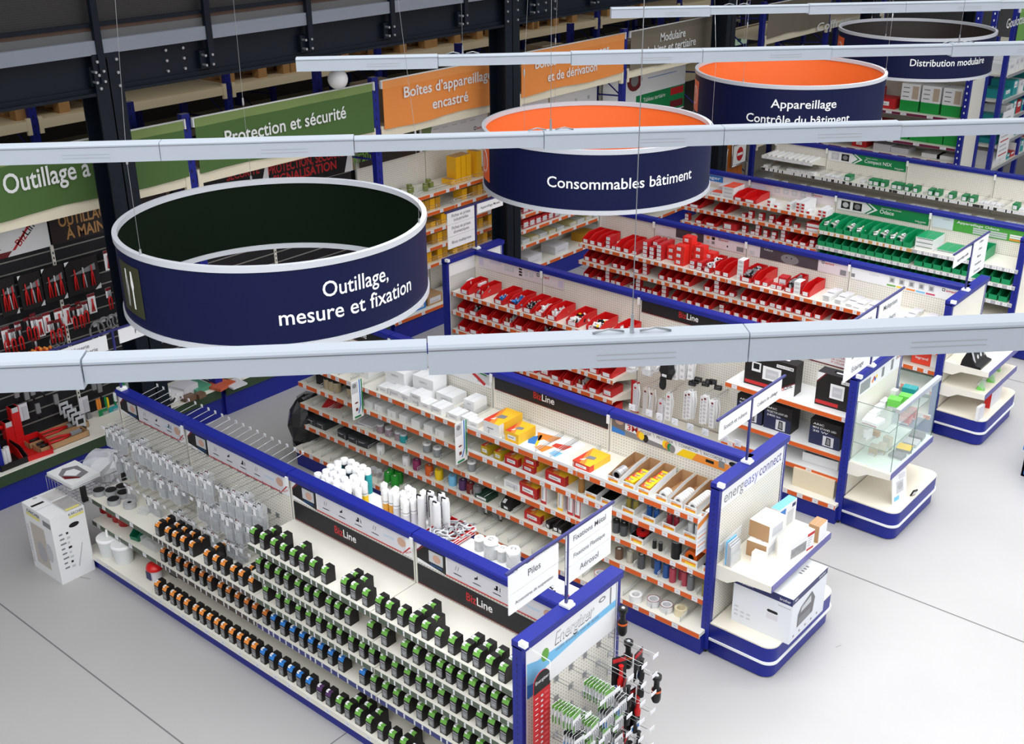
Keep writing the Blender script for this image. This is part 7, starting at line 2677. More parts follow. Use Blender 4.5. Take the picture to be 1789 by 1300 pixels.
for q in ((-.17, .17, -.1, .1, 0, .004), (-.17, .17, -.1, -.096, 0, .09), (-.17, .17, .096, .1, 0, .09), (-.17, -.166, -.1, .1, 0, .09), (.166, .17, -.1, .1, 0, .09)):
    b.box(*q, CARD)
b.build('carton_body', t)
b = MB()
for k in range(6):
    r = .07 + .012 * (k % 3)
    b.tube([(r * 1.8 * math.cos(a), r * math.sin(a), .09 + .014 * k + .01 * math.sin(3 * a)) for a in [2 * math.pi * j / 16 for j in range(17)]], .009, BLACK if k % 3 else BLP, 5)
b.build('cable_coil', t)
put('creambox', carton('cream_cover', .40, .18, .18, mat('cream_plastic', srgb(226, 212, 184), .45), None), (-3.74, 8.58, .2005), 0, 'long cream plastic housing on the base shelf under the cable carton', 'housing')

# showcase contents
SC = [(-3.36, 8.62, .987, .08, .16, .03, CARD, 'white and red'), (-3.28, 8.60, .987, .07, .14, .035, CARD, 'white and red'), (-3.37, 8.75, .987, .06, .1, .04, CARD, 'white'), (-3.38, 8.86, .987, .05, .1, .05, CARD, 'white'), (-3.38, 8.98, .987, .05, .1, .06, CARD, 'white'), (-3.36, 9.12, .987, .05, .06, .11, CARD, 'upright white'),
      (-3.30, 9.0, .987, .11, .1, .09, mat('leaf_green_pack', srgb(110, 200, 80), .4), 'bright green'), (-3.25, 9.1, .987, .1, .09, .1, MATS['leaf_green_pack'], 'tall bright green'), (-3.27, 9.24, .987, .12, .09, .12, TEAL, 'teal'), (-3.36, 8.64, .807, .03, .1, .1, CARD, 'thin white'), (-3.33, 8.72, .807, .07, .05, .05, KRAFT, 'small brown'),
      (-3.24, 9.14, .807, .1, .1, .07, mat('rose_pack', srgb(206, 120, 120), .4), 'rose'), (-3.24, 9.26, .807, .1, .08, .09, MATS['rose_pack'], 'tall rose'), (-3.32, 8.70, .635, .06, .05, .1, mat('buff_block', srgb(184, 164, 132), .6), 'buff'), (-3.27, 8.77, .635, .06, .05, .1, MATS['buff_block'], 'second buff'), (-3.27, 8.88, .635, .07, .05, .12, MATS['buff_block'], 'tall buff'),
      (-3.14, 8.80, .635, .12, .1, .03, MGREY, 'flat grey'), (-3.14, 8.95, .635, .12, .12, .035, MGREY, 'flat grey and yellow'), (-3.14, 9.1, .635, .12, .12, .035, LGREY, 'pale grey'), (-3.15, 9.25, .635, .12, .12, .04, MGREY, 'farthest grey')]
for i, (x, y, z, w, d, h, cc, nm) in enumerate(SC):
    put(('sc', i), carton('small_pack', w, d, h, cc, REDP if 'red' in nm else PRN, top=YEL if 'yellow' in nm else (REDP if 'rose' in nm else None), lab=(.05, .95, .02, .25)), (x, y, z), R.uniform(-.15, .15), '%s pack in the glass showcase, %s, %s from the near pane' % (nm, ('upper shelf', 'lower shelf', 'floor')[0 if z > .9 else 1 if z > .7 else 2], nth(i + 1)), 'box', 'packs in the showcase')
put('legred', lambda: (lambda t: (MB().cbox(0, 0, 0, .3, .2, .004, KRAFT).box(-.15, .15, -.1, -.097, 0, .15, mat('bright_red_carton', srgb(232, 62, 36), .45)).box(-.15, .15, .097, .1, 0, .15, KRAFT).box(-.15, -.147, -.1, .1, 0, .15, MATS['bright_red_carton']).box(.147, .15, -.1, .1, 0, .15, MATS['bright_red_carton']).rect((.15, 0, 0), Y3, Z3, -.1, .1, 0, .15, MATS['bright_red_carton']).build('carton_body', t), MB().rect((0, -.1, 0), X3, Z3, .05, .12, .0, .15, PAPER, .001).text('legrand', (-.11, -.1, .06), X3, Z3, .04, PAPER, 'L', .13, .008, .0016).build('front_print', t), t)[2])(thing('open_carton', 'x', 'box')), (-3.72, 10.93, .6355), .03, 'open bright red carton lettered legrand behind the glass showcase', 'box')
t = thing('leaflet_stand', 'white brochure stand with device photo standing on the rounded base below the showcase', 'leaflet', (-3.03, 8.70, .2825), -.15)
MB().prism([(-.004, -.11, 0), (.004, -.11, 0), (-.04, -.11, .27), (-.048, -.11, .27)], (0, .22, 0), PAPER).build('card', t)
b = MB()
u = Vector((-.044, 0, .27)).normalized()
o = (.0045, -.11, 0)
b.rect(o, Y3, u, .06, .17, .08, .19, LGREY)
b.disc(o, Y3, u, .12, .14, .04, .035, PRINT, .0014)
b.rect(o, Y3, u, .02, .1, .02, .06, SKYB)
b.rect(o, Y3, u, .1, .2, .2, .25, PRN)
b.build('print', t)
put('smallbl', carton('small_pack', .05, .012, .07, BLACK, PAPER), (-2.98, 8.86, .2825), 1.2, 'small black pack leaning beside the brochure stand', 'box', tilt=(.4, 0))

# ---------------------------------------------------------------- switch gondola
YF4 = 10.785
z1_ = lambda v: 1000 + v / 5.504
zb_ = lambda v: 1180 + v / 7.778
z2_ = lambda v: 1380 + v / 5.854


def legbox(w=.06, d=.07, h=.048):
    return tiny('small_carton', w, d, h, REDP, TAG, None, True)


BINB = [(z1_(125), 0), (z1_(190), 0), (z1_(260), 0), (z1_(440), 0), (z1_(515), 0), (zb_(425), 1), (zb_(570), 0), (zb_(680), 0), (zb_(950), 2), (zb_(1110), 0), (zb_(1530), 2), (z2_(155), 0)]
for i, (px_, k) in enumerate(BINB):
    x = colx(px_, YF4, 1.1)
    w = .14 if i == 8 else .095
    put(('bin4', w), bin_(w, .36, .11, RED), (x, YF4 + .19, 1.0755), 0, 'red bin on the top shelf of the switch gondola, %s from the stock side' % nth(i + 1), 'bin', 'red bins of the switch gondola top shelf')
    if k:
        stuff(('h', k, w), heap('cube' if k == 2 else 'bag', w * .85, .28, .08, (MGREY, BLACK, GREY) if k == 2 else (CAPW, PRN), 70 if k == 2 else 10, 80 + i), (x, YF4 + .17, 1.09), 'loose %s fittings heaped in the %s red bin of the switch shelf' % ('dark' if k == 2 else 'white', nth(i + 1)))
n4 = 0
STK = [(z1_(335), 3, 2), (z1_(392), 1, 2), (z1_(590), 1, 2), (z1_(690), 4, 4), (z1_(752), 3, 4), (z1_(822), 4, 4), (zb_(215), 2, 1), (zb_(315), 2, 3), (zb_(1210), 1, 2), (zb_(1320), 1, 1), (zb_(1400), 1, 1)]
for i, (px_, nh, nd) in enumerate(STK):
    x = colx(px_, YF4, 1.1)
    for a in range(nd):
        for c_ in range(nh + (1 if a and i == 4 else 0)):
            put('leg', legbox(), (x + R.uniform(-.002, .002), YF4 + .05 + .072 * a, 1.0755 + .0485 * c_), R.uniform(-.05, .05), 'small red carton with white label, %s top shelf pile, %s deep, %s up' % (nth(i + 1), nth(a + 1), nth(c_ + 1)), 'box', 'small red cartons of the switch gondola')
for i, (px_, nh, dy) in enumerate(((z1_(1015), 3, 0), (z1_(1085), 4, .12), (z1_(940), 2, .1), (z1_(1200), 3, .12), (zb_(200), 3, .15), (zb_(440), 2, .2))):
    x = colx(px_, YF4 + dy, 1.1)
    for c_ in range(nh):
        put('bigred', carton('carton', .125, .11, .078, mat('scarlet_carton', srgb(222, 40, 30), .45), TAG, lab=(.2, .62, .25, .75)), (x, YF4 + .075 + dy, 1.0755 + .079 * c_), R.uniform(-.04, .04), 'scarlet carton with white label, %s tower of the switch shelf, %s up' % (nth(i + 1), nth(c_ + 1)), 'box', 'scarlet cartons in towers')
x = colx(zb_(860), YF4, 1.1)
for c_ in range(5):
    put('wlab', carton('carton', .075, .12, .046, CARD, PRN, side=REDP), (x, YF4 + .08, 1.0755 + .0465 * c_), 0, 'white fronted red carton, %s up in the slim tower of the switch shelf' % nth(c_ + 1), 'box', 'slim tower cartons')
put('rlab', carton('carton', .1, .12, .1, REDP, TAG), (colx(zb_(1420), YF4 + .1, 1.1), YF4 + .2, 1.0755), .1, 'white fronted red carton standing behind small ones near the long dark bin', 'box')
for c_ in range(3):
    put('wlab', None, (colx(z2_(60), YF4, 1.1), YF4 + .08, 1.0755 + .0465 * c_), 0, 'white fronted carton beside the last red bin, %s up' % nth(c_ + 1), 'box', 'cartons beside the last red bin')
PL = [(z2_(360), 4), (z2_(480), 3), (z2_(590), 2), (z2_(670), 1), (z2_(790), 2), (1584, 3), (1612, 2), (1636, 2), (1655, 3)]
for i, (px_, nh) in enumerate(PL):
    x = colx(px_, YF4, 1.09)
    for a in range(3):
        for c_ in range(nh + (a == 1)):
            put('plate', tiny('switch_plate_pack', .09, .1, .014, CARD, PRINT, PRN), (x, YF4 + .07 + .104 * a, 1.0755 + .0146 * c_), R.uniform(-.04, .04), 'white switch plate pack, %s pile, %s deep, %s up' % (nth(i + 1), nth(a + 1), nth(c_ + 1)), 'packet', 'white switch plate packs')
r4 = random.Random(9)
for zi, z in enumerate((.855, .635)):
    x, i = P4[0] + .1, 0
    while x < -4.2:
        i += 1
        u = r4.random()
        if u < .52:
            put(('bin4', .095), bin_(.095, .36, .11, RED), (x, YF4 + .19, z + .0005), 0, 'red bin, %s along the %s shelf of the switch gondola' % (nth(i), nth(zi + 2)), 'bin', 'red bins of the lower switch shelves')
            x += .115
        elif u < .85:
            for c_ in range(r4.choice((1, 2, 3))):
                put('leg', legbox(), (x - .01, YF4 + .06, z + .0005 + .0485 * c_), r4.uniform(-.1, .1), 'small red carton, %s along the %s switch shelf, %s up' % (nth(i), nth(zi + 2), nth(c_ + 1)), 'box', 'small red cartons of the lower switch shelves')
            x += .085
        else:
            x += .08

# tablet stand display
t = thing('tablet_stand', 'black wedge stand holding a tablet on the upper shelf of the cream end display', 'stand', (-3.20, 10.86, .8005), .0)
b = MB()
b.prism([(-.13, -.17, 0), (.07, -.17, 0), (.07, -.17, .02), (.02, -.17, .03), (-.08, -.17, .16), (-.12, -.17, .06)], (0, .30, 0), BLACK)
b.build('stand_body', t)
b = MB()
b.prism([(.0, -.15, .03), (.012, -.15, .03), (-.085, -.15, .27), (-.097, -.15, .27)], (0, .26, 0), LGREY)
u = Vector((-.097, 0, .24)).normalized()
o = (.0125, -.15, .03)
b.rect(o, Y3, u, .015, .245, .015, .25, BLACK, .001)
for a in range(2):
    for c_ in range(3):
        b.disc(o, Y3, u, .09 + .08 * a, .06 + .065 * c_, .022, .022, LGREY, .0016, 12)
b.build('tablet', t)
for i, (x, y) in enumerate(((-3.13, 10.80), (-3.12, 11.05), (-3.17, 11.36))):
    t = thing('green_pack', 'green and clear wedge pack on the cream end display, %s of three' % nth(i + 1), 'packet', (x, y, .5555), .2, 'green wedge packs')
    MB().prism([(-.04, -.03, 0), (.04, -.03, 0), (.0, -.03, .09)], (0, .06, 0), MATS['leaf_green_pack']).build('pack_body', t)
    MB().prism([(-.036, -.034, .06), (.036, -.034, .0), (.036, -.034, .11), (.0, -.034, .11)], (0, .068, 0), CLEAR).build('clear_window', t)
put('wpk', carton('white_pack', .03, .12, .15, CARD, None, side=PRN), (-3.07, 10.70, .2825), -.1, 'white pack standing on the rounded base of the cream end display', 'box')
put('rbx', carton('carton', .06, .3, .17, RED, None, side=PRN), (-3.10, 11.15, .2825), 0, 'red carton with clear front standing on the rounded base of the cream end display', 'box')

# ---------------------------------------------------------------- green bins gondola
YF5 = 13.155
g3_ = lambda v: 1190 + v / 4.954
for i, (v, n, nd, k) in enumerate(((190, 1, 1, 'w'), (300, 1, 1, 'o'), (395, 3, 2, 'o'), (300, 2, 2, 'w'), (750, 2, 2, 'r'), (810, 1, 2, 'r'), (920, 2, 4, 'r'), (1000, 3, 5, 'r'), (1042, 3, 5, 'r'), (1090, 1, 2, 'r'), (1190, 2, 4, 'r'), (1230, 2, 3, 'r'))):
    y0 = YF5 + (.16 if i == 3 else 0)
    x = colx(g3_(v), YF5, 1.23)
    for a in range(nd):
        for c_ in range(n):
            if k == 'r':
                put('rw', tiny('small_carton', .055, .06, .042, CARD, REDP), (x, y0 + .05 + .064 * a, 1.2155 + .0425 * c_), 0, 'white and red carton, %s pile on the upper hager shelf, %s deep, %s up' % (nth(i + 1), nth(a + 1), nth(c_ + 1)), 'box', 'white and red cartons in blocks')
            else:
                put(('ow', k), carton('carton', .17, .14, .05, CARD, PRN, top=mat('orange_red_lid', srgb(232, 78, 44), .45) if k == 'o' else PRN), (x, y0 + .09 + .145 * a, 1.2155 + .051 * c_), 0, 'flat carton with %s lid, %s pile of the upper hager shelf, %s deep, %s up' % ('orange' if k == 'o' else 'pale', nth(i + 1), nth(a + 1), nth(c_ + 1)), 'box', 'flat cartons by the hager header')
for i, (v, w, z) in enumerate(((490, .14, 1.215), (590, .19, 1.215), (30, .12, 1.0), (110, .19, 1.0), (335, .19, 1.0), (845, .11, 1.0), (150, .12, .79), (250, .19, .79), (930, .12, .79), (990, .1, .79), (1050, .12, .79))):
    put(('bin5', w), bin_(w, .36, .09, RED), (colx(g3_(v), YF5, z + .02), YF5 + .19, z + .0005), 0, 'red bin at the stock half of the green bins gondola, %s of those' % nth(i + 1), 'bin', 'red bins of the stock half')
for i, (v, z, n) in enumerate(((535, 1.0, 1), (590, 1.0, 2), (680, 1.0, 2), (770, 1.0, 2), (910, 1.0, 2), (985, 1.0, 1), (535, .79, 2), (610, .79, 1), (650, .79, 3), (720, .79, 2), (790, .79, 2), (870, .79, 3), (1120, .79, 2), (1170, .79, 1), (40, .79, 2))):
    for c_ in range(n):
        put('leg', legbox(), (colx(g3_(v), YF5, z + .03), YF5 + .06, z + .0005 + .0485 * c_), R.uniform(-.15, .15), 'small red carton, %s pile under the hager shelf, %s up' % (nth(i + 1), nth(c_ + 1)), 'box', 'small red cartons under the hager shelf')
for c_ in range(2):
    put('bigrw', carton('carton', .2, .2, .055, REDP, TAG, lab=(.04, .96, .1, .8)), (colx(g3_(1140), YF5, 1.02), YF5 + .11, 1.0005 + .056 * c_), 0, 'wide red carton with white label near the green bins, %s' % ('lower', 'upper')[c_], 'box')
put('bigrw2', carton('carton', .2, .2, .09, REDP, TAG, lab=(.08, .6, .15, .85)), (colx(g3_(415), YF5, .81), YF5 + .11, .7905), 0, 'large red carton with big white label under the hager shelf', 'box')
for zi, z in enumerate((1.06, .86, .65)):
    for i in range(11):
        x = P5[2] + .065 + .1095 * i
        put('gbin', bin_(.1, .40, .13, GREENP, False), (x, 13.32, z + .0005), 0, 'green bin, %s of eleven on the %s shelf below the Odace header' % (nth(i + 1), nth(zi + 1)), 'bin', 'green bins in rows')
        if zi == 0 and i in (0, 1, 3, 4, 6, 7, 8, 9):
            t_ = put(('gfill', i % 2), heap('bag', .06, .18, .06, (PAPER, CAPW, PRN), 12, 90 + i % 2, 'packet'), (x, 13.27, z + .02), 0, 'small white packets in the %s green bin' % nth(i + 1), 'packets')
            t_['kind'] = 'stuff'
    for i in range(10):
        x = P5[3] + .09 + .115 * i
        if zi == 0 and i not in (5, 6):
            continue
        put('gbin', None, (x, 13.32, z + .0005), 0, 'green bin, %s of the bay below Appareillage Odace, %s shelf' % (nth(i + 1), nth(zi + 1)), 'bin', 'green bins in the last bay')
for i, (x, n) in enumerate(((P5[3] + .12, 3), (P5[3] + .38, 1))):
    for c_ in range(n):
        put('gtray', carton('tray_carton', .22, .34, .05, CARD, GREENB, top=GREENP, lab=(.05, .95, .7, .85)), (x, 13.31, 1.0605 + .051 * c_), 0, 'white carton with green lid right of the open green bins, %s pile, %s up' % (nth(i + 1), nth(c_ + 1)), 'box', 'green lidded cartons')

# ---------------------------------------------------------------- farthest low row
YF6 = 15.44
r6 = random.Random(21)
GC = [1479.4, 1520, 1529, 1541, 1561, 1570, 1583, 1598, 1624, 1636, 1660, 1683, 1697, 1772]
for i, px_ in enumerate(GC):
    w = .09 if i in (0, 2, 4) else .07
    put(('gc', w), tiny('small_carton', w, .14, .08, GREENB, TAG), (colx(px_, YF6, 1.11), YF6 + .09, 1.0805), 0, 'green carton with white label, %s along the upper white shelf of the farthest row' % nth(i + 1), 'box', 'green cartons of the farthest row')
for zi, (z, x0, x1) in enumerate(((1.08, P6[0] + .06, -4.0), (.86, P6[0] + .06, -3.75))):
    x, i = x0, 0
    while x < x1:
        if r6.random() < .62 and (zi or all(abs(x - colx(q, YF6, 1.11)) > .085 for q in GC)):
            i += 1
            put(('wsm6', zi), tiny('small_carton', .065, .11, .04 if zi else .03, CARD, PRN), (x, YF6 + .07, z + .0005), r6.uniform(-.06, .06), 'small white carton, %s from stock side, %s shelf of the farthest row' % (nth(i), ('upper', 'lower')[zi]), 'box', 'small white cartons of the farthest row')
        x += .077
for i in range(9):
    put('stick', lambda: (lambda t: (MB().box(-.012, .012, -.18, .18, 0, .022, CAPW).build('duct', t), MB().box(-.013, .013, -.181, -.17, 0, .023, MGREY if False else LGREY).build('end_cap', t), t)[2])(thing('cable_duct', 'x', 'duct')), (P6[0] + .08 + .085 * i, 15.62, 1.2605), R.uniform(-.1, .1), 'white cable duct length on the short top shelf, %s from the stock side' % nth(i + 1), 'duct', 'white cable ducts')

# ---------------------------------------------------------------- hand tools on the slatwall (front towards +X)
QX = math.pi / 2
XS = -9.86


def onwall(px_, py_):
    return atx(px_, py_, XS)


def toolset(w, h):
    def f():
        t = thing('tool_set_card', 'x', 'packet')
        b = MB().box(-w / 2, w / 2, 0, .012, -h, 0, BOXB)
        b.shape((0, 0, 0), X3, Z3, [(-w / 2, 0), (-w * .36, 0), (-w / 2, -h * .12)], PAPER)
        b.shape((0, 0, 0), X3, Z3, [(w * .3, -h), (w / 2, -h), (w / 2, -h * .84)], LGREY)
        b.shape((0, 0, 0), X3, Z3, [(-w * .4, -h * .42), (w * .4, -h * .22), (w * .4, -h * .42)], MGREY)
        b.build('card', t)
        for k in range(3):
            b = MB()
            x = -w * .26 + w * .26 * k
            b.tube([(x - .012, -.012, -h * .85), (x - .006, -.014, -h * .5), (x + .004, -.014, -h * .42)], .008, RED, 5)
            b.tube([(x + .016, -.012, -h * .85), (x + .008, -.014, -h * .5), (x, -.014, -h * .4), (x, -.014, -h * .25)], .007, RED if k != 1 else LGREY, 5)
            b.build('pliers', t)
        return t
    return f


def plier(card):
    def f():
        t = thing('pliers_pack', 'x', 'pliers')
        b = MB().box(-.03, .03, 0, .002, -.1, .0, PAPER if card else BOXB)
        b.rect((0, 0, 0), X3, Z3, -.03, .03, -.03, 0, DKRED)
        b.build('card', t)
        b = MB()
        b.tube([(0, -.01, -.03), (0, -.012, -.085)], .011, GREY, 5)
        b.build('jaws', t)
        for s in (-1, 1):
            MB().tube([(.004 * s, -.012, -.085), (.017 * s, -.012, -.12), (.014 * s, -.012, -.22)], .008, RED, 5).build('handle', t)
        return t
    return f


for i, (px_, py_, w, h) in enumerate(((8, 486, .16, .36), (49, 478, .22, .34), (90, 466, .22, .34), (140, 452, .34, .34))):
    put(('set', w, h), toolset(w, h), onwall(px_, py_), QX, 'black carded set of red handled pliers on the slatwall, %s from the photo edge' % nth(i + 1), 'packet', 'carded pliers sets')
for i, (px_, py_) in enumerate(((183, 436), (199, 430), (155, 512), (64, 552), (76, 545), (97, 538), (112, 532), (5, 570))):
    t = put('pcard', lambda: (lambda t: (MB().box(-.04, .04, 0, .002, -.2, 0, PAPER).rect((0, 0, 0), X3, Z3, -.04, .04, -.03, 0, DKRED).build('card', t), MB().tube([(-.012, -.01, -.18), (0, -.012, -.1), (.004, -.012, -.05)], .008, RED, 5).tube([(.014, -.01, -.18), (.002, -.012, -.1), (-.002, -.012, -.05)], .008, REDP, 5).build('pliers', t), t)[2])(thing('pliers_card', 'x', 'packet')), onwall(px_, py_) + X3 * .03, QX,
            'white card with red pliers hanging on the slatwall, %s of those' % nth(i + 1), 'packet', 'white pliers cards')
for i, (px_, py_) in enumerate(((4, 578), (12, 572), (20, 566), (27, 561), (38, 552), (46, 549), (54, 547), (80, 558), (87, 553), (103, 549), (119, 534), (126, 529), (133, 526), (139, 524), (48, 585), (186, 502), (194, 499), (203, 496), (211, 494))):
    put(('pl', i % 2), plier(i % 2), onwall(px_, py_) + X3 * (.02 + .05 * (i % 3)), QX + R.uniform(-.15, .15), 'red handled pliers hanging on the slatwall, %s of the loose ones' % nth(i + 1), 'pliers', 'loose pliers on the slatwall')
for i, (px_, py_, s) in enumerate(((163, 560, .11), (176, 553, .10), (190, 548, .08), (200, 545, .08), (210, 541, .08), (90, 584, .07), (100, 582, .07))):
    put('clampc', lambda: (lambda t: (MB().tube([(.7 * math.cos(a), -.12, -.9 + .9 * math.sin(a)) for a in [2 * math.pi * k / 14 for k in range(15)]], .1, MGREY, 5).build('coil', t), MB().box(-.25, .25, -.05, -.02, -.5, 0, PRINT).build('card', t), t)[2])(thing('coping_saw', 'x', 'tool')), onwall(px_, py_) + X3 * .03, QX, 'dark grey looped tool on the slatwall, %s of those' % nth(i + 1), 'tool', 'looped tools', (s, s, s))
Z2 = lambda u, v: (u / 7.778, 520 + v / 7.778)
for i, (u, v) in enumerate(((155, 800), (185, 820), (255, 750), (260, 800), (290, 770), (315, 790), (340, 750), (370, 770), (395, 745), (420, 765), (440, 715), (470, 725), (500, 715), (520, 670), (550, 690), (580, 700), (605, 680), (635, 690), (680, 665))):
    p = atx(*Z2(u, v), XS + .06 + .05 * (i % 3))
    put('odriver', lambda: (lambda t: (MB().lathe(0, 0, [(.014, -.10), (.017, -.05), (.014, -.012)], mat('orange_red_grip', srgb(214, 70, 20), .35), 10).build('grip', t), MB().lathe(0, 0, [(.015, -.012), (.016, 0), (.008, .01)], ORP, 10).build('cap', t), MB().tube([(0, 0, -.1), (0, 0, -.22)], .004, CHROME, 5).build('blade', t), t)[3])(thing('screwdriver', 'x', 'screwdriver')), p, R.uniform(0, 6), 'orange gripped screwdriver in the slatwall rack, %s from the photo edge' % nth(i + 1), 'screwdriver', 'orange screwdrivers')
for i in range(5):
    p = onwall(108 + 2.6 * i, 702 + 3.5 * i)
    put('hsaw', lambda: (lambda t: (MB().box(-.05, .05, 0, .003, -.12, 0, LGREY).rect((0, 0, 0), X3, Z3, -.03, .03, -.08, -.03, BLACK).build('card', t), MB().lathe(0, -.14, [(.035, -.025), (.035, 0)], BLACK, 14, True, 'y').build('disc', t), t)[2])(thing('saw_disc_card', 'x', 'packet')), p + X3 * (.02 + .05 * i), QX, 'grey card with round black saw, %s of the overlapping row on the slatwall' % nth(i + 1), 'packet', 'saw cards')
for i, (px_, py_, cc, nm) in enumerate(((163, 695, ORP, 'orange'), (167, 694, ORP, 'orange'), (177, 690, GREENB, 'green'), (181, 692, YEL, 'yellow'), (193, 687, GREENB, 'green'))):
    put(('drv', nm), lambda cc=cc: (lambda t: (MB().lathe(0, 0, [(.012, -.11), (.014, -.03), (.01, 0)], cc, 8).build('grip', t), MB().tube([(0, 0, -.11), (0, 0, -.2)], .004, CHROME, 4).build('blade', t), t)[2])(thing('screwdriver', 'x', 'screwdriver')), onwall(px_, py_) + X3 * .06, 0, '%s gripped screwdriver hanging low on the slatwall, %s of five' % (nm, nth(i + 1)), 'screwdriver', 'low hanging screwdrivers')
for i, (px_, py_, cc, nm) in enumerate(((172, 711, GREENB, 'green'), (190, 706, TEAL, 'teal'), (137, 690, PRN, 'pale'), (30, 702, PRN, 'pale'), (210, 660, GREENB, 'green'), (230, 655, TEAL, 'teal'))):
    put(('gcard', nm), lambda cc=cc: (lambda t: (MB().box(-.05, .05, 0, .003, -.17, 0, cc).build('card', t), MB().box(-.01, .04, -.02, 0, -.16, -.03, CLEAR).build('blister', t), t)[2])(thing('blade_card', 'x', 'packet')), onwall(px_, py_) + X3 * .08, QX, '%s blister card hanging low on the slatwall, %s of six' % (nm, nth(i + 1)), 'packet', 'low blister cards')
for i, (px_, py_) in enumerate(((22, 672), (40, 676), (50, 668), (68, 662), (92, 684), (140, 712), (150, 716), (158, 660), (168, 664), (60, 700))):
    put('dtool', lambda: (lambda t: (MB().box(-.022, .022, -.02, 0, -.12, -.02, MGREY).build('tool_body', t), MB().tube([(0, -.01, -.12), (0, -.01, -.18)], .01, BLACK, 5).build('handle', t), t)[2])(thing('hand_tool', 'x', 'tool')), onwall(px_, py_) + X3 * .03, QX, 'small dark tool hanging low on the slatwall, %s of those' % nth(i + 1), 'tool', 'small dark tools')

# on the slatwall base shelf (top at 0.35)
def B(px_, py_, z=.351):
    return atz(px_, py_, z)


for i, (px_, py_, h) in enumerate(((22, 786, .3), (36, 780, .42))):
    p = B(px_, py_)
    t = thing('axle_stand', 'red steel stand on the slatwall base shelf, %s' % ('shorter with tilted arm', 'taller upright one')[i], 'tool', (-9.8, p.y, .351), 0, 'red stands')
    MB().box(-.04, .04, -.04, .04, 0, h, RED).box(-.07, .07, -.07, .07, 0, .012, RED).build('column', t)
    b = MB()
    if i == 0:
        b.tube([(0, -.03, h - .05), (.02, -.14, h - .02)], .022, RED, 6)
    b.box(-.042, .043, -.03, .03, h - .05, h, LGREY)
    b.build('arm', t)
put('kbin', bin_(.26, .34, .13, BLACK, False), (-9.62, B(25, 815).y, .351), QX, 'black open bin with white rolls on the slatwall base shelf', 'bin')
for i, dy in enumerate((-.05, .0)):
    put('wrol', lambda: (lambda t: (MB().lathe(0, 0, [(.026, 0), (.026, .15)], CAPW, 14).build('roll_body', t), MB().lathe(0, 0, [(.012, .15), (.011, .151)], LGREY, 10).build('core', t), t)[2])(thing('roll', 'x', 'roll')), (-9.56 - .03 * i, B(20, 815).y + .03 + dy, .356), 0, 'white roll standing in the black bin, %s of two' % nth(i + 1), 'roll', 'white rolls')
put('rbin', bin_(.28, .32, .11, RED, False), (-9.60, B(72, 800).y, .351), QX - .1, 'open red bin beside the black bin on the slatwall base shelf', 'bin')
for i, (px_, py_, L_, x) in enumerate(((118, 772, .62, -9.74), (140, 795, .50, -9.56))):
    t = thing('cutter_carton', 'open brown carton holding red bolt cutters, %s the base shelf' % ('at the back of', 'at the front of')[i], 'box', (x, B(px_, py_).y + .02 * i, .351), .0, 'bolt cutter cartons')
    b = MB()
    for q in ((-.075, .075, -L_ / 2, L_ / 2, 0, .004), (-.075, -.071, -L_ / 2, L_ / 2, 0, .06), (.071, .075, -L_ / 2, L_ / 2, 0, .06), (-.075, .075, -L_ / 2, -L_ / 2 + .004, 0, .06), (-.075, .075, L_ / 2 - .004, L_ / 2, 0, .06)):
        b.box(*q, KRAFT)
    b.build('carton_body', t)
    b = MB()
    for s in (-1, 1):
        b.tube([(.0, L_ * .2, .05), (.04 * s, 0, .055), (.035 * s, -L_ * .3, .06)], .012, RED, 6)
        b.tube([(.035 * s, -L_ * .3, .06), (.033 * s, -L_ * .45, .06)], .013, BLACK, 6)
    b.build('cutter_handles', t)
    MB().box(-.02, .02, L_ * .2, L_ * .42, .04, .065, GREY).build('cutter_head', t)
SB = [(305, 694, .2, .22, .04, CARD, 2), (345, 680, .2, .25, .05, mat('sea_green_case', srgb(80, 150, 120), .4), 1), (385, 674, .24, .22, .03, mat('orange_grey_case', srgb(190, 90, 60), .45, vary=.4, scale=16), 1), (332, 700, .13, .1, .05, BRT, 1), (350, 694, .09, .08, .05, BRT, 1), (325, 688, .2, .2, .035, PRN, 3), (410, 672, .18, .2, .02, PRN, 1)]
for i, (px_, py_, w, d, h, cc, n) in enumerate(SB):
    for c_ in range(n):
        p = B(px_, py_)
        put(('sb', i), carton('case', d, w, h, cc, PRN if i == 0 else None, top=(GREENB if i == 0 and c_ == n - 1 else None)), (max(p.x, -9.8) - .02 * (i % 2), p.y, .351 + c_ * (h + .001)), .1 * (i % 3), '%s case on the base shelf beyond the dark column, %s place, %s up' % (('white', 'green', 'orange and grey', 'brown', 'small brown', 'pale grey', 'flat pale')[i], nth(i + 1), nth(c_ + 1)), 'case', 'cases on the base shelf')
p = B(302, 712)
t = thing('cable_coil', 'black cable coil lying on the base shelf beside the dark column', 'cable', (-9.52, p.y, .351), 0)
for k in range(3):
    MB().tube([((.07 + .008 * k) * math.cos(a), (.09 + .008 * k) * math.sin(a), .014 + .016 * k) for a in [2 * math.pi * j / 18 for j in range(19)]], .009, BLACK, 5).build('loop', t)
for i, (px_, py_, cc, nm) in enumerate(((412, 668, mat('tan_gloves', srgb(150, 136, 100), .8), 'tan gloves'), (430, 666, PAPER, 'white leaflet'), (440, 655, PRN, 'pale sheet'), (450, 650, SKIN, 'pink photo sheet'))):
    p = B(px_, py_)
    put(('gl', i), carton('glove_pack', .2, .14, .03 if i == 0 else .012, cc, None), (-9.56 + .05 * (i % 2), p.y, .351), .5 * i + .2, '%s pack lying on the base shelf beyond the blue post' % nm, 'packet')

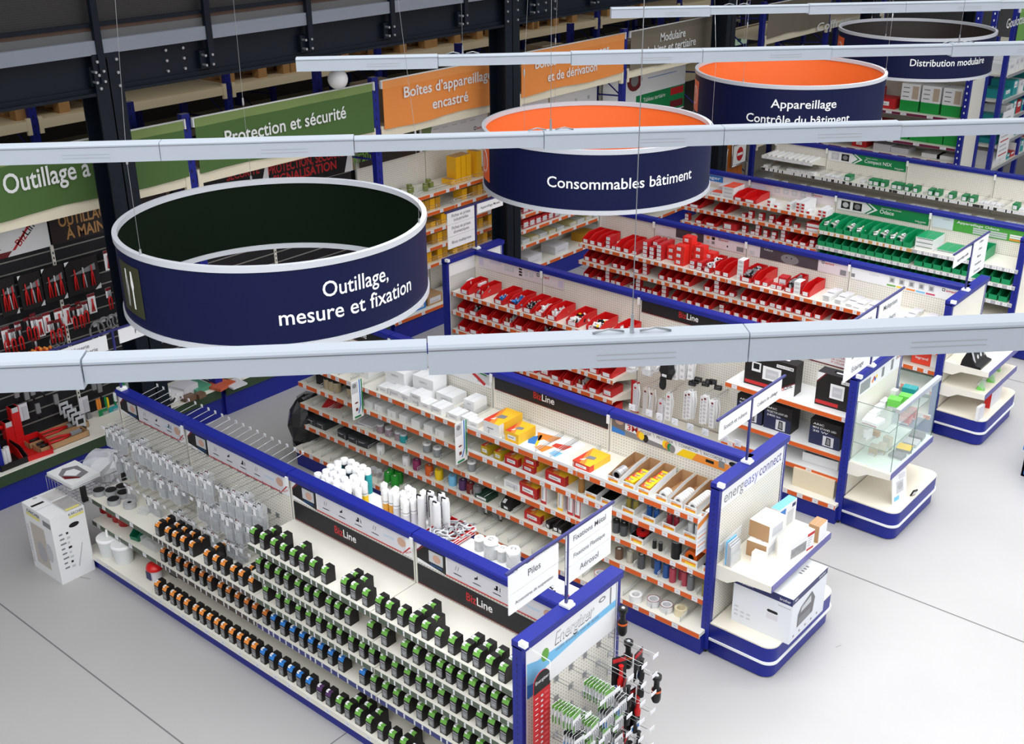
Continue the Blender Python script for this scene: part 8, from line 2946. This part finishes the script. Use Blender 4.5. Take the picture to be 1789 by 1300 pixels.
# ---------------------------------------------------------------- wall shelving goods
YB_ = mat('yellow_mounting_box', srgb(246, 180, 20), .4)
YD = mat('dark_yellow_carton', srgb(196, 140, 30), .5)
wr = random.Random(31)
for li, z in enumerate(WL):
    y, i = 9.0, 0
    while y < 11.05:
        if abs(y - 9.985) < .07:
            y += .09
        u = wr.random()
        if li == 0 and y < 9.9:
            i += 1
            put('gspool', spool(.035, .06, mat('olive_spool', srgb(120, 130, 60), .4), .4, PRN), (-9.60 - wr.uniform(0, .2), y, z + .0005), 0, 'olive green coil on the highest yellow box shelf, %s along it' % nth(i), 'coil', 'olive coils')
            y += .08
        elif u < .85:
            i += 1
            n = (5 if 10.1 < y < 10.6 else 1) if li == 0 else wr.choice((1, 2, 2))
            for c_ in range(n):
                put(('yb', li > 0 and i % 2), tiny('mounting_box', .085, .16, .065, YB_ if li == 0 or i % 2 == 0 else YD, None, KRAFT if i % 4 == 1 else None), (-9.60, y, z + .0005 + .0655 * c_), QX, 'yellow mounting box, %s along the %s shelf under the first orange banner, %s up' % (nth(i), nth(li + 1), nth(c_ + 1)), 'box', 'yellow mounting boxes')
            y += .095
        else:
            y += .1
for li, z in enumerate(WL + (.62,)):
    y, i = 11.42, 0
    while y < 13.4:
        if abs(y - 12.385) < .07:
            y += .09
        i += 1
        if li < 5 and y < 12.6 - .1 * li:
            put('rwall', tiny('wall_carton', .12, .2, .11, REDP, TAG), (-9.60, y, z + .0005), QX, 'red carton, %s along the %s shelf under the second orange banner' % (nth(i), nth(li + 1)), 'box', 'red cartons on the wall shelving')
            y += .135
        else:
            put(('clr', i % 2), tiny('clear_bag_pack', .16, .24, .05, mat('cloudy_pack', (.62, .65, .62), .3) if i % 2 else mat('straw_pack', srgb(206, 190, 130), .5), PRN), (-9.62, y, z + .0005), QX, 'pale pack, %s along the %s shelf under the second orange banner' % (nth(i), nth(li + 1)), 'packet', 'pale packs on the wall shelving')
            y += .19
for i, (y, cc, nm, w) in enumerate(((8.98, KRAFT, 'kraft', .2), (9.3, BLP, 'blue', .3), (9.62, KRAFT, 'second kraft', .26), (10.3, KRAFT, 'wide kraft', .4), (12.2, PRN, 'pale', .3), (12.9, YD, 'yellow', .3), (13.2, CARD, 'white', .2), (11.6, PRN, 'first pale', .3))):
    put(('wb', i), carton('carton', w, .26, .12, cc, PRN), (-9.62, y, .2805), QX, '%s carton on the lowest wall shelf, %s from the slatwall' % (nm, nth(i + 1)), 'box')
put('yleaf', carton('leaflet', .2, .3, .006, PAPER, None, top=YEL), (-8.9, 11.05, .0005), .4, 'white and yellow leaflet lying on the floor at the end of the switch gondola', 'leaflet')

# ---------------------------------------------------------------- tall racks beyond the low gondolas
def tall_rack(label, x0, x1, y, depth, levels, strip, ztop=3.3):
    t = wthing('tall_rack', label, 'rack', ((x0 + x1) / 2, y, 0))
    for x in (x0, x1):
        zt_ = ztop if x == x1 else 1.7
        for yy in (y, y + depth):
            b = MB().box(x - .04, x + .04, yy - .035, yy + .035, 0, zt_, BLUE)
            for k in range(int(zt_ / .1)):
                b.rect((x, yy - .035, k * .1), X3, Z3, -.01, .01, .03, .06, PAPER, .001)
            wpart(b, 'upright', t)
        b = MB().box(x - .012, x + .012, y + .04, y + depth - .04, .1, 2.2, CREAM)
        wpart(b, 'side_panel', t)
    for z in levels:
        shelf(t, y + depth - .03, x0 + .05, x1 - .05, z, depth - .05, strip, .32, .1)
    wpart(MB().box(x0 + .05, x1 - .05, y + depth - .03, y + depth - .02, .1, 2.3, CREAM), 'back_panel', t)
    return t


tall_rack('tall blue rack with plum rails behind the farthest low row, holding green and red cartons', -8.5, -6.15, 17.95, .7, (.95, 1.18, 1.63, 2.35), 'plum')
tall_rack('second tall blue rack, dim, beyond the one with plum rails', -8.6, -6.75, 21.6, .7, (.95, 1.5, 2.1), 'grey')
def tallbox():
    t = thing('carton', 'x', 'box')
    b = MB().cbox(0, 0, 0, .3, .3, .43, CARD)
    b.rect((0, -.15, 0), X3, Z3, -.15, .15, 0, .17, mat('vivid_green_print', srgb(10, 150, 60), .5))
    b.rect((.15, 0, 0), Y3, Z3, -.15, .15, 0, .17, MATS['vivid_green_print'])
    b.build('carton_body', t)
    b = MB().rect((0, -.15, 0), X3, Z3, .03, .13, .2, .4, mat('beige_photo', srgb(190, 170, 150), .5), .001)
    for k in range(3):
        b.rect((0, -.15, 0), X3, Z3, -.12, -.02, .22 + .07 * k, .235 + .07 * k, MGREY, .001)
    b.build('front_print', t)
    return t


for i, px_ in enumerate((1588, 1624, 1661)):
    put('tallgreen', tallbox, (colx(px_, 18.05, 1.8), 18.22, 1.6305), 0, 'tall white carton with green lower band on the plum railed rack, %s of three' % nth(i + 1), 'box', 'tall green banded cartons')
for i, (px_, w, h, z, cc, nm) in enumerate(((1518, .3, .3, 1.63, REDP, 'tall red'), (1545, .35, .16, 1.63, REDP, 'low red'), (1480, .3, .2, 1.63, REDP, 'red'), (1475, .3, .18, 1.18, REDP, 'red'), (1513, .22, .2, 1.18, REDP, 'red'), (1537, .22, .24, 1.18, REDP, 'red'), (1570, .3, .2, 1.18, MATS['vivid_green_print'], 'green'), (1605, .3, .2, 1.18, MATS['vivid_green_print'], 'green'), (1634, .25, .2, 1.18, MATS['vivid_green_print'], 'green'), (1660, .25, .2, 1.18, MATS['vivid_green_print'], 'green'), (1540, .3, .1, .95, PRN, 'pale'), (1570, .3, .08, .95, PRN, 'pale'), (1625, .3, .06, .95, CARD, 'white'), (1652, .3, .06, .95, CARD, 'white'), (1500, .25, .12, .95, REDP, 'red'))):
    put(('tr', i), carton('carton', w, .3, h, cc, PAPER if 'red' in nm else None, lab=(.3, .7, .3, .7)), (colx(px_, 18.05, z + h / 2), 18.22, z + .0005), 0, '%s carton on the plum railed rack, %s counted shelf by shelf' % (nm, nth(i + 1)), 'box')
t = wthing('teal_rack', 'blue rack with sloping view of teal packs at the far corner of the shop', 'rack', (-6.2, 20.6, 0))
for y in (18.85, 20.15, 21.45, 23.0):
    for x in (-5.95, -6.55):
        wpart(MB().box(x - .035, x + .035, y - .04, y + .04, 0, 2.6, BLUE), 'upright', t)
LV = (.71, 1.08, 1.46, 1.80, 2.2)
for z in LV:
    wpart(MB().box(-6.5, -5.9, 18.9, 22.95, z - .03, z, CREAM).box(-5.9, -5.893, 18.9, 22.95, z - .045, z + .004, GREY), 'shelf', t)
for li, z in enumerate(LV):
    y, i = 19.05, 0
    while y < 22.8:
        i += 1
        w = wr.choice((.16, .22, .3))
        h = wr.choice((.08, .14, .2, .24))
        cc, nm = ((CARD, 'white') if li == 4 else ((TEAL, 'teal'), (TEAL, 'teal'), (CARD, 'white'), (REDP, 'red'))[min(3, int(wr.random() * 3.2 + (y > 21)))])
        put(('tk', w, h, nm), carton('carton', w, .36, h, cc, PAPER if nm != 'white' else PRN, lab=(.2, .8, .5, .9)), (-6.13, y + w / 2, z + .0005), QX, '%s carton of the teal rack, %s along its %s shelf' % (nm, nth(i), nth(li + 1)), 'box', 'cartons of the teal rack')
        y += w + wr.choice((.01, .02, .08))
banner(19.0, 22.4, mat('grass_green_cloth', srgb(112, 166, 78), .75), mat('grass_green_hem', srgb(124, 174, 90), .75), [('Goulottes et accessoires', (1757, 52), (1840, 22), .2)], 'bright green fabric banner lettered Goulottes at the photo corner', -5.9, 2.68, 3.22)
for y in (18.95, 20.7, 22.45):
    wpart(MB().box(-5.98, -5.92, y - .03, y + .03, 2.6, 3.3, BLUE), 'banner_post', t)
t = wthing('price_board', 'white board of small print hung on the near end of the teal rack', 'sign', (-5.86, 19.1, 1.1))
b = MB().box(-5.885, -5.875, 18.95, 19.45, .85, 1.62, PAPER)
for k in range(9):
    b.rect((-5.875, 0, 0), Y3, Z3, 19.0, 19.38 - .04 * (k % 3), .9 + .075 * k, .92 + .075 * k, (REDP, PRINT, PRINT)[k % 3], .001)
wpart(b, 'board', t)
t = thing('plastic_crate', 'bright blue plastic crate whose corner shows at the photo edge', 'crate', (-2.2, 10.75, 0), 0)
b = MB()
cb = mat('bright_blue_plastic', srgb(30, 110, 190), .4)
for q in ((-.3, .3, -.4, .4, 0, .02), (-.3, .3, -.4, -.38, 0, .32), (-.3, .3, .38, .4, 0, .32), (-.3, -.28, -.4, .4, 0, .32), (.28, .3, -.4, .4, 0, .32)):
    b.box(*q, cb)
b.build('crate_body', t)
MB().box(-.32, .32, -.42, -.4, .28, .32, cb).box(-.32, .32, .4, .42, .28, .32, cb).build('rim', t)
# hook ends standing up behind the first two bays of the screw gondola
hk = MB().tube([(0, .02, 0), (0, .2, .02), (0, .21, .045)], .003, CHROME, 4).box(-.012, .012, .205, .208, .02, .045, TAG)
first = None
for k in range(22):
    o_ = hk.build('rear_hook', G1) if first is None else first.copy()
    if first is None:
        first = o_
    else:
        COL.objects.link(o_)
        KIDS.setdefault(G1.name, []).append(o_)
    o_.location = Vector((-7.85 + .088 * k, Y1 + .02, 1.40)) - WORLD[G1.name]
